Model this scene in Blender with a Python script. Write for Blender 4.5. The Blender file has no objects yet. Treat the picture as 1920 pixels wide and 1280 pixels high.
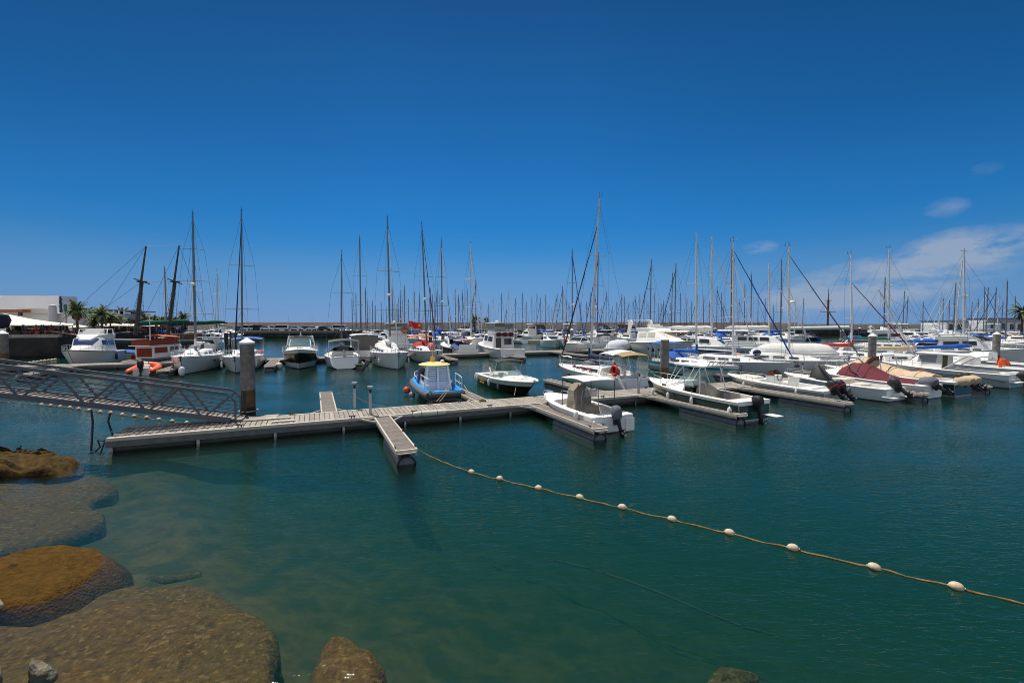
import bpy, math, random
from mathutils import Vector, Matrix
R = math.radians
random.seed(7)
scene = bpy.context.scene
COL = scene.collection

# ------------------------------------------------------------------ camera
HC, FPX, HORIZ = 4.7, 836.0, 606.0           # eye height, focal length in photo pixels, horizon row
PITCH = math.atan((640 - HORIZ) / FPX)
cam_d = bpy.data.cameras.new('camera'); cam = bpy.data.objects.new('camera', cam_d); COL.objects.link(cam)
cam_d.sensor_width = 36; cam_d.lens = 36 * FPX / 1920
cam_d.clip_start = 0.1; cam_d.clip_end = 20000
cam.location = (0, 0, HC); cam.rotation_euler = (R(90) - PITCH, 0, 0)
scene.camera = cam

# ------------------------------------------------------------------ light
SUN_EL, SUN_AZ = R(64), R(-43)               # azimuth measured from +Y towards +X
w = bpy.data.worlds.new('World'); scene.world = w; w.use_nodes = True
nt = w.node_tree; nt.nodes.clear(); N = nt.nodes.new; LK = nt.links.new
sky = N('ShaderNodeTexSky'); sky.sky_type = 'NISHITA'; sky.sun_disc = False
sky.sun_elevation = SUN_EL; sky.sun_rotation = SUN_AZ
sky.altitude = 0; sky.air_density = 1.0; sky.dust_density = 0.35; sky.ozone_density = 3.0
def vm(op, a, b=None):
    n = N('ShaderNodeMath'); n.operation = op
    for i, v in enumerate((a, b)):
        if v is None: continue
        if isinstance(v, (int, float)): n.inputs[i].default_value = v
        else: LK(v, n.inputs[i])
    return n.outputs[0]
# clouds: a low bank over the sea to the right, noise laid out on the sky direction
tc = N('ShaderNodeTexCoord'); sx = N('ShaderNodeSeparateXYZ'); LK(tc.outputs['Generated'], sx.inputs[0])
az = vm('ARCTAN2', sx.outputs[0], sx.outputs[1]); el = vm('ARCSINE', sx.outputs[2])
cv = N('ShaderNodeCombineXYZ'); LK(az, cv.inputs[0]); LK(vm('MULTIPLY', el, 2.3), cv.inputs[1])
def blob(a0, e0, ra, re, slope=0.0):
    da = vm('SUBTRACT', az, R(a0)); de = vm('SUBTRACT', el, R(e0))
    de = vm('SUBTRACT', de, vm('MULTIPLY', da, slope))
    q = vm('ADD', vm('POWER', vm('ABSOLUTE', vm('DIVIDE', da, R(ra))), 2.0), vm('POWER', vm('ABSOLUTE', vm('DIVIDE', de, R(re))), 2.0))
    return vm('MAXIMUM', vm('SUBTRACT', 1.0, q), 0.0)
n1 = N('ShaderNodeTexNoise'); n1.inputs['Scale'].default_value = 15; n1.inputs['Detail'].default_value = 9; n1.inputs['Roughness'].default_value = 0.55
n1.inputs['Distortion'].default_value = 0.3
LK(cv.outputs[0], n1.inputs['Vector'])
bl = vm('ADD', blob(39.0, 3.9, 11.0, 3.0, 0.17), vm('MULTIPLY', blob(45.3, 6.9, 5.2, 1.9, 0.05), 0.85))
bl = vm('ADD', bl, vm('MULTIPLY', blob(28.9, 8.4, 2.1, 0.9), 0.50))
bl = vm('ADD', bl, vm('MULTIPLY', blob(43.9, 10.4, 1.9, 1.1), 0.29))
bl = vm('ADD', bl, vm('MULTIPLY', blob(46.3, 13.2, 1.6, 0.9), 0.16))
bl = vm('ADD', bl, vm('MULTIPLY', blob(33.0, 2.6, 8.0, 1.5), 0.45))
n2 = N('ShaderNodeTexNoise'); n2.inputs['Scale'].default_value = 46; n2.inputs['Detail'].default_value = 6; n2.inputs['Roughness'].default_value = 0.6; LK(cv.outputs[0], n2.inputs['Vector'])
nn = vm('ADD', vm('MULTIPLY', n1.outputs[0], 0.7), vm('MULTIPLY', n2.outputs[0], 0.3))
cm = vm('MULTIPLY', vm('MINIMUM', bl, 1.0), vm('SUBTRACT', vm('MULTIPLY', nn, 6.0), 2.05))
cl = N('ShaderNodeMapRange'); LK(cm, cl.inputs[0]); cl.inputs[1].default_value = 0.06; cl.inputs[2].default_value = 1.0; cl.inputs[4].default_value = 0.85
# the photograph's sky is a deeper, cleaner blue than the model's: tint it by elevation
rp = N('ShaderNodeValToRGB'); LK(vm('DIVIDE', el, R(90)), rp.inputs[0]); rp.color_ramp.interpolation = 'LINEAR'
stops = [(0.0, (0.169, 0.328, 0.604)), (1.8, (0.148, 0.319, 0.604)), (5.8, (0.095, 0.296, 0.604)), (9.2, (0.033, 0.241, 0.604)), (11.8, (0.018, 0.214, 0.590)), (19.8, (0.011, 0.151, 0.465)), (25.5, (0.009, 0.122, 0.378)), (34.6, (0.007, 0.082, 0.266)), (60.0, (0.005, 0.047, 0.179)), (90.0, (0.004, 0.040, 0.148))]
while len(rp.color_ramp.elements) < len(stops): rp.color_ramp.elements.new(0.5)
for e, (d_, c_) in zip(rp.color_ramp.elements, stops): e.position = max(0.0, d_ / 90.0); e.color = (*c_, 1)
sc_ = N('ShaderNodeMixRGB'); sc_.blend_type = 'MULTIPLY'; sc_.inputs[0].default_value = 1.0; LK(rp.outputs[0], sc_.inputs[1]); sc_.inputs[2].default_value = (13.3, 13.3, 13.3, 1)
ms_ = N('ShaderNodeMixRGB'); ms_.inputs[0].default_value = 0.96; LK(sky.outputs[0], ms_.inputs[1]); LK(sc_.outputs[0], ms_.inputs[2])
aa = N('ShaderNodeMapRange'); LK(vm('ABSOLUTE', vm('SUBTRACT', az, R(-4))), aa.inputs[0]); aa.inputs[1].default_value = R(12); aa.inputs[2].default_value = R(60); aa.inputs[3].default_value = 1.0; aa.inputs[4].default_value = 0.62
ah = N('ShaderNodeMapRange'); LK(el, ah.inputs[0]); ah.inputs[1].default_value = R(4); ah.inputs[2].default_value = R(22); ah.inputs[3].default_value = 0.35; ah.inputs[4].default_value = 1.0
am = N('ShaderNodeMixRGB'); am.blend_type = 'MULTIPLY'; LK(ah.outputs[0], am.inputs[0]); LK(ms_.outputs[0], am.inputs[1]); LK(aa.outputs[0], am.inputs[2]); ms_ = am
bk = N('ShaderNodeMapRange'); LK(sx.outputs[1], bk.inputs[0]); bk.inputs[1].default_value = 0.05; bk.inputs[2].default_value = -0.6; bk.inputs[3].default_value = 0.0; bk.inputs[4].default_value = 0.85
mk_ = N('ShaderNodeMixRGB'); LK(bk.outputs[0], mk_.inputs[0]); LK(ms_.outputs[0], mk_.inputs[1]); mk_.inputs[2].default_value = (8.0, 8.6, 9.6, 1)   # unseen sky behind the camera brightened, added fill for camera-facing sides
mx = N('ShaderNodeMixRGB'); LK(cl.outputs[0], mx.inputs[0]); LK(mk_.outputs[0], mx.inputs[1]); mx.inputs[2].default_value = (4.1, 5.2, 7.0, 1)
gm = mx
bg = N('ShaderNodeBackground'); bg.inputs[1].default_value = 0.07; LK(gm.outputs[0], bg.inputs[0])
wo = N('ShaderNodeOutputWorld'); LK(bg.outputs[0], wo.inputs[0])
sd = bpy.data.lights.new('sun', 'SUN'); sd.energy = 5.0; sd.angle = R(0.5); sd.color = (1.0, 0.95, 0.87)
sun = bpy.data.objects.new('sun', sd); COL.objects.link(sun)
sdir = Vector((math.sin(SUN_AZ) * math.cos(SUN_EL), math.cos(SUN_AZ) * math.cos(SUN_EL), math.sin(SUN_EL)))
sun.rotation_euler = sdir.to_track_quat('Z', 'Y').to_euler()
vs = scene.view_settings; vs.view_transform = 'Standard'; vs.look = 'None'; vs.exposure = 0.10; vs.gamma = 1.0
scene.cycles.max_bounces = 5; scene.cycles.transparent_max_bounces = 12; scene.cycles.volume_bounces = 0
scene.cycles.caustics_reflective = False; scene.cycles.caustics_refractive = False
scene.cycles.use_denoising = True; scene.cycles.pixel_filter_type = 'BLACKMAN_HARRIS'; scene.cycles.filter_width = 1.0

# ------------------------------------------------------------------ where a photo pixel stands in the world
CP, SP = math.cos(PITCH), math.sin(PITCH)
def ray(px, py):
    u = (px - 960) / FPX; v = (640 - py) / FPX
    return Vector((u, CP + v * SP, -SP + v * CP))
def at(px, py, z=0.0):
    d = ray(px, py); t = (z - HC) / d.z
    return Vector((d.x * t, d.y * t, z))
def atY(px, py, Y):
    d = ray(px, py); t = Y / d.y
    return Vector((d.x * t, Y, HC + d.z * t))
def hgt(py, Y): return atY(960, py, Y).z
FD = Vector((0.406, -0.914, 0)).normalized()   # finger direction, towards the camera
MD = Vector((0.914, 0.406, 0)).normalized()    # walkway direction, to the right and away
FANG = math.atan2(FD.y, FD.x)

# ------------------------------------------------------------------ materials
MATS = {}
def mat(name, col, rough=0.5, metal=0.0, var=0.0, vscale=3.0, bump=0.0, bscale=20.0, bands=None, dirt_or_caustics=None, spec=0.5, alpha=None, coat=0.0, planks=None):
    """Principled material; var mottles the colour, bands = [(z, colour)] paints level stripes (object z), planks = (axis, pitch)"""
    if name in MATS: return MATS[name]
    m = bpy.data.materials.new(name); m.use_nodes = True; t = m.node_tree
    b = t.nodes['Principled BSDF']; n_ = t.nodes.new; l_ = t.links.new
    b.inputs['Base Color'].default_value = (*col, 1); b.inputs['Roughness'].default_value = rough; b.inputs['Metallic'].default_value = metal
    b.inputs['Specular IOR Level'].default_value = spec; b.inputs['Coat Weight'].default_value = coat
    tc = n_('ShaderNodeTexCoord'); cur = None
    if bands:
        sp = n_('ShaderNodeSeparateXYZ'); l_(tc.outputs['Object'], sp.inputs[0])
        for (z, c) in bands:       # colour c where object z is below z
            k = n_('ShaderNodeMath'); k.operation = 'LESS_THAN'; l_(sp.outputs[2], k.inputs[0]); k.inputs[1].default_value = z
            x = n_('ShaderNodeMixRGB'); l_(k.outputs[0], x.inputs[0]); x.inputs[2].default_value = (*c, 1)
            if cur is None: x.inputs[1].default_value = (*col, 1)
            else: l_(cur, x.inputs[1])
            cur = x.outputs[0]
    def mixin(fac, c, mode='MIX'):
        nonlocal cur
        x = n_('ShaderNodeMixRGB'); x.blend_type = mode
        if isinstance(fac, float): x.inputs[0].default_value = fac
        else: l_(fac, x.inputs[0])
        if cur is None: x.inputs[1].default_value = (*col, 1)
        else: l_(cur, x.inputs[1])
        if isinstance(c, tuple): x.inputs[2].default_value = (*c, 1)
        else: l_(c, x.inputs[2])
        cur = x.outputs[0]
    if planks:
        ax, pitch = planks; sp = n_('ShaderNodeSeparateXYZ'); l_(tc.outputs['Object'], sp.inputs[0])
        d = n_('ShaderNodeMath'); d.operation = 'DIVIDE'; l_(sp.outputs[ax], d.inputs[0]); d.inputs[1].default_value = pitch
        fl = n_('ShaderNodeMath'); fl.operation = 'FLOOR'; l_(d.outputs[0], fl.inputs[0])
        wn = n_('ShaderNodeTexWhiteNoise'); wn.noise_dimensions = '1D'; l_(fl.outputs[0], wn.inputs['W'])
        mr = n_('ShaderNodeMapRange'); l_(wn.outputs[0], mr.inputs[0]); mr.inputs[3].default_value = 0.72; mr.inputs[4].default_value = 1.12
        cb = n_('ShaderNodeCombineXYZ')
        for i in range(3): l_(mr.outputs[0], cb.inputs[i])
        mixin(1.0, cb.outputs[0], 'MULTIPLY')
    if var:
        ns = n_('ShaderNodeTexNoise'); ns.inputs['Scale'].default_value = vscale; ns.inputs['Detail'].default_value = 8; ns.inputs['Roughness'].default_value = 0.65
        l_(tc.outputs['Object'], ns.inputs['Vector'])
        mr = n_('ShaderNodeMapRange'); l_(ns.outputs[0], mr.inputs[0]); mr.inputs[1].default_value = 0.3; mr.inputs[2].default_value = 0.7
        mr.inputs[3].default_value = 1 - var; mr.inputs[4].default_value = 1 + var * 0.5
        cb = n_('ShaderNodeCombineXYZ')
        for i in range(3): l_(mr.outputs[0], cb.inputs[i])
        mixin(1.0, cb.outputs[0], 'MULTIPLY')
    if dirt_or_caustics:                       # (colour, scale, threshold) blotches
        dc, dsc, dth = dirt_or_caustics
        ns = n_('ShaderNodeTexNoise'); ns.inputs['Scale'].default_value = dsc; ns.inputs['Detail'].default_value = 6; l_(tc.outputs['Object'], ns.inputs['Vector'])
        mr = n_('ShaderNodeMapRange'); l_(ns.outputs[0], mr.inputs[0]); mr.inputs[1].default_value = dth; mr.inputs[2].default_value = dth + 0.12
        mixin(mr.outputs[0], dc)
    if cur is not None: l_(cur, b.inputs['Base Color'])
    if bump:
        ns = n_('ShaderNodeTexNoise'); ns.inputs['Scale'].default_value = bscale; ns.inputs['Detail'].default_value = 6; l_(tc.outputs['Object'], ns.inputs['Vector'])
        bp = n_('ShaderNodeBump'); bp.inputs['Strength'].default_value = bump; bp.inputs['Distance'].default_value = 0.05
        l_(ns.outputs[0], bp.inputs['Height']); l_(bp.outputs[0], b.inputs['Normal'])
    if alpha is not None: b.inputs['Alpha'].default_value = alpha
    MATS[name] = m
    return m

# ------------------------------------------------------------------ mesh builder
class MB:
    def __init__(s): s.v = []; s.f = []; s.m = []; s.k = 0
    def add(s, vs, fs):
        o = len(s.v); s.v += [tuple(p) for p in vs]; s.f += [tuple(i + o for i in f) for f in fs]; s.m += [s.k] * len(fs); return s
    def box(s, c, d, rz=0.0, taper=1.0, rx=0.0):
        c = Vector(c); x, y, z = [q / 2 for q in d]; M = Matrix.Rotation(rz, 3, 'Z') @ Matrix.Rotation(rx, 3, 'X')
        P = [(-x, -y, -z), (x, -y, -z), (x, y, -z), (-x, y, -z), (-x * taper, -y * taper, z), (x * taper, -y * taper, z), (x * taper, y * taper, z), (-x * taper, y * taper, z)]
        return s.add([c + M @ Vector(p) for p in P], [(3, 2, 1, 0), (4, 5, 6, 7), (0, 1, 5, 4), (1, 2, 6, 5), (2, 3, 7, 6), (3, 0, 4, 7)])
    def bar(s, a, b, wd, ht):            # rectangular bar from a to b
        a = Vector(a); b = Vector(b); t = (b - a).normalized(); up = Vector((0, 0, 1)) if abs(t.z) < 0.95 else Vector((1, 0, 0))
        sd_ = t.cross(up).normalized(); u = sd_.cross(t)
        P = [q + sd_ * i * wd / 2 + u * j * ht / 2 for q in (a, b) for (i, j) in ((-1, -1), (1, -1), (1, 1), (-1, 1))]
        return s.add(P, [(0, 1, 2, 3), (7, 6, 5, 4), (0, 4, 5, 1), (1, 5, 6, 2), (2, 6, 7, 3), (3, 7, 4, 0)])
    def tube(s, pts, r, n=6, r1=None, cap=True):
        pts = [Vector(p) for p in pts]; k = len(pts); rings = []; ref = None
        for i, p in enumerate(pts):
            t = (pts[min(i + 1, k - 1)] - pts[max(i - 1, 0)])
            if t.length < 1e-9: t = Vector((0, 0, 1))
            t.normalize()
            if ref is None: ref = Vector((0, 0, 1)) if abs(t.z) < 0.9 else Vector((1, 0, 0))
            a = t.cross(ref).normalized(); b = a.cross(t).normalized(); ref = b
            rr = r if r1 is None else r + (r1 - r) * i / (k - 1)
            if isinstance(r, (list, tuple)): rr = r[i]
            rings.append([p + a * math.cos(2 * math.pi * j / n) * rr + b * math.sin(2 * math.pi * j / n) * rr for j in range(n)])
        return s.loft(rings, closed=True, cap=cap)
    def loft(s, rings, closed=False, cap=True):
        n = len(rings[0]); V = [p for r_ in rings for p in r_]; F = []
        for i in range(len(rings) - 1):
            for j in range(n if closed else n - 1):
                a = i * n + j; b = i * n + (j + 1) % n; F.append((a, b, b + n, a + n))
        if cap:
            F.append(tuple(range(n - 1, -1, -1))); o = (len(rings) - 1) * n; F.append(tuple(range(o, o + n)))
        return s.add(V, F)
    def lathe(s, prof, c=(0, 0, 0), n=16, sx_=1.0, sy_=1.0):
        c = Vector(c)
        rings = [[c + Vector((r * math.cos(2 * math.pi * j / n) * sx_, r * math.sin(2 * math.pi * j / n) * sy_, z)) for j in range(n)] for (r, z) in prof]
        return s.loft(rings, closed=True, cap=True)
    def ball(s, c, r, n=10, m=6):
        if isinstance(r, (int, float)): r = (r, r, r)
        c = Vector(c)
        rings = [[c + Vector((r[0] * math.sin(a) * math.cos(2 * math.pi * j / n), r[1] * math.sin(a) * math.sin(2 * math.pi * j / n), -r[2] * math.cos(a))) for j in range(n)] for a in [math.pi * (i + 0.02) / (m + 0.04) for i in range(m + 1)]]
        return s.loft(rings, closed=True, cap=True)
    def prism(s, poly, z0, z1):          # extruded plan outline
        n = len(poly)
        V = [(p[0], p[1], z0) for p in poly] + [(p[0], p[1], z1) for p in poly]
        return s.add(V, [tuple(range(n - 1, -1, -1)), tuple(range(n, 2 * n))] + [(i, (i + 1) % n, (i + 1) % n + n, i + n) for i in range(n)])
    def side(s, poly, y0, y1):           # outline in x,z extruded across y
        n = len(poly)
        V = [(p[0], y0, p[1]) for p in poly] + [(p[0], y1, p[1]) for p in poly]
        return s.add(V, [tuple(range(n)), tuple(range(2 * n - 1, n - 1, -1))] + [((i + 1) % n, i, i + n, (i + 1) % n + n) for i in range(n)])
    def sheet(s, P, t=0.02):             # a grid of points given thickness t downwards
        n = len(P[0]); k = len(P)
        V = [p for r_ in P for p in r_] + [Vector(p) - Vector((0, 0, t)) for r_ in P for p in r_]; F = []; o = n * k
        for i in range(k - 1):
            for j in range(n - 1):
                a = i * n + j; F.append((a, a + 1, a + n + 1, a + n)); F.append((o + a + n, o + a + n + 1, o + a + 1, o + a))
        for i in range(k - 1):
            a = i * n; F.append((a, a + n, o + a + n, o + a)); a += n - 1; F.append((a + n, a, o + a, o + a + n))
        for j in range(n - 1):
            F.append((j + 1, j, o + j, o + j + 1)); a = (k - 1) * n + j; F.append((a, a + 1, o + a + 1, o + a))
        return s.add(V, F)
    def build(s, name, m, parent=None, smooth=None, bevel=0.0):
        me = bpy.data.meshes.new(name); me.from_pydata([tuple(p) for p in s.v], [], s.f); me.update()
        ms = m if isinstance(m, (list, tuple)) else [m]
        for q in ms: me.materials.append(q)
        if len(ms) > 1: me.polygons.foreach_set('material_index', s.m)
        if smooth is not None:
            me.polygons.foreach_set('use_smooth', [True] * len(me.polygons))
            try: me.set_sharp_from_angle(angle=R(smooth))
            except Exception: pass
        o = bpy.data.objects.new(name, me); COL.objects.link(o)
        if parent is not None: o.parent = parent
        if bevel:
            b = o.modifiers.new('bevel', 'BEVEL'); b.width = bevel; b.segments = 2; b.limit_method = 'ANGLE'
        return o
def tag(o, label=None, cat=None, group=None, kind=None):
    if label: o['label'] = label
    if cat: o['category'] = cat
    if group: o['group'] = group
    if kind: o['kind'] = kind
    return o
def thing(name, label, cat, loc=(0, 0, 0), rz=0.0, group=None):
    o = bpy.data.objects.new(name, None); o.empty_display_size = 0.2; COL.objects.link(o); o.location = loc; o.rotation_euler = (0, 0, rz)
    return tag(o, label, cat, group)
def copies(pr, spots, rz=None):
    # pr is a part already built at its own origin; place it at the first spot and copy it to the rest
    for i, p in enumerate(spots):
        c = pr if i == 0 else pr.copy()
        if i: COL.objects.link(c)
        c.location = p
        if rz is not None: c.rotation_euler = (0, 0, rz[i] if isinstance(rz, list) else rz)
def copy_tree(o, parent=None):
    c = o.copy(); COL.objects.link(c)
    if parent is not None: c.parent = parent
    for ch in [q for q in o.children]: copy_tree(ch, c)
    return c

# ------------------------------------------------------------------ water, sea bed
def grid(x0, x1, y0, y1, nx, ny, fz):
    V = [(x0 + (x1 - x0) * i / nx, y0 + (y1 - y0) * j / ny) for j in range(ny + 1) for i in range(nx + 1)]
    return [(x, y, fz(x, y)) for x, y in V], [(j * (nx + 1) + i, j * (nx + 1) + i + 1, (j + 1) * (nx + 1) + i + 1, (j + 1) * (nx + 1) + i) for j in range(ny) for i in range(nx)]
wm = bpy.data.materials.new('water_material'); wm.use_nodes = True; t = wm.node_tree; t.nodes.clear()
n_ = t.nodes.new; l_ = t.links.new
tc = n_('ShaderNodeTexCoord')
def noise(scale, sxyz, rot=0.0, det=2, dist=0.0):
    mp = n_('ShaderNodeMapping'); mp.inputs['Scale'].default_value = sxyz; mp.inputs['Rotation'].default_value = (0, 0, rot); l_(tc.outputs['Object'], mp.inputs[0])
    ns = n_('ShaderNodeTexNoise'); ns.inputs['Scale'].default_value = scale; ns.inputs['Detail'].default_value = det; ns.inputs['Distortion'].default_value = dist; l_(mp.outputs[0], ns.inputs['Vector'])
    return ns.outputs[0]
def bmp(h, st, prev=None, dist=1.0):
    b = n_('ShaderNodeBump'); l_(calm.outputs[0], b.inputs['Strength']); b.inputs['Distance'].default_value = dist * st; l_(h, b.inputs['Height'])
    if prev: l_(prev, b.inputs['Normal'])
    return b.outputs[0]
spy = n_('ShaderNodeSeparateXYZ'); l_(tc.outputs['Object'], spy.inputs[0]); calm = n_('ShaderNodeMapRange'); l_(spy.outputs[1], calm.inputs[0])   # ripples die down inside the basin
calm.inputs[1].default_value = 14; calm.inputs[2].default_value = 60; calm.inputs[3].default_value = 1.0; calm.inputs[4].default_value = 0.22
pmap = n_('ShaderNodeMapping'); pmap.inputs['Scale'].default_value = (0.10, 0.26, 1); pmap.inputs['Rotation'].default_value = (0, 0, R(20)); l_(tc.outputs['Object'], pmap.inputs[0])
pn = n_('ShaderNodeTexNoise'); pn.inputs['Scale'].default_value = 1.0; pn.inputs['Detail'].default_value = 3; l_(pmap.outputs[0], pn.inputs['Vector'])
pr = n_('ShaderNodeMapRange'); l_(pn.outputs[0], pr.inputs[0]); pr.inputs[1].default_value = 0.36; pr.inputs[2].default_value = 0.64; pr.inputs[3].default_value = 0.45; pr.inputs[4].default_value = 1.25
pm = n_('ShaderNodeMath'); pm.operation = 'MULTIPLY'; l_(calm.outputs[0], pm.inputs[0]); l_(pr.outputs[0], pm.inputs[1]); calm = pm
b1 = bmp(noise(1.0, (1.1, 3.0, 1), R(14), 3, 0.6), 0.030)
b2 = bmp(noise(1.0, (3.8, 11.5, 1), R(-10), 2, 0.8), 0.019, b1)
b3 = bmp(noise(0.22, (1, 1.6, 1), 0.2, 2), 0.035, b2)
fr = n_('ShaderNodeFresnel'); fr.inputs[0].default_value = 1.33; l_(b3, fr.inputs[1])
gl = n_('ShaderNodeBsdfGlossy'); gl.inputs['Roughness'].default_value = 0.025; l_(b3, gl.inputs['Normal'])
tr = n_('ShaderNodeBsdfTransparent')
mxs = n_('ShaderNodeMixShader'); l_(fr.outputs[0], mxs.inputs[0]); l_(tr.outputs[0], mxs.inputs[1]); l_(gl.outputs[0], mxs.inputs[2])
vsn = n_('ShaderNodeVolumeScatter'); vsn.inputs['Color'].default_value = (0.024, 0.135, 0.108, 1); vsn.inputs['Density'].default_value = 0.36
va = n_('ShaderNodeVolumeAbsorption'); va.inputs['Color'].default_value = (0.36, 0.62, 0.54, 1); va.inputs['Density'].default_value = 0.60
ad = n_('ShaderNodeAddShader'); l_(vsn.outputs[0], ad.inputs[0]); l_(va.outputs[0], ad.inputs[1])
ou = n_('ShaderNodeOutputMaterial'); l_(mxs.outputs[0], ou.inputs['Surface']); l_(ad.outputs[0], ou.inputs['Volume'])
wb = MB(); wb.box((0, 2900, -4.0), (16000, 6200, 8.0)); tag(wb.build('water', wm), kind='structure')

def bed(x, y):
    # shallow shelf by the left shore, falling away to the basin
    d = (x + 2.0) * 0.55 + (y - 4.5) * 0.52
    t_ = max(0.0, min(1.0, (d + 0.0) / 15.0))
    z = -0.72 - 4.0 * t_ ** 0.75
    return z + 0.10 * math.sin(x * 1.9 + math.sin(y * 1.3)) * math.sin(y * 1.7) + 0.05 * math.sin(x * 4.7 + y * 3.1)
v_, f_ = grid(-60, 60, -2, 60, 160, 90, bed)
far_ = MB(); far_.add(v_, f_)
mb_ = mat('seabed_sand', (0.105, 0.066, 0.022), 0.95, var=0.6, vscale=2.3, dirt_or_caustics=((0.035, 0.035, 0.014), 1.1, 0.50))
tag(far_.build('seabed', mb_, smooth=60), kind='structure')
# ------------------------------------------------------------------ rocks on the shore and under water
from mathutils import noise as mn
def rock(name, label, cat, poly, z0, zd, depth, m, seed=0, plateau=0.35, rough=0.10, group=None, freq=1.6, fl=1.06, skirt=0.0):
    """rock from its pixel outline lying at height z0; domed by zd, dropping depth below its edge"""
    P = [at(x, y, z0) for x, y in poly]
    out = []
    for i in range(len(P)):                       # round the outline and roughen it
        a, b = P[i], P[(i + 1) % len(P)]; k = max(2, int((b - a).length / 0.22))
        for j in range(k): out.append(a.lerp(b, j / k))
    n = len(out)
    for _ in range(1): out = [(out[i - 1] + out[i] * 2 + out[(i + 1) % n]) / 4 for i in range(n)]
    c = sum(out, Vector()) / n; rings = []
    def nz(p, s): return mn.noise(Vector((p.x * freq * s + seed, p.y * freq * s, p.z * freq * s + seed)))
    for t_, zz in ((fl, -depth), (1.10 + skirt, -.42), (1.05 + skirt * .5, -.17), (1.0, 0.0)) if skirt else ((fl, -depth), (1 + (fl - 1) * 0.6, -depth * 0.6), (1.02, -0.10), (1.0, 0.0)):
        rings.append([c + (p - c) * t_ + Vector((0, 0, zz)) for p in out])
    for t_ in (0.975, 0.93, 0.86, 0.76, 0.64, 0.5, 0.36, 0.22, 0.1, 0.02):
        h = zd * min(1.0, ((1 - t_) / plateau)) ** 0.55
        rings.append([c + (p - c) * t_ + Vector((0, 0, h)) for p in out])
    for k, r_ in enumerate(rings):
        for p in r_:
            q = nz(p, 1) * rough * 1.6 + nz(p, 3) * rough * 0.6 + nz(p, 8) * rough * 0.25 + nz(p, 20) * rough * 0.1
            p.z += q * (1 if k >= 3 else 0.3)
            d = (p - c); d.z = 0
            p += d.normalized() * nz(p + Vector((9, 3, 1)), 2.2) * rough * 0.7
    base = Vector((c.x, c.y, 0))
    mb = MB(); mb.loft([[p - base for p in r_] for r_ in rings], closed=True)
    o = mb.build(name, m, smooth=50); o.location = base
    return tag(o, label, cat, group)
m_wet = mat('wet_sandstone', (0.100, 0.060, 0.017), 0.9, spec=.15, var=0.6, vscale=7, dirt_or_caustics=((0.17, 0.11, 0.036), 11, 0.56), bump=1.0, bscale=16)  # lighter streaks are caustic light from the ripples, painted into the rock colour
m_dry = mat('ochre_rock', (0.090, 0.047, 0.008), 0.95, spec=.1, var=0.5, vscale=7, dirt_or_caustics=((0.030, 0.020, 0.005), 4, 0.60), bump=1.0, bscale=22)
m_dark = mat('dark_weathered_rock', (0.075, 0.045, 0.012), 0.95, spec=.1, var=0.7, vscale=5, dirt_or_caustics=((0.02, 0.016, 0.01), 3.0, 0.55), bump=1.0, bscale=9)
m_bould = mat('grey_boulder', (0.22, 0.19, 0.13), 0.9, var=0.6, vscale=4, bump=0.9, bscale=12)
GR = 'rocks along the near shore'
rock('shore_rock', 'rugged dark brown rock rising from the water under the gangway', 'rock', [(-420, 935), (-150, 905), (0, 896), (60, 894), (120, 890), (150, 883), (150, 872), (90, 858), (0, 850), (-150, 845), (-420, 850)], -0.04, 0.42, 1.6, m_dark, 3, 0.30, 0.20, GR, freq=1.8)
rock('shore_rock', 'tiny dark stone poking out behind the rugged brown rock', 'rock', [(62, 853), (74, 846), (96, 851), (112, 858), (84, 862)], 0.0, 0.16, 0.8, m_dark, 8, 0.5, 0.06, GR)
rock('boulder', 'smooth ochre boulder half out of the water at the left edge', 'boulder', [(-300, 1075), (-120, 1052), (0, 1050), (60, 1036), (135, 1022), (185, 1030), (204, 1048), (198, 1066), (120, 1118), (45, 1146), (-60, 1142), (-300, 1210)], -0.03, 0.24, 1.3, m_dry, 21, 0.65, 0.06, GR, fl=1.22, skirt=.08)
rock('boulder', 'small grey boulder in the shallows at the bottom left corner', 'boulder', [(48, 1256), (62, 1246), (90, 1241), (106, 1252), (100, 1266), (66, 1270)], 0.0, 0.13, 0.6, m_bould, 5, 0.5, 0.09, GR, freq=3.0)
rock('stone', 'dark stone cut off by the left edge of the picture', 'rock', [(-60, 1262), (-20, 1232), (2, 1246), (6, 1268), (-10, 1290)], 0.0, 0.12, 0.6, m_bould, 6, 0.4, 0.05, GR)
rock('stone', 'grey stone wedged under the ochre boulder at the left edge', 'rock', [(-40, 1120), (-8, 1122), (14, 1134), (4, 1142), (-36, 1140)], 0.0, 0.10, 0.6, m_bould, 9, 0.4, 0.03, GR)
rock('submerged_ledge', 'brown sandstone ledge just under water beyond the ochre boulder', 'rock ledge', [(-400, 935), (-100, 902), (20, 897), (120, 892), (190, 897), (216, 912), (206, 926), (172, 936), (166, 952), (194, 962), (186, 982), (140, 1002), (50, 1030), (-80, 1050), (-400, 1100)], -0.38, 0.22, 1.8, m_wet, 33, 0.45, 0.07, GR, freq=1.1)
rock('submerged_ledge', 'broad rippled sandstone ledge under water in the bottom left corner', 'rock ledge', [(-500, 1240), (-150, 1165), (20, 1176), (110, 1160), (180, 1128), (260, 1100), (330, 1096), (400, 1112), (468, 1150), (508, 1182), (520, 1206), (508, 1240), (500, 1262), (512, 1300), (520, 1420), (200, 1520), (-500, 1520)], -0.42, 0.26, 1.9, m_wet, 51, 0.45, 0.06, GR, freq=1.2)
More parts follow.
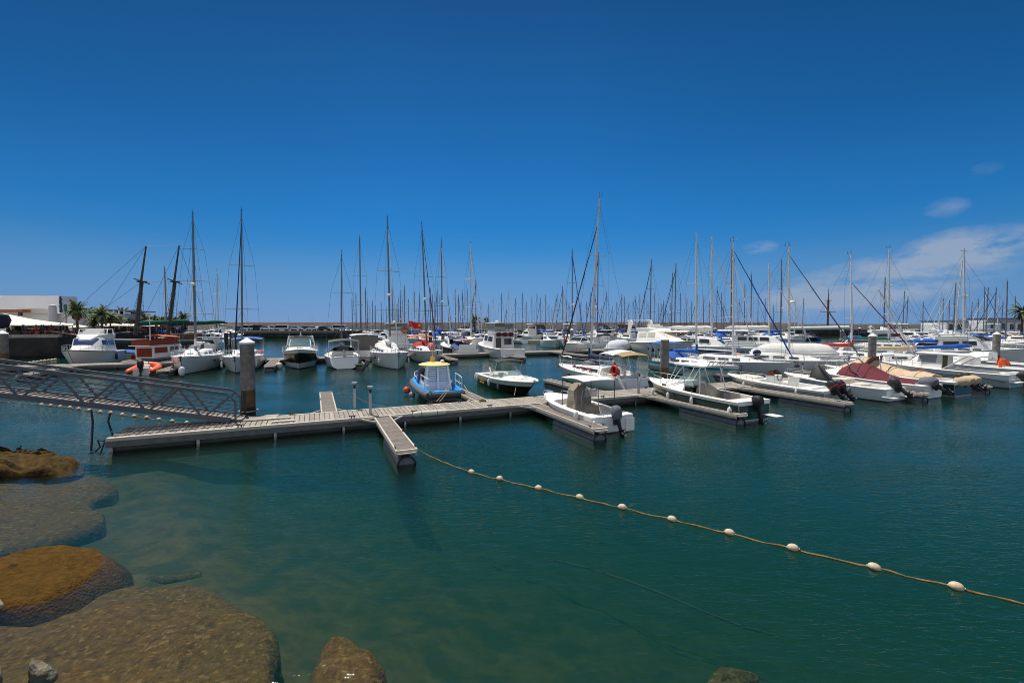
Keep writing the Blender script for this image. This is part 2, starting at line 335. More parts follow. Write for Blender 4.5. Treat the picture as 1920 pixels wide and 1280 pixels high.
rock('submerged_rock', 'wedge shaped pale brown rock under water at the bottom edge', 'rock', [(570, 1290), (598, 1236), (612, 1202), (632, 1198), (664, 1206), (682, 1224), (704, 1238), (728, 1262), (726, 1300), (700, 1400), (600, 1400)], -0.40, 0.22, 1.9, m_wet, 71, 0.5, 0.08, GR, freq=2.2)
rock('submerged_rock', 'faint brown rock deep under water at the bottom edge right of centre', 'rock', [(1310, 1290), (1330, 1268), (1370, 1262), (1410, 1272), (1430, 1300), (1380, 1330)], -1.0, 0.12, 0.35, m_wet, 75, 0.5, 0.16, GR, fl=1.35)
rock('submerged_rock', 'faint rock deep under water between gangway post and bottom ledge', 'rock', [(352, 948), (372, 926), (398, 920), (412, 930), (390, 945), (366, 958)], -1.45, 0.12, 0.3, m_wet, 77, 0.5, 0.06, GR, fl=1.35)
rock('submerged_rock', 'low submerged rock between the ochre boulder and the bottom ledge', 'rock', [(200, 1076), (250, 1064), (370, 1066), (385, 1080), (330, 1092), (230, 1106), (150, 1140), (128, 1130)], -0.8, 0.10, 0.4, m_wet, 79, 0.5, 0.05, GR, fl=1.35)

p = at(35, 852, 0); b = MB(); b.ball((0, 0, 0), (.05, .09, .05), 8, 5); b.ball((0, .07, .07), .03, 6, 4); b.tube([(0, 0, -.12), (0, 0, -.03)], .008, 4); o = b.build('bird', mat('dark_plumage', (.03, .035, .02), .8), smooth=60); o.location = atY(35, 841, p.y - .2); tag(o, 'small dark bird perched on the rugged brown rock', 'bird')
# ------------------------------------------------------------------ floating walkways
m_deck = mat('grey_decking', (0.36, 0.315, 0.26), 0.85, var=0.35, vscale=6, planks=(0, 0.205), dirt_or_caustics=((0.17, 0.14, 0.11), 1.7, 0.60))
m_deckf = mat('fine_decking', (0.21, 0.175, 0.15), 0.85, var=0.35, vscale=7, planks=(0, 0.11))
m_edge = mat('pale_edge_beam', (0.50, 0.45, 0.37), 0.7, var=0.2, vscale=5)
m_alu = mat('pontoon_fascia', (0.12, 0.125, 0.13), 0.5, 0.3, var=0.35, vscale=4)
m_float = mat('float_plastic', (0.050, 0.058, 0.066), 0.7, var=0.45, vscale=2.5, bands=[(0.06, (0.02, 0.022, 0.012))])
m_floatl = mat('float_grey', (0.13, 0.145, 0.16), 0.6, var=0.4, vscale=3, bands=[(-0.42, (0.05, 0.06, 0.03))])
m_black = mat('black_rubber', (0.012, 0.012, 0.013), 0.6)
m_dkgrey = mat('dark_grey_metal', (0.06, 0.065, 0.07), 0.5, 0.3)
m_steel = mat('galvanised_steel', (0.42, 0.44, 0.47), 0.42, 0.75, var=0.15, vscale=8)
m_white = mat('white_gelcoat', (0.80, 0.79, 0.76), 0.25, var=0.05, vscale=1.2, coat=0.3)
m_rope = mat('rope_fibre', (0.40, 0.33, 0.22), 0.9)
m_roped = mat('weedy_rope', (0.20, 0.13, 0.05), 0.9, var=0.6, vscale=6)
DZ = 0.5
ANG = math.atan2(MD.y, MD.x)
def cleat(mb, x, y, z, s=1.0):
    mb.tube([(x - 0.13 * s, y, z + 0.10 * s), (x - 0.08 * s, y, z + 0.085 * s), (x + 0.08 * s, y, z + 0.085 * s), (x + 0.13 * s, y, z + 0.10 * s)], 0.022 * s, 6)
    mb.tube([(x - 0.05 * s, y, z - 0.01), (x - 0.05 * s, y, z + 0.085 * s)], 0.022 * s, 6); mb.tube([(x + 0.05 * s, y, z - 0.01), (x + 0.05 * s, y, z + 0.085 * s)], 0.022 * s, 6)
def walkway(label, origin, length, width, sect=11.8, cuts=()):
    """floating walkway: local x along it, local y from the near edge (0) to the far edge"""
    r = thing('floating_walkway', label, 'walkway', (origin.x, origin.y, 0), ANG)
    d = MB(); x = 0.0; i = 0
    while x < length - 0.02:
        d.box((x + 0.098, width / 2, DZ - 0.016 + (i * 37 % 7) * 0.0007), (0.176, width - 0.32, 0.034)); x += 0.205; i += 1
    d.build('decking', m_deck, r)
    e = MB()
    for y in (0.075, width - 0.075):
        x = 0.0
        while x < length:
            l2 = min(sect, length - x); e.box((x + l2 / 2, y, DZ - 0.045), (l2 - 0.03, 0.15, 0.13)); x += sect
    e.box((0.04, width / 2, DZ - 0.05), (0.10, width - 0.32, 0.10))
    e.build('edge_beam', m_edge, r, bevel=0.012)
    f = MB()
    for y in (0.02, width - 0.02): f.box((length / 2, y, DZ - 0.22), (length, 0.05, 0.215))
    for x in (0.02, length - 0.02): f.box((x, width / 2, DZ - 0.22), (0.05, width - 0.1, 0.215))
    f.box((length / 2, width / 2, DZ - 0.08), (length - 0.2, width - 0.12, 0.06))
    f.build('fascia', m_alu, r)
    g = MB(); x = 0.12
    while x < length - 0.5:
        l2 = min(2.6, length - x - 0.1)
        g.box((x + l2 / 2, width / 2, -0.10), (l2 - 0.02, width - 0.16, 0.75)); x += l2 + 0.06
    g.build('float', m_float, r, bevel=0.03)
    sp = [(0.14 + 2.66 * i, y, 0.12) for i in range(int((length - 0.2) / 2.66)) for y in (0.045, width - 0.045)]
    if length < 100: copies(MB().box((0, 0, 0), (0.10, 0.03, 0.42)).build('bracket', m_steel, r), sp)
    return r
def finger(parent_origin, s, side, length, label, wd=0.72, width=2.05, group='finger pontoons of the walkways', cap=True):
    """finger pontoon off a walkway; side +1 = towards the camera. Local x runs out along the finger"""
    o = parent_origin + MD * s + (Vector((0, 0, 0)) if side > 0 else -FD * width)
    ang = FANG if side > 0 else FANG + math.pi
    r = thing('finger_pontoon', label, 'pontoon', (o.x, o.y, 0), ang, group)
    d = MB(); x = 0.06
    while x < length - 0.08: d.box((x + 0.05, 0, DZ - 0.035), (0.098, wd - 0.14, 0.03)); x += 0.11
    d.build('decking', m_deckf, r)
    e = MB()
    for y in (-1, 1): e.box((length / 2 + 0.02, y * (wd / 2 - 0.03), DZ - 0.06), (length, 0.065, 0.14))
    e.box((length - 0.02, 0, DZ - 0.06), (0.09, wd - 0.13, 0.135))
    e.tube([(length + 0.05, -wd / 2 + 0.05, DZ - 0.09), (length + 0.11, -wd / 2 + 0.12, DZ - 0.09), (length + 0.11, wd / 2 - 0.12, DZ - 0.09), (length + 0.05, wd / 2 - 0.05, DZ - 0.09)], 0.028, 6)
    e.build('edge_beam', m_edge, r, bevel=0.008)
    f = MB()
    for y in (-1, 1): f.box((length / 2, y * (wd / 2 - 0.045), DZ - 0.175), (length - 0.05, 0.05, 0.09))
    for i in range(3): f.box((length * 0.5 + i * length * 0.2, 0, DZ - 0.20), (0.08, wd - 0.15, 0.10))
    for y in (-1, 1):       # triangular corner brace
        f.bar((0.03, y * (wd / 2 + 0.55), DZ - 0.06), (0.85, y * (wd / 2 + 0.01), DZ - 0.06), 0.06, 0.07)
        f.bar((0.06, y * (wd / 2 + 0.0), DZ - 0.06), (0.06, y * (wd / 2 + 0.55), DZ - 0.06), 0.05, 0.07)
    f.build('frame', m_edge, r)
    # arch-shaped float under the outer half
    g = MB(); x0 = length * 0.42; x1 = length - 0.06; prof = []
    for k in range(11):
        a = math.pi * k / 10; prof.append((-(wd / 2 - 0.06) * math.cos(a), -0.10 + 0.36 * math.sin(a) ** 0.7))
    prof = [(-(wd / 2 - 0.06), -0.35)] + prof + [(wd / 2 - 0.06, -0.35)]
    g.loft([[(x, y, z) for (y, z) in prof] for x in (x0, x1)], closed=True)
    g.build('float', m_floatl, r, smooth=40)
    h = MB(); h.tube([(x1 + 0.02, y, z) for (y, z) in prof[1:-1]], 0.03, 6)
    h.build('float_rim', m_black, r)
    k = MB(); cleat(k, 0, 0, 0, 0.8); copies(k.build('cleat', m_dkgrey, r), [(length - 0.3, wd / 2 - 0.03, DZ + 0.005), (length - 0.3, -wd / 2 + 0.03, DZ + 0.005), (length * 0.55, wd / 2 - 0.03, DZ + 0.005)])
    return r
W1 = at(197, 823, DZ)
w1 = walkway('long grey decked floating walkway running from the gangway foot to the right', W1, 62, 2.05)
cl = MB(); cleat(cl, 0, 0, 0, 1.1)
copies(cl.build('cleat', m_dkgrey, w1), [(s_, 0.075, DZ + 0.02) for s_ in (4.2, 8.5, 11.2, 15.0, 19.6, 21.8, 27.0, 29.8, 34.5, 37.0)] + [(s_, 1.97, DZ + 0.02) for s_ in (6.0, 12.4, 14.0, 18.5, 21.0, 26.5)])
for s_, L_, lb in ((9.75, 5.85, 'narrow finger pontoon holding the end of the float line'), (17.45, 5.9, 'finger pontoon beside the boat with the flat white canopy'),
                   (25.1, 6.2, 'finger pontoon beside the hardtop fishing boat'), (32.9, 6.4, 'finger pontoon beside the white twin-engine sports boat'),
                   (40.6, 6.4, 'finger pontoon beside the boat under the maroon cover'), (48.4, 6.4, 'finger pontoon beside the white pilothouse boat'), (56.0, 6.4, 'finger pontoon at the right edge beyond the pilothouse boat')):
    finger(W1, s_, 1, L_, lb)
for s_, L_, lb in ((7.6, 6.9, 'empty finger pontoon left of the two service posts'), (15.3, 6.6, 'finger pontoon between the blue tug and the black speedboat'),
                   (23.0, 6.8, 'finger pontoon beside the white yacht with the red life ring'), (30.6, 6.8, 'finger pontoon behind the rusty pile, beside the teal striped yacht'),
                   (38.2, 6.8, 'finger pontoon beyond the navy dinghy cover'), (46.0, 6.8, 'finger pontoon behind the boat under the beige cover'), (54.0, 6.8, 'finger pontoon behind the white pilothouse boat')):
    finger(W1, s_, -1, L_, lb)
# second walkway, parallel and farther out
W2 = at(172, 684, DZ) - MD * 22
w2 = walkway('second floating walkway behind the open water with yachts moored along both sides', W2, 125, 2.2)
F2 = ((20.7, 8.6, 'finger pontoon under the bow of the white flybridge cruiser'), (30.2, 9.4, 'finger pontoon between the orange inflatable and the white yacht'), (38.5, 8.4, 'finger pontoon beside the black hulled sports cruiser'),
      (46.9, 9.6, 'finger pontoon with a grey outboard between yachts'), (57.5, 8, 'finger pontoon behind the blue tug'), (66.4, 8.0, 'finger pontoon in front of the white fishing cruiser'), (75.4, 8.6, 'finger pontoon left of the big white motor yacht'),
      (84, 8, 'finger pontoon under the big white motor yacht'), (93, 8, 'finger pontoon beside the navy striped catamaran'), (102, 8, 'finger pontoon beside the second catamaran'))
for s_, L_, lb in F2: finger(W2, s_, 1, L_, lb, wd=1.0, width=2.2)
for s_, lb in ((24, 'far-side finger pontoon behind the white flybridge cruiser'), (33, 'far-side finger pontoon behind the trawler'), (62, 'far-side finger pontoon beside the navy covered boat'), (71, 'far-side finger pontoon beside the white fishing cruiser')): finger(W2, s_, -1, 9, lb, wd=1.0, width=2.2)
# things standing on the first walkway
def post(px, py, label, h=1.25):
    p = at(px, py, DZ); r = thing('service_post', label, 'service post', (p.x, p.y, DZ + 0.012), ANG, 'service posts on the first walkway')
    b = MB(); b.box((0, 0, h * 0.5), (0.12, 0.12, h)); b.build('column', m_steel, r, bevel=0.015)
    b = MB(); b.box((0, 0, h + 0.03), (0.24, 0.24, 0.05), taper=0.9); b.build('cap', m_steel, r)
    b = MB(); b.box((0, -0.078, h - 0.16), (0.11, 0.012, 0.18)); b.build('socket_panel', m_black, r)
    b = MB(); b.tube([(0.09, 0, h - 0.5), (0.12, 0, h - 0.5), (0.14, 0, h - 0.53)], 0.02, 6); b.tube([(-0.09, 0, h - 0.35), (-0.12, 0, h - 0.35), (-0.14, 0, h - 0.38)], 0.02, 6); b.build('tap', m_dkgrey, r)
post(665, 766, 'left of the two bare grey service posts on the walkway'); post(694.5, 777, 'right of the two bare grey service posts on the walkway')
post(1197, 737, 'grey service post beside the red life ring'); post(1352, 716, 'grey service post behind the hardtop fishing boat'); post(1503, 709, 'grey service post behind the white sports boat'); post(1590, 702, 'grey service post behind the maroon covered boat', 1.5)
def at_walk(s, y): return W1 + MD * s - FD * y
p = at_walk(11.9, -0.06); r_ = thing('dock_fender', 'long cream foam fender lying along the walkway edge', 'fender', (p.x, p.y, DZ - 0.02), ANG)
b = MB(); b.tube([(-0.75, 0, 0), (-0.68, 0, 0), (0.62, 0, 0.0), (0.75, 0, 0)], [0.06, 0.135, 0.135, 0.12], 12); b.build('foam_roll', mat('cream_foam', (0.62, 0.60, 0.50), 0.8, var=0.2, vscale=4), r_, smooth=40)
b = MB()
for x in (-0.4, 0.35): b.tube([(x, 0.14 * math.cos(a), 0.14 * math.sin(a)) for a in [i * math.pi / 4 for i in range(9)]], 0.012, 5)
b.build('strap', m_roped, r_)
for k, (s_, y_, lb) in enumerate(((5.75, 0.55, 'pale plastic step board nearest the gangway foot'), (5.55, 1.3, 'pale plastic step board behind the other one'))):
    p = at_walk(s_, y_); b = MB(); b.box((0, 0, 0.035), (0.9, 0.22, 0.05))
    for i in range(4): b.box((-0.3 + i * 0.2, 0, 0.066), (0.05, 0.18, 0.012))
    o = b.build('step_board', m_edge, None, bevel=0.01); o.location = (p.x, p.y, DZ); o.rotation_euler = (0, 0, ANG); tag(o, lb, 'board', 'step boards on the walkway')

p = at_walk(15.2, 1.7); b = MB(); b.tube([((.16 + .04 * math.sin(i * .9)) * math.cos(i * .7), (.16 + .03 * math.cos(i * 1.3)) * math.sin(i * .7), .02 + i * .002) for i in range(40)], .016, 5); o = b.build('coiled_rope', m_roped, smooth=60); o.location = (p.x, p.y, DZ + .01); tag(o, 'coil of weathered rope on the walkway right of the blue work boat', 'rope')
# ------------------------------------------------------------------ mooring piles
m_pile = mat('pile_concrete', (0.20, 0.185, 0.17), 0.85, var=0.55, vscale=3.0, bands=[(1.55, (0.16, 0.085, 0.035)), (0.75, (0.045, 0.03, 0.012))], bump=0.5, bscale=10)
m_pcap = mat('pile_cap_white', (0.80, 0.80, 0.76), 0.5)
m_piled = mat('dark_pile', (0.045, 0.04, 0.045), 0.8, var=0.5, vscale=2)
def pile(px, Y, ztop, r0, label, z0=-4.0, dark=False, name='mooring_pile', guide=False):
    X = (px - 960) / FPX * (Y * CP + (HC - 0.5) * SP)
    r = thing(name, label, 'pile', (X, Y, 0), random.random(), 'mooring piles')
    b = MB(); b.tube([(0, 0, z0), (0, 0, ztop - r0 * 1.1)], r0, 28)
    b.build('shaft', m_piled if dark else m_pile, r, smooth=40)
    b = MB(); b.lathe([(r0 * 1.08, ztop - r0 * 1.1), (r0 * 1.10, ztop - r0 * 0.85), (0.02, ztop - r0 * 0.12)], n=28); b.build('cap', m_pcap, r, smooth=40)
    if guide:
        b = MB(); b.tube([((r0 + 0.09) * math.cos(i * math.pi / 10), (r0 + 0.09) * math.sin(i * math.pi / 10), DZ + 0.04) for i in range(21)], 0.035, 6); b.build('guide_ring', m_steel, r)
    return r
p1_ = at(466, 771, DZ)
pile(466, p1_.y + 0.0, 4.06, 0.305, 'weathered pile with white cone cap at the gangway foot', guide=True)
p2_ = at(1245.5, 716, DZ); pile(1245.5, p2_.y, 3.80, 0.29, 'pile with rusty orange base behind the hardtop fishing boat', guide=True)
p3_ = at(1634, 696, DZ); pile(1634, p3_.y, 3.86, 0.29, 'pile with white cap behind the maroon and beige covered boats', guide=True)
p4_ = at(1866.5, 686, DZ); pile(1866.5, p4_.y, 3.90, 0.28, 'pile with flat white cap near the right edge', guide=True)
for px, Y, zt, r0, lb, dk in ((391, 88, 2.9, .30, 'dark pile leftmost of the row behind the white yacht', 1), (408, 84, 2.9, .30, 'dark pile second of the row behind the white yacht', 1), (424, 80, 3.3, .32, 'dark pile with white cap, third of the row behind the yacht', 1), (434, 92, 3.4, .30, 'dark pile fourth of the row, partly hidden', 1), (440, 62, 3.75, .33, 'brown pile with white cap beside the blue furled sail', 0),
    (807, 78, 3.5, .31, 'dark pile with white cap behind the red dinghy', 1), (830.5, 82, 3.2, .30, 'dark pile right of the white capped one behind the red dinghy', 1), (1072, 86, 3.75, .33, 'pile with white cap behind the black furled sail', 0), (1271.5, 95, 3.7, .33, 'distant pile with white cap right of the big motor yacht', 0),
    (1578, 90, 3.5, .33, 'leaning brown pile with white cap on the open blue water', 0), (1611, 120, 3.6, .30, 'distant pile with white cap in front of the dark quay', 1), (1744, 88, 3.2, .33, 'distant pile between the covered yachts near the arcade', 0),
    (7, 47.0, 4.0, .42, 'concrete pile with white cap at the left edge before the dark quay', 0), (640, 110, 3.2, .28, 'dark pile leftmost at the end of the car park quay', 1), (649, 112, 3.2, .28, 'dark pile second at the end of the car park quay', 1), (658, 114, 3.2, .28, 'dark pile third at the end of the car park quay', 1), (669, 108, 3.2, .28, 'dark pile rightmost at the end of the car park quay', 1)):
    pile(px, Y, zt, r0, lb, dark=bool(dk))

# ------------------------------------------------------------------ gangway
E = at(433, 793, DZ); A_ = atY(0, 747, 16.0)
gd = Vector((A_.x - E.x, A_.y - E.y, 0)).normalized(); gang = math.atan2(gd.y, gd.x)
SL = (2.0 - 0.52) / (Vector((A_.x - E.x, A_.y - E.y)).length)
g = thing('gangway', 'grey metal truss gangway sloping down from the left to the walkway', 'gangway', (E.x, E.y, 0), gang)
GW = 1.15; Z0 = 0.56; GL = 17.0               # local x uphill, local y: near truss 0, far truss -GW
m_gang = mat('painted_truss_steel', (0.085, 0.095, 0.115), 0.45, 0.25, var=0.15, vscale=6)
def gz(s_): return Z0 + SL * s_
def P_(s_, y, h): return (s_, y, gz(s_) + h)
for y, nm in ((0.0, 'near'), (-GW, 'far')):
    b = MB()
    b.bar(P_(0, y, 0.07), P_(GL, y, 0.07), 0.09, 0.20)
    b.bar(P_(0.12, y, 1.16), P_(GL, y, 1.16), 0.10, 0.10)
    b.bar(P_(0.14, y, 1.16), P_(-0.17, y, 0.92), 0.075, 0.07)
    b.bar(P_(-0.17, y, 0.95), P_(-0.17, y, -0.06), 0.07, 0.07)
    x = 1.0; 
    b.bar(P_(x - 0.1, y, 0.12), P_(0.06, y, 1.02), 0.05, 0.06)
    while x < GL - 1:
        b.bar(P_(x + 0.06, y, 0.12), P_(x + 0.80, y, 1.13), 0.06, 0.075)
        b.bar(P_(x + 1.87 - 0.10, y, 0.12), P_(x + 0.92, y, 1.13), 0.06, 0.075)
        x += 1.87
    b.build('truss', m_gang, g)
    b = MB()
    for h in (0.34, 0.52, 0.70, 0.88): b.tube([P_(-0.15, y - 0.02, h), P_(GL, y - 0.02, h)], 0.018, 6)
    b.build('handrail', m_gang, g)
b = MB(); x = -0.15
while x < GL:
    b.box((x + 0.085, -GW / 2, gz(x + 0.085) + 0.10), (0.165, GW - 0.12, 0.03)); x += 0.185
b.build('decking', m_deck, g)
b = MB()
for k in range(10): b.bar(P_(k * 1.87 + 0.3, -0.04, 0.03), P_(k * 1.87 + 0.3, -GW + 0.04, 0.03), 0.07, 0.07)
b.build('cross_beam', m_gang, g)
b = MB(); b.box((-0.95, -GW / 2, DZ + 0.035), (1.5, GW - 0.1, 0.025)); b.box((-0.25, -GW / 2, DZ + 0.10), (0.3, GW - 0.15, 0.03)); b.build('ramp_plate', m_deck, g)
b = MB(); b.box((-0.33, -GW + 0.0, DZ + 0.72), (0.05, 0.34, 1.0)); b.build('gate_panel', m_black, g)
# mooring chains hanging from it
for pts, lb in ((((171, 768), (174, 790), (173, 815), (171, 843)), 'black hose hanging from the gangway into the water'), (((207, 774), (203, 790), (208, 806), (211, 814)), 'short black hose hanging from the gangway to the walkway end')):
    b = MB(); b.tube([atY(x, y, 16.9 if k_ < 3 else 16.5) for k_, (x, y) in enumerate(pts)], 0.035, 7); o = b.build('hose', m_black, smooth=60); tag(o, lb, 'hose', 'hoses under the gangway')
b = MB(); q = at(196, 826, 0.36)
b.tube([q, q + Vector((-.25, 0.0, 0.02)), q + Vector((-.12, -.05, -.22)), q + Vector((-.3, -.1, -.4)), q + Vector((-.5, -.1, -.45))], 0.03, 6); b.tube([q + Vector((0, 0, -.05)), q + Vector((-.1, -.1, -.5))], 0.025, 6)
tag(b.build('chain', m_black), 'black mooring chain at the left end of the walkway', 'chain')

# ------------------------------------------------------------------ float lines
m_buoy = mat('cream_float', (0.58, 0.45, 0.31), 0.6, var=0.22, vscale=14, bands=[(0.012, (0.34, 0.22, 0.10)), (-0.025, (0.10, 0.06, 0.02))])
def float_proto(r):
    b = MB(); b.ball((0, 0, 0.028), (r, r * 0.78, r * 0.74), 18, 10); b.tube([(-r * 1.12, 0, 0.02), (r * 1.12, 0, 0.02)], r * 0.16, 8); return b
def float_line(pts, r, label_fn, rope_label, group, rope_pts):
    pr = None
    for i, (px, py) in enumerate(pts):
        p = at(px, py, 0.03); q = at(*pts[min(i + 1, len(pts) - 1)], 0.03) - at(*pts[max(0, min(i, len(pts) - 2))], 0.03) if i < len(pts) - 1 else p - at(*pts[i - 1], 0.03)
        if pr is None: pr = float_proto(r).build('float', m_buoy, smooth=60); o = pr
        else: o = pr.copy(); COL.objects.link(o)
        o.location = (p.x, p.y, 0.015 + 0.01 * math.sin(i * 2.1)); o.rotation_euler = (0.12 * math.sin(i * 3.7), 0.10 * math.cos(i * 2.3), math.atan2(q.y, q.x))
        tag(o, label_fn(i), 'float', group)
    b = MB(); P = [at(x, y, z) for x, y, z in rope_pts]; F = []
    for a, c in zip(P, P[1:]):
        k = max(2, int((c - a).length / 0.22))
        for j in range(k): q = a.lerp(c, j / k); q.z += 0.012 * math.sin(len(F) * 1.9) - 0.02 * math.sin(math.pi * j / k); F.append(q)
    F.append(P[-1]); b.tube(F, [0.019 * (1 + .35 * math.sin(k * 2.7)) for k in range(len(F))], 6); tag(b.build('rope', m_roped, smooth=60), rope_label, 'rope')
B1 = [(884, 885), (937, 898), (1010, 914.5), (1087, 932.5), (1167, 951.5), (1260, 973), (1368, 999), (1487, 1028), (1639, 1063), (1793, 1100), (1975, 1143)]
OR = ['first', 'second', 'third', 'fourth', 'fifth', 'sixth', 'seventh', 'eighth', 'ninth', 'tenth', 'eleventh', 'twelfth', 'thirteenth', 'fourteenth', 'fifteenth', 'sixteenth', 'seventeenth', 'eighteenth', 'nineteenth', 'twentieth', 'twenty-first', 'twenty-second', 'twenty-third', 'twenty-fourth']
float_line(B1[:-1], 0.108, lambda i: 'cream float, %s out from the finger pontoon on the foreground rope' % OR[i], 'brown rope of the foreground float line crossing the open water', 'floats on the foreground rope',
           [(767, 830, 0.46), (790, 846, 0.2), (815, 859, 0.03)] + [(x, y, 0.03) for x, y in B1] + [(2300, 1220, 0.03)])
B2 = [(78, 758.5), (95, 760.5), (113, 762), (131, 764), (147.5, 766.6), (167, 769), (188, 772), (207.5, 774), (229, 777), (251.6, 780), (275, 783), (298, 786), (323, 789.5), (350, 793)]
float_line(B2, 0.115, lambda i: 'cream float, %s from the left on the rope below the gangway' % OR[i], 'thin rope of floats passing under the gangway', 'floats on the rope below the gangway',
           [(-260, 742, 0.03), (0, 752, 0.03)] + [(x, y, 0.03) for x, y in B2] + [(400, 800, 0.03)])
B3 = [(23, 685), (38, 683.5), (47, 682), (55.6, 680.5), (63, 679.5), (70, 678.5), (77, 677.5), (84, 676.5), (91, 675.7), (97.6, 675), (103.5, 674.3)]
float_line(B3, 0.23, lambda i: 'pale float, %s from the left in the row before the dark quay' % OR[i], 'rope carrying pale floats before the dark quay wall', 'floats before the dark quay wall',
           [(-60, 694, 0.03)] + [(x, y, 0.03) for x, y in B3] + [(112, 673.5, 0.03)])
P = [(1040, 1050), (1100, 1064), (1170, 1086), (1240, 1112), (1310, 1142), (1385, 1172), (1450, 1190)]
b = MB(); b.tube([at(x, y, -1.55 - 0.12 * abs(i - 2.5)) for i, (x, y) in enumerate(P)], 0.028, 6); tag(b.build('sunken_rope', mat('sunken_rope_weed', (0.09, 0.07, 0.03), 0.9), smooth=60), 'sunken weedy rope showing faintly through the green water', 'rope')
# ------------------------------------------------------------------ land: quays and breakwater
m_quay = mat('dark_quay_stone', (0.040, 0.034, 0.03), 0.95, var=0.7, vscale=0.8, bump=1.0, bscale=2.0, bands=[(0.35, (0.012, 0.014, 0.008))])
m_conc = mat('pale_concrete', (0.33, 0.29, 0.24), 0.9, var=0.25, vscale=0.5)
m_pave = mat('promenade_paving', (0.30, 0.25, 0.20), 0.9, var=0.3, vscale=0.6)
m_road = mat('quay_asphalt', (0.09, 0.09, 0.09), 0.95, var=0.3, vscale=0.3)
m_bwall = mat('breakwater_wall', (0.52, 0.46, 0.37), 0.95, var=0.35, vscale=0.25, bump=0.6, bscale=1.0)
m_brim = mat('breakwater_rim', (0.75, 0.33, 0.15), 0.9, var=0.2, vscale=0.5)
def G(px, py, z): p = at(px, py, z); return (p.x, p.y)
def strip(name, pts, z0, z1, thick, m, label, cat, kind=None, off=0.0):
    """wall along a plan polyline, thickness away from the camera"""
    b = MB(); n = len(pts); L = []
    for i, p in enumerate(pts):
        a = Vector(pts[max(0, i - 1)]); c = Vector(pts[min(n - 1, i + 1)]); t_ = (c - a).normalized(); nn = Vector((-t_.y, t_.x))
        L.append((Vector(p) + nn * off, Vector(p) + nn * (thick + off)))
    b.loft([[(q[0].x, q[0].y, z0), (q[1].x, q[1].y, z0), (q[1].x, q[1].y, z1), (q[0].x, q[0].y, z1)] for q in L], closed=True)
    o = b.build(name, m); return tag(o, label, cat, kind=kind)
# left promenade quay
QL = [(-140, 38), G(-220, 671, 0), G(14, 671.5, 0), G(110, 669.5, 0), G(200, 652, 0), G(300, 641, 0), G(345, 634, 0)]
QL = [(-140, 30.0)] + [(x, y) for x, y in QL[2:]] + [(-150, 190), (-420, 300), (-420, 30)]
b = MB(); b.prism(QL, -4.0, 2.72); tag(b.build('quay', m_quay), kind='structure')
b = MB(); b.prism([(x, y) for x, y in QL], 2.724, 2.80); o = b.build('promenade', m_pave); tag(o, kind='structure')
# car park quay across the harbour
QF = [G(445, 633.5, 0), G(640, 632.5, 0), (-50, 149.0), (-40, 165), (330, 205), (330, 240), (-420, 240), (-420, 200), (-160, 175)]
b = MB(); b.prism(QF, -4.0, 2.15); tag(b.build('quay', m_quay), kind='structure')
b = MB(); b.prism(QF, 2.154, 2.2); tag(b.build('parking_ground', m_road), kind='structure')
b = MB(); q0, q1 = QF[0], QF[1]; b.bar((q0[0], q0[1] - 0.05, 1.85), (q1[0], q1[1] - 0.05, 1.85), 0.25, 0.75)
tag(b.build('quay_edge', mat('quay_coping', (0.14, 0.15, 0.15), 0.9, var=0.3, vscale=0.6)), 'grey concrete coping along the car park quay', 'quay edge')
# breakwater wall behind everything
BW = [(-150, 196), (-100, 196), (-20, 196), (60, 200), (118, 205)]
def bw_top(px, py, Y): return atY(px, py, Y).z
strip('breakwater_wall', [(-155, 190), (-95, 192), (-20, 194), (60, 197), (128, 200)], -3, 4.72, 3.0, m_bwall, 'long grey stone breakwater wall closing the harbour behind the masts', 'breakwater')
strip('wall_rim', [(-155, 190), (-95, 192), (-20, 194), (60, 197), (128, 200)], 4.722, 5.05, 3.1, m_brim, 'thin rust coloured rim along the breakwater top', 'wall rim', off=-0.06)
strip('breakwater_wall', [(128, 199), (175, 178), (240, 160), (420, 120)], -3, 4.15, 4.0, mat('breakwater_tan', (0.55, 0.45, 0.33), 0.95, var=0.3, vscale=0.3, bump=0.4, bscale=1.0), 'tan stretch of breakwater wall behind the brown square rigged mast', 'breakwater')
strip('lower_quay', [(118, 186), (170, 166), (215, 152), (300, 130)], -3, 2.0, 12, m_quay, 'dark low quay in front of the tan breakwater wall', 'quay')
b = MB(); a_ = atY(1478, 616, 176); c_ = atY(1592, 614, 171); b.tube([a_, a_.lerp(c_, .3), c_], 0.75, 8); tag(b.build('pipe', m_white, smooth=50), 'long white pipe lying along the dark quay under the square rigged mast', 'pipe')
b = MB(); a_ = atY(1680, 618.5, 160); c_ = atY(1722, 618.5, 158); b.tube([a_, c_], 0.30, 8); tag(b.build('pipe', m_white, smooth=50), 'short white pipe on the dark quay left of the arcade building', 'pipe')

# ------------------------------------------------------------------ buildings
m_wwall = mat('whitewashed_wall', (0.84, 0.85, 0.86), 0.9, var=0.08, vscale=0.3)
m_gwall = mat('grey_render_wall', (0.50, 0.50, 0.50), 0.9, var=0.08, vscale=0.3)
m_tile = mat('terracotta_tiles', (0.45, 0.20, 0.10), 0.9, var=0.3, vscale=2)
m_win = mat('dark_window', (0.02, 0.022, 0.026), 0.15)
m_brown = mat('brown_wood', (0.12, 0.055, 0.03), 0.7, var=0.3, vscale=3)
def place(px, Y): return (px - 960) / FPX * (Y * CP + (HC - 5) * SP)
def bx(parent, name, px0, px1, y0, y1, Y, dep, m, ang=0.0):
    """box whose camera-side face spans pixels px0..px1, rows y0 (top)..y1 (bottom) at distance Y"""
    x0, x1 = place(px0, Y), place(px1, Y); z1, z0 = hgt(y0, Y), hgt(y1, Y)
    return MB().box(((x0 + x1) / 2, Y + dep / 2, (z0 + z1) / 2), (x1 - x0, dep, z1 - z0)).build(name, m, parent)
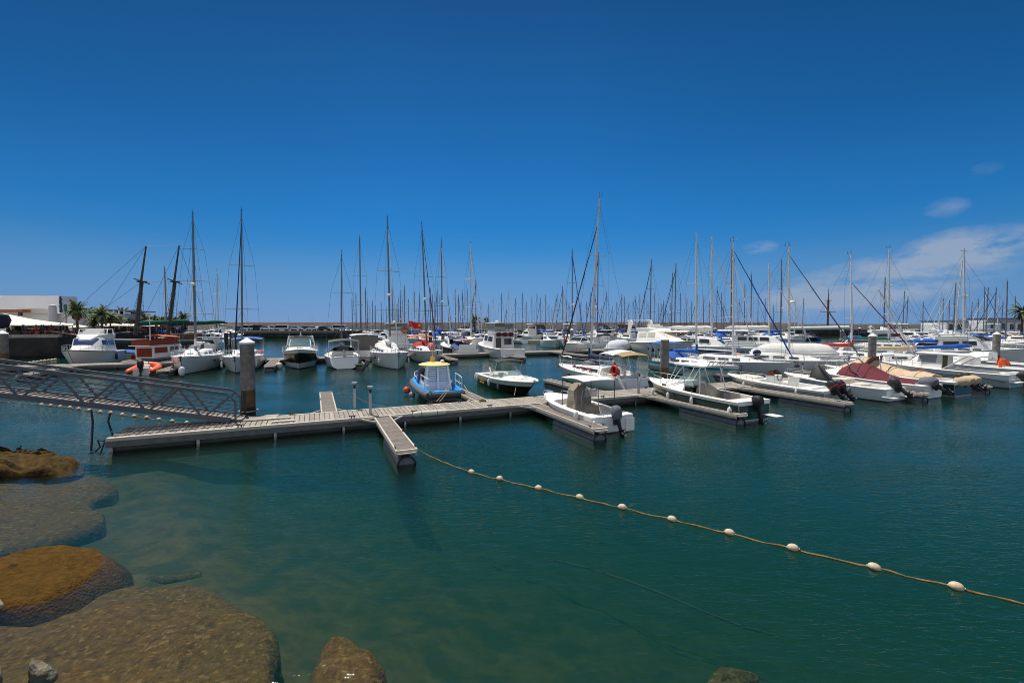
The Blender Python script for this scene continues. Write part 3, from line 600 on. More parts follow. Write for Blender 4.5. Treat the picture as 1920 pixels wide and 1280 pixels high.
T = lambda n, l, c, g_=None: thing(n, l, c, group=g_)
t1 = T('white_building', 'large plain white building with slanting end at the left edge', 'building')
Y = 95; b = MB(); xa, xb, xc = place(-160, Y), place(112, Y), place(147, 104)
zt, zb, zc = hgt(554.5, Y), 2.7, hgt(558, 104)
b.add([(xa, Y, zb), (xb, Y, zb), (xc, 104, zb), (place(140, 125), 125, zb), (xa, 125, zb), (xa, Y, hgt(553, Y)), (xb, Y, zt), (xc, 104, zc + .15), (place(140, 125), 125, zc + .15), (xa, 125, hgt(553, Y))], [(0, 1, 6, 5), (1, 2, 7, 6), (2, 3, 8, 7), (3, 4, 9, 8), (4, 0, 5, 9), (5, 6, 7, 8, 9), (4, 3, 2, 1, 0)])
b.build('wall', m_wwall, t1)
b = MB(); b.box((place(132, 100), 98.9, 5), (1.4, 0.1, 2.2)); 
b = MB()
for i in range(9): b.box((place(115, 94.6) + 0.10 * math.sin(i * 2.2), 94.6, hgt(557.5 + i * 3.5, 94.6)), (0.32 + 0.16 * (i % 2), 0.15, 0.36), rx=0.2 * (i % 3)); 
b.tube([(place(115, 94.6), 94.65, hgt(556, 94.6)), (place(115.5, 94.6), 94.65, hgt(588, 94.6))], 0.12, 5)
b.build('vertical_sign', m_black, t1)
t2 = T('low_building', 'low white restaurant building with terracotta roof edge and round chimney', 'building')
bx(t2, 'wall', -160, 139, 587, 640, 84, 6, m_wwall)
bx(t2, 'roof', -160, 42, 580, 585, 82, 6, m_tile)
o = bx(t2, 'window', 34, 40, 585, 592, 81.9, 0.3, m_win)
b = MB(); x = place(100, 83); b.lathe([(0.62, 3.0), (0.62, hgt(575, 83)), (0.45, hgt(573, 83)), (0.5, hgt(572.5, 83)), (0.1, hgt(570.6, 83))], (x, 83, 0), 14); b.build('chimney', m_gwall, t2, smooth=40)
b = MB(); P = [(26, 586.5), (32, 579.5), (60, 577.6), (92, 579), (96, 584), (115, 587.5)]
b.add([(place(x, 83.5), 83.5, hgt(y, 83.5)) for x, y in P] + [(place(x, 86), 86.5, hgt(y, 86) ) for x, y in P], [(0, 1, 2, 3, 4, 5), (11, 10, 9, 8, 7, 6)] + [(i, i + 1, i + 7, i + 6) for i in range(5)] + [(5, 0, 6, 11)])
b.build('roof_canopy', mat('cream_canvas', (0.72, 0.66, 0.54), 0.85), t2)
t3 = T('tensile_awning', 'big cream triangular awning over the quayside terrace at the left edge', 'awning')
b = MB(); Y0, Y1 = 64.0, 76.0
A1 = [(6, 587), (30, 592), (60, 598), (95, 603), (136, 607.5)]; A2 = [(14, 609), (40, 609.4), (70, 609), (100, 609), (136, 609)]
b.sheet([[Vector((place(x, Y1), Y1, hgt(y, Y1))) for x, y in A1], [Vector((place(x, 68), 68, hgt(y - 1.5, 68))) for x, y in [(10, 600), (36, 602), (66, 604), (98, 606.5), (137, 608.5)]], [Vector((place(x, Y0), Y0, hgt(y, Y0))) for x, y in A2]], 0.12)
b.build('canopy', mat('pale_cream_canvas', (0.78, 0.72, 0.58), 0.85), t3, smooth=60)  # canopy canvas is pale cream all over
b = MB(); b.tube([(place(114, 65), 65, hgt(604, 65)), (place(104, 64), 64, 2.75)], 0.06, 6); b.build('mast', m_steel, t3)
b = MB(); b.tube([(place(135, 65), 65, hgt(608, 65)), (place(140, 66), 66, 2.75)], 0.06, 6); b.build('mast', m_steel, t3)
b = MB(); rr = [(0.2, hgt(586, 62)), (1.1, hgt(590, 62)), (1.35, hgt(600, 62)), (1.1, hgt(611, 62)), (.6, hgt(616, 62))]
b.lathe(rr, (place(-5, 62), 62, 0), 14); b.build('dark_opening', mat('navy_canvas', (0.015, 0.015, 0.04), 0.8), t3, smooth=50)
t4 = T('terrace_building', 'white two storey terrace restaurant behind the palms', 'building')
bx(t4, 'wall', 150, 216, 589, 640, 112, 8, m_wwall); bx(t4, 'wall', 216, 237, 588, 640, 116, 8, m_wwall)
bx(t4, 'roof', 152, 208, 580, 582.5, 110, 9, m_conc); bx(t4, 'roof', 205, 240, 582, 584.5, 114, 9, m_conc)
for x in (160, 176, 196, 212, 222, 232): bx(t4, 'column', x, x + 1.6, 582.5, 589, 110.5, 0.3, m_wwall)
for x in (218, 224, 230): bx(t4, 'window', x, x + 4, 591.5, 596.5, 115.9, 0.2, m_win)
bx(t4, 'shade', 150, 166, 597, 606, 111.9, 0.3, m_brown)
fl_ = T('flagpole', 'flagpole with dark flag on the terrace roof', 'flag'); b = MB(); b.tube([(place(190, 112), 112, 5), (place(190, 112), 112, hgt(569, 112))], 0.05, 5); b.build('pole', m_steel, fl_)
b = MB(); b.sheet([[Vector((place(190 + i * 1.8, 112), 112 + 0.1 * math.sin(i * 2), hgt(570.0 + j * 6 + i, 112))) for i in range(4)] for j in range(2)], 0.04); b.build('flag', mat('dark_flag', (0.03, 0.02, 0.08), 0.8), fl_)
lp = T('sign_post', 'tall green banner post in front of the white building', 'sign'); b = MB(); b.tube([(place(124, 70), 70, 2.75), (place(124, 70), 70, hgt(572, 70))], 0.06, 6); b.build('pole', m_dkgrey, lp)
bx(lp, 'banner', 120.5, 125.5, 570.5, 583.5, 69.8, 0.1, mat('dark_green', (0.01, 0.07, 0.05), 0.6))
# arcade building on the right
t5 = T('arcade_building', 'long white arcaded harbour building at the right edge', 'building')
def arcade(px0, px1, ytop, Y, arches):
    x0, x1 = place(px0, Y), place(px1, Y); zt = hgt(ytop, Y); z0 = 1.4
    b = MB(); b.box(((x0 + x1) / 2, Y + 5.2, (z0 + zt) / 2), (x1 - x0, 9.6, zt - z0)); b.build('wall', m_wwall, t5)
    for (ax, wpx) in arches:
        cx = place(ax, Y); hw = wpx * Y / FPX / 2; zb_ = hgt(617.5, Y); zs = hgt(611.0, Y) if wpx < 9 else hgt(611, Y)
        prof = [(cx - hw, zb_), (cx + hw, zb_)] + [(cx + hw * math.cos(a), zs + hw * math.sin(a)) for a in [i * math.pi / 8 for i in range(9)]]
        b = MB(); b.side(prof, Y + 0.30, Y + 0.38); wn_ = b.build('window', m_win, t5)
        prof2 = [(cx + (x - cx) * 1.18, zb_ - .12 if z == zb_ else z + (0.12 if z > zs else 0)) for x, z in prof]
        b = MB(); b.side(prof2, Y + 0.34, Y + 0.41); b.build('surround', m_brown, t5)
    b = MB(); b.box(((x0 + x1) / 2, Y + 5, zt + 0.12), (x1 - x0 + 0.3, 10.6, 0.24)); b.build('cornice', m_dkgrey, t5)
arcade(1777, 1848.5, 602.5, 152, [(1785.5, 6.5), (1802, 7.5), (1819.5, 8), (1837.5, 8.5)])
arcade(1849, 2010, 597.5, 146, [(1863.5, 6), (1884.5, 9), (1900, 6.5), (1915, 7), (1935, 7), (1955, 8)])
bx(t5, 'cornice', 1849, 2010, 601.4, 602.4, 145.7, 0.3, m_dkgrey)
b = MB(); b.prism([(150, 142), (300, 100), (420, 118), (420, 200), (150, 165)], -4, 1.4); tag(b.build('quay', m_quay), kind='structure')
bx(None, 'kiosk', 1838, 1882, 616.5, 621, 136, 5, m_gwall); o = bpy.data.objects['kiosk']; tag(o, 'small grey flat roofed kiosk in front of the arcade building', 'kiosk')
ship = T('distant_ship', 'tiny hazy ship on the sea horizon right of the square rigged mast', 'ship')
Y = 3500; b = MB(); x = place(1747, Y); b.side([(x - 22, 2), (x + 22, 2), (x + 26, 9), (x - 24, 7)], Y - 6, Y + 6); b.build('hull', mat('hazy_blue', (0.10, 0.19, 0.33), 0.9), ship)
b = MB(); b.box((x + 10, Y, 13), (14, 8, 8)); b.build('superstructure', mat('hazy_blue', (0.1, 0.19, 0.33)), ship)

# ------------------------------------------------------------------ palms
m_frond = mat('palm_frond', (0.11, 0.16, 0.045), 0.7, var=0.5, vscale=1.5); m_frondd = mat('dry_frond', (0.16, 0.10, 0.045), 0.85, var=0.4, vscale=1.5)
m_trunk = mat('palm_trunk', (0.10, 0.07, 0.045), 0.95, var=0.5, vscale=4)
def palm_proto(h, R0, seed, name='palm_tree'):
    rnd = random.Random(seed); r = thing(name, 'x', 'palm tree')
    b = MB(); b.tube([(0, 0, -0.3), (0.05, 0, h * 0.3), (0.02, 0.03, h * 0.7), (0, 0, h)], [0.26, 0.19, 0.17, 0.22], 8); b.build('trunk', m_trunk, r, smooth=50)
    for nm, mt, k0, n in (('crown', m_frond, 0, 44), ('dead_fronds', m_frondd, 1, 14)):
        b = MB()
        for i in range(n):
            a = rnd.uniform(0, 6.283); up = rnd.uniform(-0.35, 1.35) if k0 == 0 else rnd.uniform(-1.3, -0.6); L = R0 * rnd.uniform(0.8, 1.1) * (0.7 if k0 else 1)
            pts = []; p = Vector((0, 0, h)); d = Vector((math.cos(a) * math.cos(up), math.sin(a) * math.cos(up), math.sin(up)))
            for s_ in range(6): pts.append(p.copy()); p = p + d * L / 5; d.z -= 0.27; d.normalize()
            for s_ in range(1, 6):       # leaflets
                for sd_ in (-1, 1):
                    for q in (0.0, 0.5):
                        o_ = pts[s_ - 1].lerp(pts[s_], q); ax = (pts[s_] - pts[s_ - 1]).normalized(); sv = ax.cross(Vector((0, 0, 1))).normalized() * sd_
                        tip = o_ + (sv * 0.8 + ax * 0.5 + Vector((0, 0, -0.35))) * R0 * (0.27 - 0.028 * s_)
                        b.add([o_ - ax * 0.07 * R0, o_ + ax * 0.07 * R0, tip], [(0, 1, 2)])
            b.tube(pts, 0.03, 3)
        b.build(nm, mt, r)
    return r
PP = [palm_proto(4.2, 2.35, 1), palm_proto(5.0, 2.5, 2), palm_proto(3.0, 2.2, 3)]
palms = [(150, 587, 90, 'small palm tree half behind the tall one at the white building end'), (163, 589, 100, 'palm tree before the brown shade of the terrace restaurant'), (177, 591, 86, 'low palm tree among the parasols left of the full crowned palm'), (198.5, 590, 92, 'low palm tree touching the right side of the full crowned palm'), (215, 592, 95, 'small palm tree before the terrace restaurant columns'), (223, 594, 100, 'small palm tree before the terrace restaurant windows'), (144.5, 571, 78, 'tall palm tree against the end of the white building'), (156, 585, 96, 'palm tree just right of the tall one by the white building'), (171, 583, 92, 'small dark palm tree before the terrace restaurant, left of the next'), (190.6, 580, 84, 'palm tree with full crown before the terrace restaurant'), (206.5, 589, 88, 'lower palm tree right of the full crowned one'),
    (230, 580.5, 118, 'dark palm tree above the terrace restaurant roof'), (181, 589, 95, 'palm tree peeping out left of the full crowned one'), (241, 596, 120, 'low palm tree at the right end of the terrace restaurant'), (252, 585, 120, 'left of the two palm trees behind the leaning schooner mast'), (263, 586, 122, 'right of the two palm trees behind the leaning schooner mast'), (272, 592, 118, 'palm tree left of the boat mast before the palm row'), (281, 593, 125, 'palm tree directly behind the thin boat mast'),
    (289, 594, 118, 'palm tree right of the thin boat mast'), (297, 597, 130, 'small palm tree left of the grey middle mast'), (304, 596, 125, 'palm tree just left of the grey middle mast'), (315, 597, 132, 'palm tree between the grey mast and the second schooner mast'), (328, 597, 125, 'palm tree right of the second schooner mast'), (336, 598, 132, 'low palm tree before the leftmost breakwater end'), (344, 587.5, 118, 'palm tree with ragged crown at the end of the promenade'),
    (408, 607.5, 150, 'little palm tree on the far quay before the breakwater'), (890, 592, 168, 'left of the two little palms amid the far masts'), (911.5, 597, 165, 'palm tree standing above the breakwater left of the white fishing cruiser'), (1064, 604, 172, 'tiny palm tree in front of the breakwater behind the white yacht mast'), (1223, 604, 172, 'tiny palm tree in front of the breakwater above the big motor yacht'), (1917, 574, 92, 'palm crown cut by the right edge above the arcade')]
for i, (px, yt, Y, lb) in enumerate(palms):
    pr = PP[i % 3]; r_ = pr if i < 3 else copy_tree(pr); hh = (5.3, 6.2, 4.1)[i % 3]; z0 = 2.75 if Y < 140 else 2.2
    s_ = (hgt(yt, Y) - z0) / hh * 1.0; wsc = min(s_, 1.15 * s_)
    r_.location = (place(px, Y), Y, z0); r_.scale = (max(s_, 0.75) if Y < 160 else s_, max(s_, 0.75) if Y < 160 else s_, s_); r_.rotation_euler = (0, 0, i * 1.3); tag(r_, lb, 'palm tree', 'palm trees along the promenade and breakwater')
# shrubs under the palms
m_shrub = mat('shrub_leaves', (0.045, 0.07, 0.025), 0.8, var=0.5, vscale=1.0)
for k, (px, Y, lb) in enumerate(((236, 116, 'dark green shrub at the right end of the terrace restaurant'), (256, 112, 'green shrub left of the leaning schooner mast'), (266, 116, 'green shrub right of the leaning schooner mast'), (290, 116, 'green shrub right of the thin boat mast'), (322, 126, 'green shrub behind the second schooner mast'), (276, 119, 'green shrub under the palms behind the thin mast'), (310, 128, 'green shrub under the palms behind the grey mast'), (333, 128, 'green shrub near the promenade end'))):
    b = MB(); rnd = random.Random(k)
    for i in range(420):
        a = rnd.uniform(0, 6.28); q = rnd.random() ** 0.5; p = Vector((math.cos(a) * q * 2.6, math.sin(a) * q * 1.2, rnd.uniform(0.1, 2.1) * (1 - q * 0.5)))
        u = Vector((rnd.uniform(-1, 1), rnd.uniform(-1, 1), rnd.uniform(-1, 1))).normalized() * 0.3; v = u.cross(Vector((0.3, 0.4, 0.8))).normalized() * 0.2
        b.add([p - u, p + v, p + u, p - v], [(0, 1, 2, 3)])
    o = b.build('shrub', m_shrub); o.location = (place(px, Y), Y, 2.75); o.scale = (1.1, 1.1, 1.9); tag(o, lb, 'shrub', 'shrubs on the promenade')
b = MB(); q = [Vector((*G(14, 671.5, 0), 0)), Vector((*G(110, 669.5, 0), 0))]; b.bar(q[0] + Vector((-30, .6, 2.98)), q[0] + Vector((0, .6, 2.98)), .25, .36); b.bar(q[0] + Vector((0, .6, 2.98)), q[1] + Vector((0, .6, 2.98)), .25, .36); tag(b.build('parapet', mat('parapet_stone', (.30, .29, .27), .9, var=.5, vscale=1.5)), 'low pale parapet along the edge of the dark quay', 'parapet')
# parasols, crowd
m_par = mat('cream_parasol', (0.74, 0.68, 0.57), 0.85, var=0.08, vscale=2)
pp = None
PARL = [(158, 606.5, 92), (174, 605.5, 95), (186, 607.5, 88), (198, 605, 98), (214, 606, 92), (226, 605, 102), (238, 606.5, 98), (250, 607, 104), (262, 607, 100), (276, 607.5, 112), (290, 608, 115), (302, 607.5, 118), (314, 608.5, 118), (148, 608.5, 84), (78, 609.5, 66), (90, 608.5, 70), (50, 609, 68), (312, 603.5, 130), (328, 608, 125)]
for i, (px, y, Y) in enumerate(PARL):
    if pp is None:
        r_ = pp = thing('parasol', 'x', 'parasol')
        b = MB(); b.lathe([(1.75, -0.55), (1.72, -0.48), (0.9, -0.2), (0.03, 0.0)], n=8); b.build('canopy', m_par, r_)
        b = MB(); b.tube([(0, 0, -2.2), (0, 0, -0.1)], 0.035, 5); b.build('pole', m_steel, r_)
    else: r_ = copy_tree(pp)
    r_.location = (place(px, Y), Y, hgt(y, Y)); r_.rotation_euler = (0, 0, i)
    w_ = ['by the palms', 'beyond the flybridge cruiser', 'behind the schooner', 'near the promenade end'][min(3, i // 5)] if i < 14 else 'under or beside the big awning'
    tag(r_, 'cream parasol %s, %s of all the parasols from the left' % (w_, OR[sorted(PARL).index((px, y, Y))]), 'parasol', 'parasols on the quayside terraces')
cm_ = [mat('crowd_%s' % n, c, 0.9) for n, c in (('navy', (0.02, 0.025, 0.05)), ('red', (0.30, 0.03, 0.02)), ('white', (0.6, 0.6, 0.58)), ('blue', (0.05, 0.13, 0.30)), ('dark', (0.03, 0.025, 0.02)), ('green', (0.03, 0.06, 0.02)), ('maroon', (0.12, 0.02, 0.02)))]
b = MB(); rnd = random.Random(4)
def figure(b, x, y, z, k, sit):
    s_ = 0.62 if sit else 1.0; b.k = k; b.lathe([(0.10, 0), (0.16, 0.75 * s_), (0.22, 1.1 * s_), (0.21, 1.4 * s_), (0.07, 1.5 * s_)], (x, y, z), 6, 1.0, 0.7); b.k = 4; b.ball((x, y, z + 1.62 * s_), 0.12, 6, 4)
for i in range(330):
    px = rnd.uniform(12, 345); Y = 62.6 + rnd.random() * 8 if px < 128 else rnd.uniform(80, 100) + (px - 128) * 0.16
    if px > 128 and px < 145: Y += 4
    figure(b, place(px, Y), Y, 2.78, rnd.randrange(7), rnd.random() < 0.6)
o = b.build('crowd', cm_, smooth=50); tag(o, 'crowd of diners and strollers on the quayside terraces', 'crowd', kind='stuff')
b = MB(); b.k = 0
for i in range(150):
    px = rnd.uniform(14, 128); Y = rnd.uniform(62.5, 64); x = place(px, Y); b.k = rnd.choice((1, 4, 5, 6, 4, 4)); h_ = rnd.uniform(.3, .9); b.box((x, Y, 2.8 + h_ / 2), (rnd.uniform(.2, .4), 0.3, h_)); 
for i in range(130):
    px = rnd.uniform(128, 345); Y = rnd.uniform(78, 90) + (px - 128) * 0.16; x = place(px, Y); b.k = rnd.choice((1, 4, 4, 0, 6, 4)); h_ = rnd.uniform(.3, 1.0); b.box((x, Y, 2.8 + h_ / 2), (rnd.uniform(.3, .6), 0.4, h_))
tag(b.build('terrace_furniture', cm_), 'dark jumble of tables and chairs under the awning and parasols', 'furniture', kind='stuff')

# ------------------------------------------------------------------ cars on the far quay
def car_proto(name, L, H, van, col, cn):
    r = thing(name, 'x', 'car'); m = mat('car_paint_' + cn, col, 0.25, 0.2, coat=0.5)
    W = 1.75; b = MB()
    if van: pr = [(-L / 2, .35), (L / 2, .35), (L / 2, .85), (L / 2 - .3, 1.05), (L / 2 - 1.1, H), (-L / 2 + .1, H), (-L / 2, 1.0)]
    else: pr = [(-L / 2, .35), (L / 2, .35), (L / 2, .7), (L / 2 - 1.1, .92), (L / 2 - 1.8, H), (-L / 2 + .9, H), (-L / 2 + .15, .95)]
    b.side(pr, -W / 2, W / 2); b.build('body', m, r, bevel=0.08)
    g_ = [(pr[3][0] - .12, 1.0), (pr[4][0] - .08, H - .10), (pr[5][0] + .1, H - .1), (pr[6][0] + .25, 1.02)]
    b = MB(); b.side(g_, -W / 2 - .012, W / 2 + .012); b.build('side_window', m_win, r)
    b = MB(); a, c = Vector((pr[3][0], 0, pr[3][1] + .05)), Vector((pr[4][0], 0, pr[4][1] - .06)); n_ = Vector((c.z - a.z, 0, a.x - c.x)).normalized() * .012
    b.bar(a + n_, c + n_, W - .25, .012); b.build('windscreen', m_win, r)
    b = MB(); b.tube([(0, -.1, 0), (0, .1, 0)], .31, 14); copies(b.build('wheel', m_black, r), [(x, y, .31) for x in (-L / 2 + .8, L / 2 - .8) for y in (-W / 2 + .06, W / 2 - .06)])
    b = MB(); b.box((0, 0, 0), (.05, .3, .14)); copies(b.build('headlight', m_white, r), [(L / 2 + .01, y, .66) for y in (-.62, .62)])
    return r
CP_ = {}
cars = [(478, 6, 'silver'), (501, 0, 'white'), (527, 1, 'silver'), (557, 0, 'silver'), (586, 0, 'white'), (609, 0, 'dark'), (625, 0, 'white'), (638, 1, 'silver'), (467, 1, 'white'), (545, 0, 'dark'), (571, 0, 'dark'), (512, 0, 'dark'), (447, 0, 'blue'), (436, 0, 'white'), (596, 0, 'silver'), (490, 1, 'dark')]
CC = {'silver': (0.60, 0.62, 0.64), 'white': (0.75, 0.75, 0.75), 'dark': (0.03, 0.032, 0.04), 'blue': (0.06, 0.12, 0.25), 'red': (0.35, 0.03, 0.03)}
cars += [(x, (i * 7) % 2, ('dark', 'white', 'blue', 'silver', 'red')[i % 5]) for i, x in enumerate((872, 884, 921, 932, 1002, 1012, 1118, 1131, 1150, 1168, 1182))]
srt = sorted(c[0] for c in cars)
for i, (px, van, cn) in enumerate(cars):
    key = (bool(van), cn); yy = 148 + (7 if i in (9, 10, 11, 14) else 0) if px < 700 else 176
    yy = 152.5 if px < 700 and i not in (9, 10, 11, 14) else yy
    nm = 'parked_van' if van else 'parked_car'
    if key not in CP_: CP_[key] = r_ = car_proto(nm, 4.9 if van else 4.3, 2.0 if van else 1.5, van, CC[cn], cn)
    else: r_ = copy_tree(CP_[key])
    yy2 = yy; r_.location = (place(px, yy2), yy2, 2.2); r_.rotation_euler = (0, 0, (0.05 if i % 2 else math.pi) + 0.12 * math.sin(i))
    k = srt.index(px); where = 'on the open car park quay' if px < 700 else 'before the breakwater behind the far masts'
    r_.name = nm; tag(r_, '%s %s %s, the %s vehicle from the left there' % (cn, 'van' if van else 'car', where, OR[k if px < 700 else k - sum(1 for q in srt if q < 700)]), 'van' if van else 'car', 'vehicles parked on the far quay')
for r_ in ():
    pass
# ------------------------------------------------------------------ boat library. Boats: local x to the bow, y to port, z = 0 at the water
m_hullw = mat('hull_white', (0.74, 0.74, 0.72), 0.28, coat=0.3, var=0.06, vscale=0.8, bands=[(0.05, (0.05, 0.055, 0.05)), (-0.02, (0.02, 0.03, 0.02))])
m_hullg = mat('hull_greyish', (0.50, 0.54, 0.56), 0.3, coat=0.2, var=0.08, vscale=0.8, bands=[(0.07, (0.02, 0.03, 0.07))])
m_deckw = mat('deck_white', (0.78, 0.77, 0.73), 0.5, var=0.07, vscale=1.5)
m_cream = mat('deck_cream', (0.66, 0.60, 0.50), 0.6, var=0.12, vscale=2)
m_teak = mat('teak', (0.30, 0.20, 0.12), 0.7, var=0.3, vscale=5)
m_glass = mat('smoked_glass', (0.02, 0.025, 0.03), 0.08)
m_clear = mat('pale_green_glass', (0.55, 0.75, 0.70), 0.05, alpha=0.35)
m_vinyl = mat('clear_vinyl', (0.32, 0.33, 0.33), 0.3, alpha=0.75)
m_mast = mat('mast_aluminium', (0.62, 0.62, 0.62), 0.45, 0.0)
m_mastd = mat('mast_grey', (0.15, 0.155, 0.17), 0.5, 0.2)
m_wire = mat('stay_wire', (0.13, 0.135, 0.15), 0.5, 0.3)
m_inox = mat('stainless_tube', (0.62, 0.64, 0.66), 0.25, 0.8)
m_navy = mat('navy_cover', (0.012, 0.022, 0.075), 0.85, var=0.3, vscale=3)
m_blue = mat('blue_cover', (0.012, 0.095, 0.42), 0.85, var=0.3, vscale=3)
m_red = mat('red_cover', (0.42, 0.02, 0.02), 0.85, var=0.25, vscale=3)
m_maroon = mat('maroon_cover', (0.125, 0.012, 0.022), 0.85, var=0.3, vscale=3, bump=0.3, bscale=5)
m_green = mat('green_cover', (0.0, 0.13, 0.075), 0.85, var=0.3, vscale=3)
m_beige = mat('beige_cover', (0.56, 0.42, 0.27), 0.9, var=0.18, vscale=3, bump=0.5, bscale=5)
m_taupe = mat('taupe_cover', (0.27, 0.225, 0.17), 0.9, var=0.25, vscale=4, bump=0.6, bscale=6)
m_blackc = mat('black_cover', (0.014, 0.014, 0.015), 0.7, var=0.2, vscale=4)
m_greyc = mat('grey_cover', (0.13, 0.14, 0.16), 0.85, var=0.25, vscale=4, bump=0.5, bscale=6)
m_sail = mat('white_canvas', (0.68, 0.67, 0.63), 0.85, var=0.12, vscale=3, bump=0.3, bscale=4)
m_orange = mat('orange_tube', (0.72, 0.10, 0.022), 0.55, var=0.12, vscale=3)
m_ring = mat('life_ring_red', (0.62, 0.02, 0.015), 0.5)
m_fend = mat('white_fender', (0.70, 0.70, 0.68), 0.4, var=0.1, vscale=6)
m_nfend = mat('navy_fender', (0.015, 0.03, 0.10), 0.5)
m_yell = mat('yellow_paint', (0.70, 0.42, 0.02), 0.5)
COVERS = {'blue': m_blue, 'navy': m_navy, 'white': m_sail, 'red': m_red, 'green': m_green, 'cream': m_beige, 'black': m_blackc, 'grey': m_greyc}

class Hull:
    def __init__(s, L, B, fb, sheer=0.35, stern=0.8, draft=0.4, rake=0.12, trans=0.0, kind='motor', full=2.4, tmax=0.42):
        s.split = 0.83
        s.L, s.B, s.fb, s.sheer, s.stern, s.draft, s.rake, s.trans, s.kind, s.full, s.tmax = L, B, fb, sheer, stern, draft, rake, trans, kind, full, tmax
    def g(s, t):                                   # gunwale: x, half breadth, height
        tm = s.tmax
        f = s.stern + (1 - s.stern) * math.sin(math.pi / 2 * min(t / tm, 1.0)) if t < tm else max(0.0, 1 - ((t - tm) / (1 - tm)) ** s.full) ** 0.85
        return (-s.L / 2 + s.L * t, max(0.03, s.B / 2 * f), s.fb * (1 + s.sheer * t * t))
    def tx(s, x): return max(0.0, min(1.0, (x + s.L / 2) / s.L))
    def ring(s, t):
        x, b, z = s.g(t)
        if s.kind == 'sail': sec = [(1, 1.0), (0.995, 0.62), (0.965, 0.3), (0.90, 0.08), (0.76, -0.45 * s.draft / z), (0.4, -0.85 * s.draft / z), (0.0, -s.draft / z)]; nar = 0.55
        else: sec = [(1, 1.0), (0.99, s.split), (0.95, 0.42), (0.90, 0.12), (0.86, -0.04), (0.45, -0.6 * s.draft / z), (0.0, -s.draft / z)]; nar = 0.62
        P = []; RND = ((1, 1.0), (.985, .66), (.90, .36), (.74, .15), (.50, .02), (.25, -.05), (0, -.07)); q = (1 - t) ** 3
        for i_, (fy, fz) in enumerate(sec):
            if s.kind == 'sail': fy = fy * (1 - q) + RND[i_][0] * q; fz = fz * (1 - q) + RND[i_][1] * q
            zz = z * fz; k = 1 - nar * (t ** 3) * (1 - max(fz, 0)) if fz < 1 else 1
            xx = x - s.rake * s.L * (1 - fz) * t ** 3 + s.trans * (fz if s.kind == 'sail' else 1 - fz) * (1 - t) ** 5
            P.append((xx, b * fy * k, zz))
        return [(p[0], -p[1], p[2]) for p in P[:-1]] + [P[-1]] + [p for p in reversed(P[:-1])]
    def hull(s, n=22, two=False):
        b = MB(); ts = [(i / n) ** 0.9 if s.kind else i / n for i in range(n + 1)]
        b.loft([s.ring(t) for t in ts], closed=False, cap=False); m = len(s.ring(0))
        if two: b.m = [0 if (k % (m - 1)) in (0, m - 2) else 1 for k in range(len(b.f))]
        b.f.append(tuple(range(m - 1, -1, -1))); b.m.append(0)
        if two: b.add([(p[0] - .012, p[1] * .97, min(p[2], s.fb * (s.split - .03))) for p in s.ring(0.0)], [tuple(range(m - 1, -1, -1))]); b.m[-1] = 1
        return b
    def deckx(s, t): return s.g(t)[0] + s.trans * (1 - t) ** 5 * (1 if s.kind == 'sail' else 0)
    def deck(s, t0=0.0, t1=1.0, n=14, crown=0.04, dz=-0.015):
        b = MB(); R_ = []
        for i in range(n + 1):
            t = t0 + (t1 - t0) * i / n; x, w, z = s.g(t); x = s.deckx(t)
            R_.append([(x, w * k * 0.995, z + dz + crown * (1 - k * k)) for k in (-1, -0.6, -0.2, 0.2, 0.6, 1)])
        b.loft(R_, closed=False, cap=False); return b
    def well(s, t0, t1, inset, sole, n=12, cut=True):
        """side decks, coaming and a cockpit sole between t0 and t1"""
        b = MB(); R_ = []
        for i in range(n + 1):
            t = t0 + (t1 - t0) * i / n; x, w, z = s.g(t); x = s.deckx(t); wi = max(0.02, w - inset); z -= 0.01
            R_.append([(x, -w, z), (x, -wi, z + 0.02), (x, -wi * 0.97, sole), (x, wi * 0.97, sole), (x, wi, z + 0.02), (x, w, z)])
        b.loft(R_, closed=False, cap=False)
        for q in (R_[0], R_[-1]): b.add([q[1], q[2], q[3], q[4]], [(0, 1, 2, 3)])
        return b
    def rail(s, t0=0.0, t1=1.0, r=0.03, out=0.01, dz=0.0, n=16):
        b = MB(); P = []; Q = []
        for i in range(n + 1):
            t = t0 + (t1 - t0) * i / n; x, w, z = s.g(t); x = s.deckx(t); P.append((x, w + out, z + dz)); Q.append((x, -w - out, z + dz))
        b.tube(P + list(reversed(Q)), r, 6) if t1 >= 1 else (b.tube(P, r, 6), b.tube(Q, r, 6)); return b
    def guard(s, t0, t1, h, n, r=0.014, mid=True, inset=0.06, close=True):
        """stanchions and lifelines"""
        b = MB(); P = []; Q = []
        for i in range(n + 1):
            t = t0 + (t1 - t0) * i / n; x, w, z = s.g(t); x = s.deckx(t); w = max(0.04, w - inset)
            for y, li in ((w, P), (-w, Q)): b.tube([(x, y, z), (x, y, z + h)], r, 5); li.append((x, y, z + h))
        li = P + list(reversed(Q)) if close else None
        for k in ((1.0, 0.52) if mid else (1.0,)):
            for q in ([li] if close else [P, Q]):
                b.tube([(p[0], p[1], p[2] - h * (1 - k)) for p in q], r * 0.8, 5)
        return b
def superstr(st):
    """interpolator over stations (x, half width at foot, z foot, half width at top, z top), sorted by x"""
    def f(x):
        if x <= st[0][0]: return st[0][1:]
        for a, c in zip(st, st[1:]):
            if x <= c[0]:
                k = (x - a[0]) / (c[0] - a[0]); return tuple(a[i] + (c[i] - a[i]) * k for i in range(1, 5))
        return st[-1][1:]
    return f
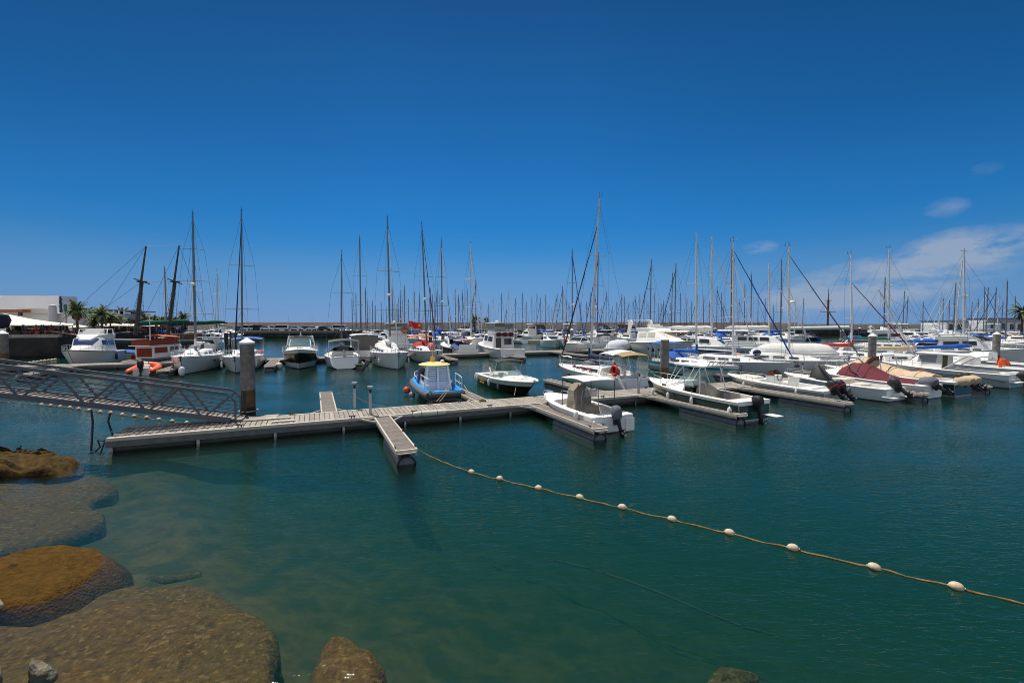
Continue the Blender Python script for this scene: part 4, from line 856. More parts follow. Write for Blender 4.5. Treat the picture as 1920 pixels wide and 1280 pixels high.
def house(st, rnd=0.12):
    b = MB(); R_ = []
    for (x, wb, zb, wt, zt) in st:
        h = zt - zb; c = min(rnd, h * 0.4, max(wt, 0.02) * 0.5)
        R_.append([(x, -wb, zb), (x, -wt, zt - c), (x, -wt + c, zt), (x, -wt * 0.3, zt + 0.02), (x, wt * 0.3, zt + 0.02), (x, wt - c, zt), (x, wt, zt - c), (x, wb, zb)])
    b.loft(R_, closed=True); return b
def win_side(S, x0, x1, f0, f1, side, off=0.012, n=4, slant=0.0, th=0.0):
    b = MB(); R_ = []
    for i in range(n + 1):
        x = x0 + (x1 - x0) * i / n; wb, zb, wt, zt = S(x); P = []
        for f in (f0, f1): P.append((x + slant * (f - f0), side * (wb + (wt - wb) * f + off), zb + (zt - zb) * f))
        P += [(p[0], p[1] - side * (0.02 + off), p[2]) for p in reversed(P)]; R_.append(P)
    b.loft(R_, closed=True); return b
def win_front(a, c, f0=0.15, f1=0.9, off=0.015, inset=0.1):
    """pane on the sloping face between stations a (lower, outer end) and c"""
    def P(f, s_): return Vector((a[0] + (c[0] - a[0]) * f, s_ * ((a[3] + (c[3] - a[3]) * f) - inset), a[4] + (c[4] - a[4]) * f + 0.02))
    nrm = Vector((a[4] - c[4], 0, c[0] - a[0])); nrm = nrm.normalized() * (1 if nrm.z > 0 else -1)
    b = MB(); q = [P(f0, -1), P(f0, 1), P(f1, 1), P(f1, -1)]; b.add([v + nrm * off for v in q] + [v - nrm * 0.02 for v in q], [(0, 1, 2, 3), (7, 6, 5, 4), (0, 4, 5, 1), (1, 5, 6, 2), (2, 6, 7, 3), (3, 7, 4, 0)]); return b
def rr(hx, hy, n=4, p=0.35):
    out = []
    for i in range(n * 4):
        a = 2 * math.pi * (i + 0.5) / (n * 4); c, s_ = math.cos(a), math.sin(a)
        out.append((hx * math.copysign(abs(c) ** p, c), hy * math.copysign(abs(s_) ** p, s_)))
    return out
def tarp(rings, wr=0.03, seed=0, p=0.45, n=5):
    """draped cover: rings (z, cx, cy, hx, hy), wrinkled"""
    b = MB(); R_ = []; rnd = random.Random(seed); ph = [rnd.uniform(-1, 1) for _ in range(4 * n)]
    for (z, cx, cy, hx, hy) in rings:
        R_.append([(cx + x * (1 + wr * ph[i] / max(hx, .2)), cy + y * (1 + wr * ph[(i * 7) % (4 * n)] / max(hy, .2)), z + wr * 0.8 * math.sin(i * 1.7 + z * 5)) for i, (x, y) in enumerate(rr(hx, hy, n, p))])
    b.loft(R_, closed=True); return b
def outboard(parent, x, y, z, tilt=0.0, s=1.0, cowl=None, leg=None, stripe=None, yaw=0.0, cover=None, label=None):
    """engine on the transom; x of the clamp; tilt lifts the leg out of the water"""
    cowl = cowl or m_black; leg = leg or m_black
    b = MB(); R_ = []
    for (zz, cx, hx, hy) in ((-0.08, -0.18, 0.17, 0.13), (0.05, -0.20, 0.24, 0.17), (0.28, -0.22, 0.28, 0.19), (0.46, -0.20, 0.25, 0.175), (0.55, -0.17, 0.14, 0.10)):
        R_.append([((cx + px_) * s, py_ * s, zz * s) for px_, py_ in rr(hx, hy, 4, 0.55)])
    b.loft(R_, closed=True); o = b.build('outboard_motor', cover or cowl, parent, smooth=50)
    o.location = (x, y, z); o.rotation_euler = (0, tilt, yaw)
    if label: o['label'] = label
    b = MB(); b.loft([[(sx_ * s + px_ * s, py_ * s, zz * s) for px_, py_ in rr(hx, hy, 3, 0.8)] for (zz, sx_, hx, hy) in ((-0.08, -0.2, 0.13, 0.08), (-0.45, -0.2, 0.10, 0.055), (-0.80, -0.22, 0.13, 0.045), (-0.95, -0.24, 0.05, 0.02))], closed=True)
    b.box((-0.27 * s, 0, -0.58 * s), (0.36 * s, 0.20 * s, 0.02 * s)); b.tube([(-0.08 * s, 0, -0.74 * s), (-0.45 * s, 0, -0.74 * s)], 0.055 * s, 8, r1=0.03 * s)
    b.box((-0.03 * s, 0, -0.12 * s), (0.2 * s, 0.2 * s, 0.30 * s)); b.build('leg', leg, o, smooth=40)
    b = MB()
    for k in range(3):
        a = k * 2.094; b.add([(-0.42 * s, 0, -0.74 * s), (-0.40 * s, 0.05 * s * math.cos(a) + .10 * s * math.cos(a + .5), -0.74 * s + 0.05 * s * math.sin(a) + .10 * s * math.sin(a + .5)), (-0.45 * s, 0.15 * s * math.cos(a), -0.74 * s + 0.15 * s * math.sin(a)), (-0.43 * s, 0.11 * s * math.cos(a - .4), -0.74 * s + .11 * s * math.sin(a - .4))], [(0, 1, 2, 3)])
    b.build('propeller', m_steel, o)
    if stripe:
        b = MB(); b.add([((-0.22 + px_) * s * 1.0, py_ * s, zz * s) for zz in (0.10, 0.145) for px_, py_ in rr(0.272, 0.188, 4, 0.55)], [(i, (i + 1) % 16, (i + 1) % 16 + 16, i + 16) for i in range(16)]); b.build('stripe', stripe, o)
    return o
def fender(parent, x, y, z, m=None, s=1.0, top=None, name='fender', label=None):
    b = MB(); b.lathe([(0.02, 0.34), (0.05, 0.31), (0.11, 0.24), (0.12, 0.0), (0.11, -0.24), (0.05, -0.31), (0.02, -0.34)], n=12)
    b.v = [(p[0] * s, p[1] * s, p[2] * s) for p in b.v]
    b.tube([(0, 0, 0.32 * s), (0, -0.04 if y > 0 else 0.04, (top if top else 0.5) - 0.0)], 0.012, 4)
    o = b.build(name, m or m_fend, parent, smooth=50); o.location = (x, y, z)
    if label: o['label'] = label
    return o
def ring_buoy(parent, c, r, axis='y', m=None, name='life_ring'):
    b = MB(); P = []
    for i in range(17):
        a = 2 * math.pi * i / 16; P.append((c[0] + r * math.cos(a), c[1], c[2] + r * math.sin(a)) if axis == 'y' else (c[0], c[1] + r * math.cos(a), c[2] + r * math.sin(a)))
    b.tube(P, r * 0.30, 8); return b.build(name, m or m_ring, parent, smooth=60)
def bow_at(px, py, z=0.0): p = at(px, py, z); return p
def boat(name, label, cat, px, py, L, bow_near, group, off=0.0, dang=0.0):
    """root for a boat whose near end (stern, or bow) meets the water at the pixel; off shifts the root along the hull"""
    p = at(px, py, 0); f = Matrix.Rotation(dang, 3, 'Z') @ FD; c = p - f * (L / 2)
    a = math.atan2(f.y, f.x) + (0 if bow_near else math.pi)
    return thing(name, label, cat, (c.x, c.y, 0), a, group)
def mast_root(name, label, cat, mx, py, L, bow_near, mfrac, group, dang=0.0):
    """same, but slid sideways so that the mast (mfrac of L ahead of midships) stands on pixel column mx"""
    f = Matrix.Rotation(dang, 3, 'Z') @ FD; Yn = at(960, py, 0).y
    s_ = L / 2 - (mfrac * L if bow_near else -mfrac * L)
    Ym = Yn - f.y * s_; Xm = (mx - 960) / FPX * (Ym * CP + (HC - 3) * SP)
    n = Vector((Xm + f.x * s_, Yn, 0)); c = n - f * (L / 2); a = math.atan2(f.y, f.x) + (0 if bow_near else math.pi)
    r = thing(name, label, cat, (c.x, c.y, 0), a, group); r['_m'] = 0; del r['_m']
    return r, Vector((Xm, Ym, 0)), a
def to_local(r, p):
    a = r.rotation_euler[2]; d = Vector(p) - Vector(r.location); return Vector((d.x * math.cos(a) + d.y * math.sin(a), -d.x * math.sin(a) + d.y * math.cos(a), d.z))
def sail_cover(a, c, r0, r1, n=9, sag=0.0, seed=0):
    rnd = random.Random(seed); a = Vector(a); c = Vector(c); P = []; rr_ = []
    for i in range(n):
        t = i / (n - 1); p = a.lerp(c, t); p.z += 0.03 * math.sin(i * 2.2 + seed) - sag * math.sin(math.pi * t); P.append(p); rr_.append((r0 + (r1 - r0) * t) * (1 + rnd.uniform(-.12, .12)) * (0.45 if i in (0, n - 1) else 1))
    b = MB(); b.tube(P, rr_, 9); return b

def sailboat(label, mx, py, L, topx, topy, near='bow', B=None, fb=1.05, hull=None, mfrac=0.08, jib=None, cover='blue', bimini=None, dodger=None, radar=0.0, boomlen=0.36, mastm=None, group='sailing yachts moored in the marina', detail=True, dang=0.0, stripe=None, spread=(0.42, 0.70), fenders=0, wheel=True, arch=False, jibm=None, hoist=0.93, mast_r=0.085, name='sailing_yacht', ports=True, bare=False, coverm=None, windvane=True):
    bn = near == 'bow'; r, mw, a = mast_root(name, label, 'sailboat', mx, py, L, bn, mfrac, group, dang)
    B = B or L * 0.31; H = Hull(L, B, fb, 0.22, 0.74, 0.5, 0.055, 0.06 * L, 'sail', 2.0, 0.46)
    H.hull().build('hull', hull or m_hullw, r, smooth=40)
    H.deck().build('deck', m_deckw, r); H.rail(0, 1, 0.03, 0.0).build('toe_rail', m_teak if stripe == 'teak' else m_inox, r)
    xm = mfrac * L; zd = lambda x: H.g(H.tx(x))[2]
    ch = 0.42 * L / 11; cw = B * 0.27
    st = [(-0.22 * L, cw * 1.15, zd(-.22 * L) - .05, cw * 1.05, zd(-.22 * L) + ch * 1.25), (0.0, cw * 1.12, zd(0) - .05, cw * 0.98, zd(0) + ch * 1.1), (0.16 * L, cw * 0.9, zd(.16 * L) - .05, cw * 0.7, zd(.16 * L) + ch * 0.75), (0.27 * L, cw * 0.5, zd(.27 * L) - .04, cw * 0.32, zd(.27 * L) + 0.06)]
    house(st).build('cabin', m_deckw, r, smooth=40); S = superstr(st)
    if ports:
        for sd_ in (-1, 1):
            for (x0, x1) in ((-0.18 * L, -0.08 * L), (-0.05 * L, 0.03 * L), (0.06 * L, 0.12 * L)):
                win_side(S, x0, x1, 0.35, 0.72, sd_).build('window', m_glass, r)
    # cockpit coaming and stern seats
    for sd_ in (-1, 1): b = MB(); b.bar((-0.24 * L, sd_ * cw * 1.25, zd(-.24 * L) + 0.12), (-0.42 * L, sd_ * B * 0.30, zd(-.42 * L) + 0.10), 0.22, 0.26); b.build('coaming', m_deckw, r, bevel=0.03)
    b = MB(); b.box((-0.33 * L, 0, zd(-.33 * L) - 0.02), (0.2 * L, cw * 1.6, 0.06)); b.build('cockpit_sole', m_teak, r)
    # mast
    top = atY(topx, topy, mw.y); T_ = to_local(r, top); base = Vector((xm, 0, zd(xm) + ch * 0.6)); mm = mastm or m_mast
    b = MB(); b.tube([base, base.lerp(T_, 0.6), T_], [mast_r, mast_r * .95, mast_r * .62], 9); b.build('mast', mm, r, smooth=60)
    hz = T_.z - base.z; mp = lambda f: base.lerp(T_, f)
    for k, f in enumerate(spread):
        w_ = B * (0.40 - 0.09 * k); p = mp(f); b = MB(); b.tube([p + Vector((-0.25, -w_, 0.05)), p + Vector((0, 0, 0.08)), p + Vector((-0.25, w_, 0.05))], 0.028, 5); b.build('spreader', mm, r)
    if windvane:
        b = MB(); b.tube([T_, T_ + Vector((0, 0, 0.5))], 0.02, 4); b.tube([T_ + Vector((-0.25, 0, 0.18)), T_ + Vector((0.3, 0, 0.22))], 0.02, 4); b.tube([T_ + Vector((-0.3, 0, 0.10)), T_ + Vector((-0.3, 0, 0.36))], 0.025, 4); b.build('masthead_vane', m_dkgrey, r)
    bowp = Vector((L / 2 - 0.1, 0, zd(L / 2) + 0.05)); st_p = Vector((-L / 2 + 0.3, 0, zd(-L / 2) + 0.1)); hj = mp(hoist)
    b = MB(); wr = 0.011
    if not jib: b.tube([bowp, hj], wr, 4)
    b.tube([st_p, T_], wr, 4)
    for sd_ in (-1, 1):
        ch_ = Vector((xm - 0.15, sd_ * B * 0.46, zd(xm)))
        k_ = [mp(f) + Vector((-0.25, sd_ * B * (0.40 - 0.09 * i), 0.05)) for i, f in enumerate(spread)]
        b.tube([ch_] + k_ + [mp(0.97)], wr, 4); b.tube([ch_ + Vector((.2, 0, 0)), mp(spread[0])], wr, 4)
    b.build('rigging', m_wire, r)
    if jib: sail_cover(bowp + Vector((-.12, 0, 0.25)), hj, 0.07, 0.03, 12, 0.0, 3).build('furled_sail', COVERS.get(jib, m_sail) if jibm is None else jibm, r, smooth=60)
    # boom and stowed sail
    gy = mp(0.0) + Vector((0, 0, 0.65)); be = Vector((xm - boomlen * L, 0, gy.z + 0.05))
    b = MB(); b.tube([gy, be], 0.06, 7); b.build('boom', mm, r, smooth=60)
    if cover: sail_cover(gy + Vector((0.12, 0, 0.24)), be + Vector((0.25, 0, 0.10)), 0.22, 0.11, 9, 0, 5).build('sail_cover', coverm or COVERS[cover], r, smooth=60)
    if cover and detail:
        b = MB(); b.tube([gy + Vector((0.02, 0, 0.0)), gy + Vector((0.02, 0, 0.85))], 0.15, 8, r1=0.10); b.build('sail_head_cover', coverm or COVERS[cover], r, smooth=60)
    if radar:
        p = mp(radar) + Vector((0.32, 0, 0)); b = MB(); b.lathe([(0.05, -0.11), (0.26, -0.09), (0.28, 0.02), (0.22, 0.10), (0.03, 0.13)], p, 12); b.tube([mp(radar) - Vector((0, 0, 0.12)), p - Vector((0, 0, 0.12))], 0.04, 5); b.build('radar_dome', m_deckw, r, smooth=50)
    if detail:
        H.guard(0.05, 0.97, 0.58, 9, 0.012).build('guard_rail', m_inox, r)
        b = MB(); x, w_, z = H.g(0.985); P0 = [(L / 2 - 1.1, y, zd(L / 2) + h) for y in (-0.55, 0.55) for h in (0.0, 0.6)]
        b.tube([P0[0], P0[1], (L / 2 - .05, -0.12, zd(L / 2) + .68), (L / 2 - .05, 0.12, zd(L / 2) + .68), P0[3], P0[2]], 0.02, 6); b.build('pulpit', m_inox, r)
        b = MB(); b.box((L / 2 - 0.02, 0, zd(L / 2) + 0.03), (0.34, 0.2, 0.06)); b.tube([(L / 2 + .15, 0, zd(L / 2) + .02), (L / 2 + .12, 0, zd(L / 2) - .3)], 0.03, 5); b.tube([(L / 2 + .05, -.16, zd(L / 2) - .28), (L / 2 + .14, 0, zd(L / 2) - .36), (L / 2 + .05, .16, zd(L / 2) - .28)], .03, 5); b.build('anchor', m_dkgrey, r)
        for sd_ in (-1, 1):
            b = MB(); x, w_, z = H.g(0.62); b.add([(x - .28, sd_ * (w_ * .992 + .012), z * .60), (x + .28, sd_ * (H.g(.66)[1] * .985 + .012), z * .60), (x + .28, sd_ * (H.g(.66)[1] * .99 + .012), z * .70), (x - .28, sd_ * (w_ * .996 + .012), z * .70)], [(0, 1, 2, 3)]); b.build('hull_window', m_glass, r)
        b = MB(); b.box((0.21 * L, 0, S(0.2 * L)[3] + 0.0), (0.5, 0.5, 0.07)); b.build('hatch', m_glass, r, bevel=0.02)
    if wheel and detail:
        b = MB(); xw = -0.37 * L; zc = zd(xw) + 0.75; b.tube([(xw, 0.42 * math.cos(i * math.pi / 8), zc + 0.42 * math.sin(i * math.pi / 8)) for i in range(17)], 0.02, 5)
        for i in range(3): a_ = i * math.pi / 3; b.tube([(xw, 0.42 * math.cos(a_), zc + .42 * math.sin(a_)), (xw, -0.42 * math.cos(a_), zc - .42 * math.sin(a_))], 0.012, 4)
        b.box((xw + .12, 0, zc - .4), (.16, .22, .85)); b.build('steering_wheel', m_inox, r)
    if dodger:
        b = MB(); x0 = -0.13 * L; x1 = -0.245 * L; zb = zd(x1) + ch * 1.1; R_ = []
        for i in range(5):
            t_ = i / 4; hh = 0.62 * math.sin(math.pi / 2 * min(1, .08 + t_ * 1.1)); x = x0 + (x1 - x0) * t_; R_.append([(x, cw * 1.2 * math.cos(a_), zb + hh * math.sin(a_) ** 0.6) for a_ in [math.pi * k / 8 for k in range(9)]])
        b.loft(R_, closed=False, cap=False); b.build('dodger', COVERS.get(dodger, m_sail), r, smooth=60)
        b = MB(); b.add([(x0 - 0.1 * (x0 - x1) + .03, y, z) for y, z in ((-cw * .7, zb + .12), (cw * .7, zb + .12))] + [(x0 - 0.55 * (x0 - x1) + .05, y, zb + .50) for y in (cw * .55, -cw * .55)], [(0, 1, 2, 3)]); b.build('dodger_window', m_vinyl, r)
    if bimini:
        x0, x1 = -0.27 * L, -0.46 * L; zb = zd(x1) + 1.95; w_ = B * 0.40; R_ = []
        for i in range(5):
            t_ = i / 4; R_.append([Vector((x0 + (x1 - x0) * t_, y * w_, zb - 0.16 * y * y - 0.18 * (2 * t_ - 1) ** 2)) for y in (-1, -.6, -.2, .2, .6, 1)])
        b = MB(); b.sheet(R_, 0.03); b.build('bimini', COVERS.get(bimini, m_sail), r, smooth=60)
        for x, xt in ((x0 - .25 * (x0 - x1), x0), (x0 - .5 * (x0 - x1), x0 - .5 * (x0 - x1)), (x0 - .7 * (x0 - x1), x1)):
            b = MB(); zt = zb - 0.2; b.tube([(x, -w_, zd(x)), (xt, -w_, zt), (xt, 0, zb - .03), (xt, w_, zt), (x, w_, zd(x))], 0.018, 5); b.build('bimini_frame', m_inox, r)
    if arch:
        b = MB(); xa = -0.46 * L; b.tube([(xa, -B * .36, zd(xa)), (xa - .1, -B * .36, zd(xa) + 1.7), (xa - .1, B * .36, zd(xa) + 1.7), (xa, B * .36, zd(xa))], 0.03, 6); b.box((xa - .1, 0, zd(xa) + 1.76), (0.7, B * .6, 0.05)); b.build('stern_arch', m_inox, r)
    for i in range(fenders):
        t_ = 0.25 + 0.5 * i / max(1, fenders - 1)
        for sd_ in (-1, 1): x, w_, z = H.g(t_); fender(r, x, sd_ * (w_ + .10), z * .45, m_nfend if cover in ('blue', 'navy') and i % 2 else m_fend, 0.9, z * .6)
    return r, H, mp

def cruiser(label, px, py, L, near='bow', B=None, fb=1.2, hull=None, fly=True, group='motor boats moored in the marina', style='fly', dang=0.0, glass=None, band=None, arch=True, name='motor_cruiser', hardtop=False, enclosure=None, rails=True, s_h=1.0, cat='motor boat', roofm=None):
    B = B or L * 0.34; r = boat(name, label, cat, px, py, L, near == 'bow', group, 0, dang); glass = glass or m_glass
    H = Hull(L, B, fb, 0.45, 0.9, 0.45, 0.13, 0.0, 'motor', 2.5, 0.4); H.hull(two=isinstance(hull, list)).build('hull', hull or m_hullw, r, smooth=35)
    H.deck().build('deck', m_deckw, r); H.rail(0, 1, 0.04, 0.0, -0.06).build('rub_rail', m_dkgrey if hull in (m_hullw, None) else m_inox, r)
    zd = lambda x: H.g(H.tx(x))[2]; w = B * 0.40
    if style == 'fly':
        h = 1.25 * s_h * L / 10
        st = [(-0.24 * L, w, zd(-.24 * L) - .03, w * .86, zd(-.24 * L) + h), (0.02 * L, w, zd(0) - .03, w * .84, zd(0) + h), (0.07 * L, w * .96, zd(.07 * L) - .03, w * .78, zd(.07 * L) + h * .98), (0.20 * L, w * .80, zd(.2 * L) - .03, w * .56, zd(.2 * L) + 0.36 * h), (0.36 * L, w * .36, zd(.36 * L) - .03, w * .16, zd(.36 * L) + 0.05)]
        house(st).build('cabin', m_deckw, r, smooth=35); S = superstr(st)
        win_front(st[3], st[2], 0.10, 0.92).build('windscreen', glass, r)
        for sd_ in (-1, 1):
            win_side(S, -0.04 * L, 0.075 * L, 0.48, 0.86, sd_, slant=-.1).build('window', glass, r); win_side(S, -0.20 * L, -0.07 * L, 0.48, 0.84, sd_).build('window', glass, r)
        if fly:
            zt = st[0][4]; b = MB(); f2 = [(-0.27 * L, w * .84, zt, w * .88, zt + .50), (-0.05 * L, w * .86, zt, w * .88, zt + .55), (0.05 * L, w * .7, zt - .02, w * .62, zt + .50), (0.12 * L, w * .4, zt - .18, w * .3, zt + .0)]
            house(f2, .05).build('flybridge', m_deckw, r, smooth=35)
            b = MB(); b.add([(0.045 * L, -w * .62, zt + .5), (0.045 * L, w * .62, zt + .5), (0.0 * L, w * .58, zt + .82), (0.0 * L, -w * .58, zt + .82)], [(0, 1, 2, 3)]); b.build('fly_windscreen', m_vinyl, r)
            b = MB(); b.box((-.08 * L, 0, zt + .72), (.5, w * 1.1, .45)); b.box((-.12 * L, 0, zt + .9), (.12, w * 1.1, .5)); b.build('seat', m_deckw, r, bevel=.04)
            if arch:
                b = MB(); xa = -0.22 * L
                for sd_ in (-1, 1): b.bar((xa, sd_ * w * .84, zt + .4), (xa - .5, sd_ * w * .74, zt + 1.15), .34, .09)
                b.bar((xa - .5, -w * .76, zt + 1.15), (xa - .5, w * .76, zt + 1.15), .34, .10); b.build('radar_arch', m_deckw, r); b = MB(); b.lathe([(.04, 0), (.24, .03), (.24, .14), (.05, .2)], (xa - .5, 0, zt + 1.2), 10); b.build('radar_dome', m_deckw, r, smooth=50)
            if hardtop:
                b = MB(); xh = (-.29 * L, .02 * L); b.sheet([[Vector((xh[0] + (xh[1] - xh[0]) * i / 3, y * w * .95, zt + 1.75 - .06 * y * y)) for y in (-1, -.5, 0, .5, 1)] for i in range(4)], .09); b.build('hardtop', m_deckw, r, smooth=50)
                b = MB()
                for x in (-.26 * L, -.12 * L, -.0 * L):
                    for sd_ in (-1, 1): b.tube([(x, sd_ * w * .85, zt + .5), (x, sd_ * w * .88, zt + 1.7)], .025, 5)
                b.build('hardtop_post', m_inox, r)
                b = MB(); b.lathe([(.04, 0), (.22, .03), (.22, .2), (.05, .26)], (-.1 * L, .3, zt + 1.78), 10); b.build('radar_dome', m_deckw, r, smooth=50)
            if enclosure:
                b = MB(); x0, x1 = -.27 * L, .01 * L; wv = w * .87; b.add([(x0, -wv, zt + .5), (x1, -wv, zt + .5), (x1, wv, zt + .5), (x0, wv, zt + .5), (x0, -wv * 1.02, zt + 1.7), (x1 - .1, -wv, zt + 1.7), (x1 - .1, wv, zt + 1.7), (x0, wv * 1.02, zt + 1.7)], [(0, 1, 5, 4), (1, 2, 6, 5), (2, 3, 7, 6)]); b.build('enclosure', m_vinyl, r)
        b = MB(); b.box((-.36 * L, 0, zd(-.36 * L) - .0), (.22 * L, B * .72, .03)); b.build('cockpit_sole', m_teak, r)
        b = MB(); b.box((-0.5 * L - .25, 0, .28), (.6, B * .8, .06)); b.build('swim_platform', m_deckw, r, bevel=.02)
    elif style == 'express':
        h = .62 * s_h
        st = [(-0.40 * L, w * 1.05, zd(-.4 * L) - .03, w * 1.02, zd(-.4 * L) + .30), (-0.10 * L, w * 1.06, zd(-.1 * L) - .03, w * .98, zd(-.1 * L) + .38), (0.06 * L, w * .98, zd(.06 * L) - .03, w * .80, zd(.06 * L) + .42), (0.22 * L, w * .74, zd(.22 * L) - .03, w * .52, zd(.22 * L) + .26), (0.40 * L, w * .3, zd(.4 * L) - .03, w * .12, zd(.4 * L) + .04)]
        house(st).build('coachroof', m_deckw, r, smooth=45); S = superstr(st)
        zt = st[2][4]; x0, x1 = .06 * L, -.07 * L; b = MB(); hw = 1.05 * h
        b.add([(x0, -w * .72, zt), (x0, w * .72, zt), (x1, w * .64, zt + hw), (x1, -w * .64, zt + hw)], [(0, 1, 2, 3)]); b.build('windscreen', glass, r)
        for sd_ in (-1, 1):
            b = MB(); b.add([(x0 - .02, sd_ * w * .76, zt), (x1, sd_ * w * .68, zt + hw), (x1 - .9, sd_ * w * .84, zt + hw * .9), (x1 - 1.3, sd_ * w * .98, zt - .02)], [(0, 1, 2, 3)]); b.build('side_window', glass, r)
            b = MB(); b.tube([(x0, sd_ * w * .74, zt), (x1, sd_ * w * .66, zt + hw), (x1 - 1.0, sd_ * w * .9, zt + hw * .55)], .035, 5); b.build('window_frame', m_deckw, r)
        b = MB(); b.tube([(x0, -w * .74, zt), (x0 + .1, 0, zt + .02), (x0, w * .74, zt)], .04, 5); b.tube([(x1, -w * .66, zt + hw), (x1 + .05, 0, zt + hw + .04), (x1, w * .66, zt + hw)], .05, 5); b.build('window_frame', m_deckw, r)
        b = MB(); b.sheet([[Vector((x1 - i * .7, y * w * .78, zt + hw + .32 - .12 * y * y - .05 * (i - 1) ** 2)) for y in (-1, -.5, 0, .5, 1)] for i in range(4)], .05); b.build('bimini', roofm or m_navy, r, smooth=50)
        b = MB()
        for sd_ in (-1, 1): b.bar((-.30 * L, sd_ * w * .98, zd(0) + .3), (-.20 * L, sd_ * w * .80, zt + hw + .25), .25, .08)
        b.bar((-.20 * L, -w * .82, zt + hw + .22), (-.20 * L, w * .82, zt + hw + .22), .25, .08); b.build('radar_arch', m_deckw, r)
        b = MB(); b.lathe([(.05, 0), (.1, .1), (.06, .4), (.02, .5)], (-.2 * L, 0, zt + hw + .26), 8); b.build('light_mast', m_deckw, r)
        for sd_ in (-1, 1): b = MB(); b.tube([(-.2 * L, sd_ * w * .8, zt + hw + .2), (-.2 * L, sd_ * w * .84, zt + hw + 2.6)], .015, 4); b.build('aerial', m_steel, r)
        b = MB(); b.box((.2 * L, 0, S(.2 * L)[3] + .03), (.5, .6, .05)); b.build('hatch', m_glass, r, bevel=.02)
        b = MB(); b.box((-0.5 * L - .25, 0, .3), (.6, B * .8, .08)); b.build('swim_platform', m_deckw, r, bevel=.02)
    if rails: H.guard(0.55, 0.985, 0.55, 6, 0.014, mid=False).build('bow_rail', m_inox, r)
    if band:
        for sd_ in (-1, 1):
            b = MB(); b.loft([[(H.g(t)[0], sd_ * (H.g(t)[1] * .97 + .03), H.g(t)[2] * q) for q in (.72, .86)] for t in [.1 + .8 * i / 8 for i in range(9)]], closed=False, cap=False); b.build('hull_stripe', band, r)
    return r, H
# ------------------------------------------------------------------ near row, sterns towards the camera
GM = 'small motor boats moored along the first walkway'
def small_hull(label, px, py, L, B, fb, near='stern', hullm=None, well=(0.05, 0.62), inset=0.22, sole=0.28, cat='motor boat', name='motor_boat', sheer=0.38, dang=0.0, linerm=None, rub=None, full=2.5, stern=.88, foredz=-0.012, crown=.05, rake=.13, split=.83):
    r = boat(name, label, cat, px, py, L, near == 'bow', GM, 0, dang); H = Hull(L, B, fb, sheer, stern, .32, rake, 0.0, 'motor', full, .40); H.split = split
    H.hull(two=isinstance(hullm, list)).build('hull', hullm or m_hullw, r, smooth=35)
    H.deck(well[1], 1.0, 10, crown, foredz).build('foredeck', m_deckw, r, smooth=50)
    H.well(well[0], well[1], inset, sole).build('cockpit', linerm or m_deckw, r)
    H.deck(0, well[0], 2, 0, -.01).build('aft_deck', m_deckw, r)
    H.rail(0, 1, .032, .0, -.03).build('rub_rail', rub or m_deckw, r)
    return r, H
def tubes(r, name, lists, rad, m=None, n=6):
    for L_ in lists: b = MB(); b.tube(L_, rad, n); b.build(name, m or m_inox, r, smooth=60)

# A: open boat with the flat white canopy on four poles
r, H = small_hull('white open boat with flat white canopy on poles and taupe covered console', 1151, 811, 6.0, 2.25, .72, well=(.10, .66), inset=.24, sole=.22, sheer=.30)
zc = 2.12
b = MB(); b.sheet([[Vector((x, y, zc + .04 - .05 * (y * y) + (0.05 if abs(x + 1.0) < .5 else 0))) for y in (-.85, -.4, 0, .4, .85)] for x in (-1.95, -1.4, -.9, -.4, .0)], .03); b.build('canopy', m_sail, r, smooth=50)
tubes(r, 'canopy_pole', [[(x, y, .72), (x, y, zc)] for x in (-1.92, -.03) for y in (-.82, .82)], .022, m_dkgrey)
tarp([(.22, -.25, .0, .52, .48), (.6, -.22, .0, .54, .50), (1.15, -.2, 0, .46, .45), (1.45, -.12, .0, .44, .40), (1.66, 0, -.1, .34, .22), (1.74, .08, -.12, .2, .1)], .05, 3).build('console_cover', m_taupe, r, smooth=35)
tarp([(.22, -.72, 0, .42, .48), (.55, -.72, .0, .43, .48), (.82, -.65, 0, .38, .42), (.95, -.55, .05, .2, .3)], .05, 5).build('seat_cover', m_taupe, r, smooth=35)
tarp([(.22, -1.65, .28, .30, .40), (.55, -1.65, .28, .31, .40), (.92, -1.6, .25, .22, .3), (1.0, -1.6, .25, .1, .15)], .04, 6).build('seat_cover', m_taupe, r, smooth=35)
b = MB(); b.box((.55, 0, .42), (.5, .85, .4)); b.box((1.6, 0, .45), (.7, 1.0, .42)); b.build('console_base', m_cream, r, bevel=.05)
b = MB(); b.add([(-1.2, -.4, 1.28), (-1.2, .4, 1.28), (-1.28, .34, 1.62), (-1.28, -.34, 1.62)], [(0, 1, 2, 3)]); b.build('backrest', m_vinyl, r)
tubes(r, 'frame', [[(-1.15, -.5, .3), (-1.2, -.45, 1.55), (-1.28, -.3, 1.68), (-1.28, .3, 1.68), (-1.2, .45, 1.55), (-1.15, .5, .3)]], .018)
for y in (-.82, .82): b = MB(); b.box((-2.60, y, .60), (.72, .52, .30)); b.build('stern_locker', m_deckw, r, bevel=.06); b = MB(); b.box((-3.0, y, .30), (.14, .5, .6)); b.build('stern_lobe', m_deckw, r, bevel=.05)
b = MB(); b.box((-2.8, 0, .33), (.3, .95, .16)); b.build('engine_well', m_deckw, r, bevel=.04)
outboard(r, -3.0, -.05, .60, tilt=R(24), s=.95, cover=m_greyc)
tubes(r, 'grab_rail', [[(-2.95, y - .1, .74), (-2.95, y - .1, .92), (-2.95, y + .1, .92), (-2.95, y + .1, .74)] for y in (-.35, .42)], .016)
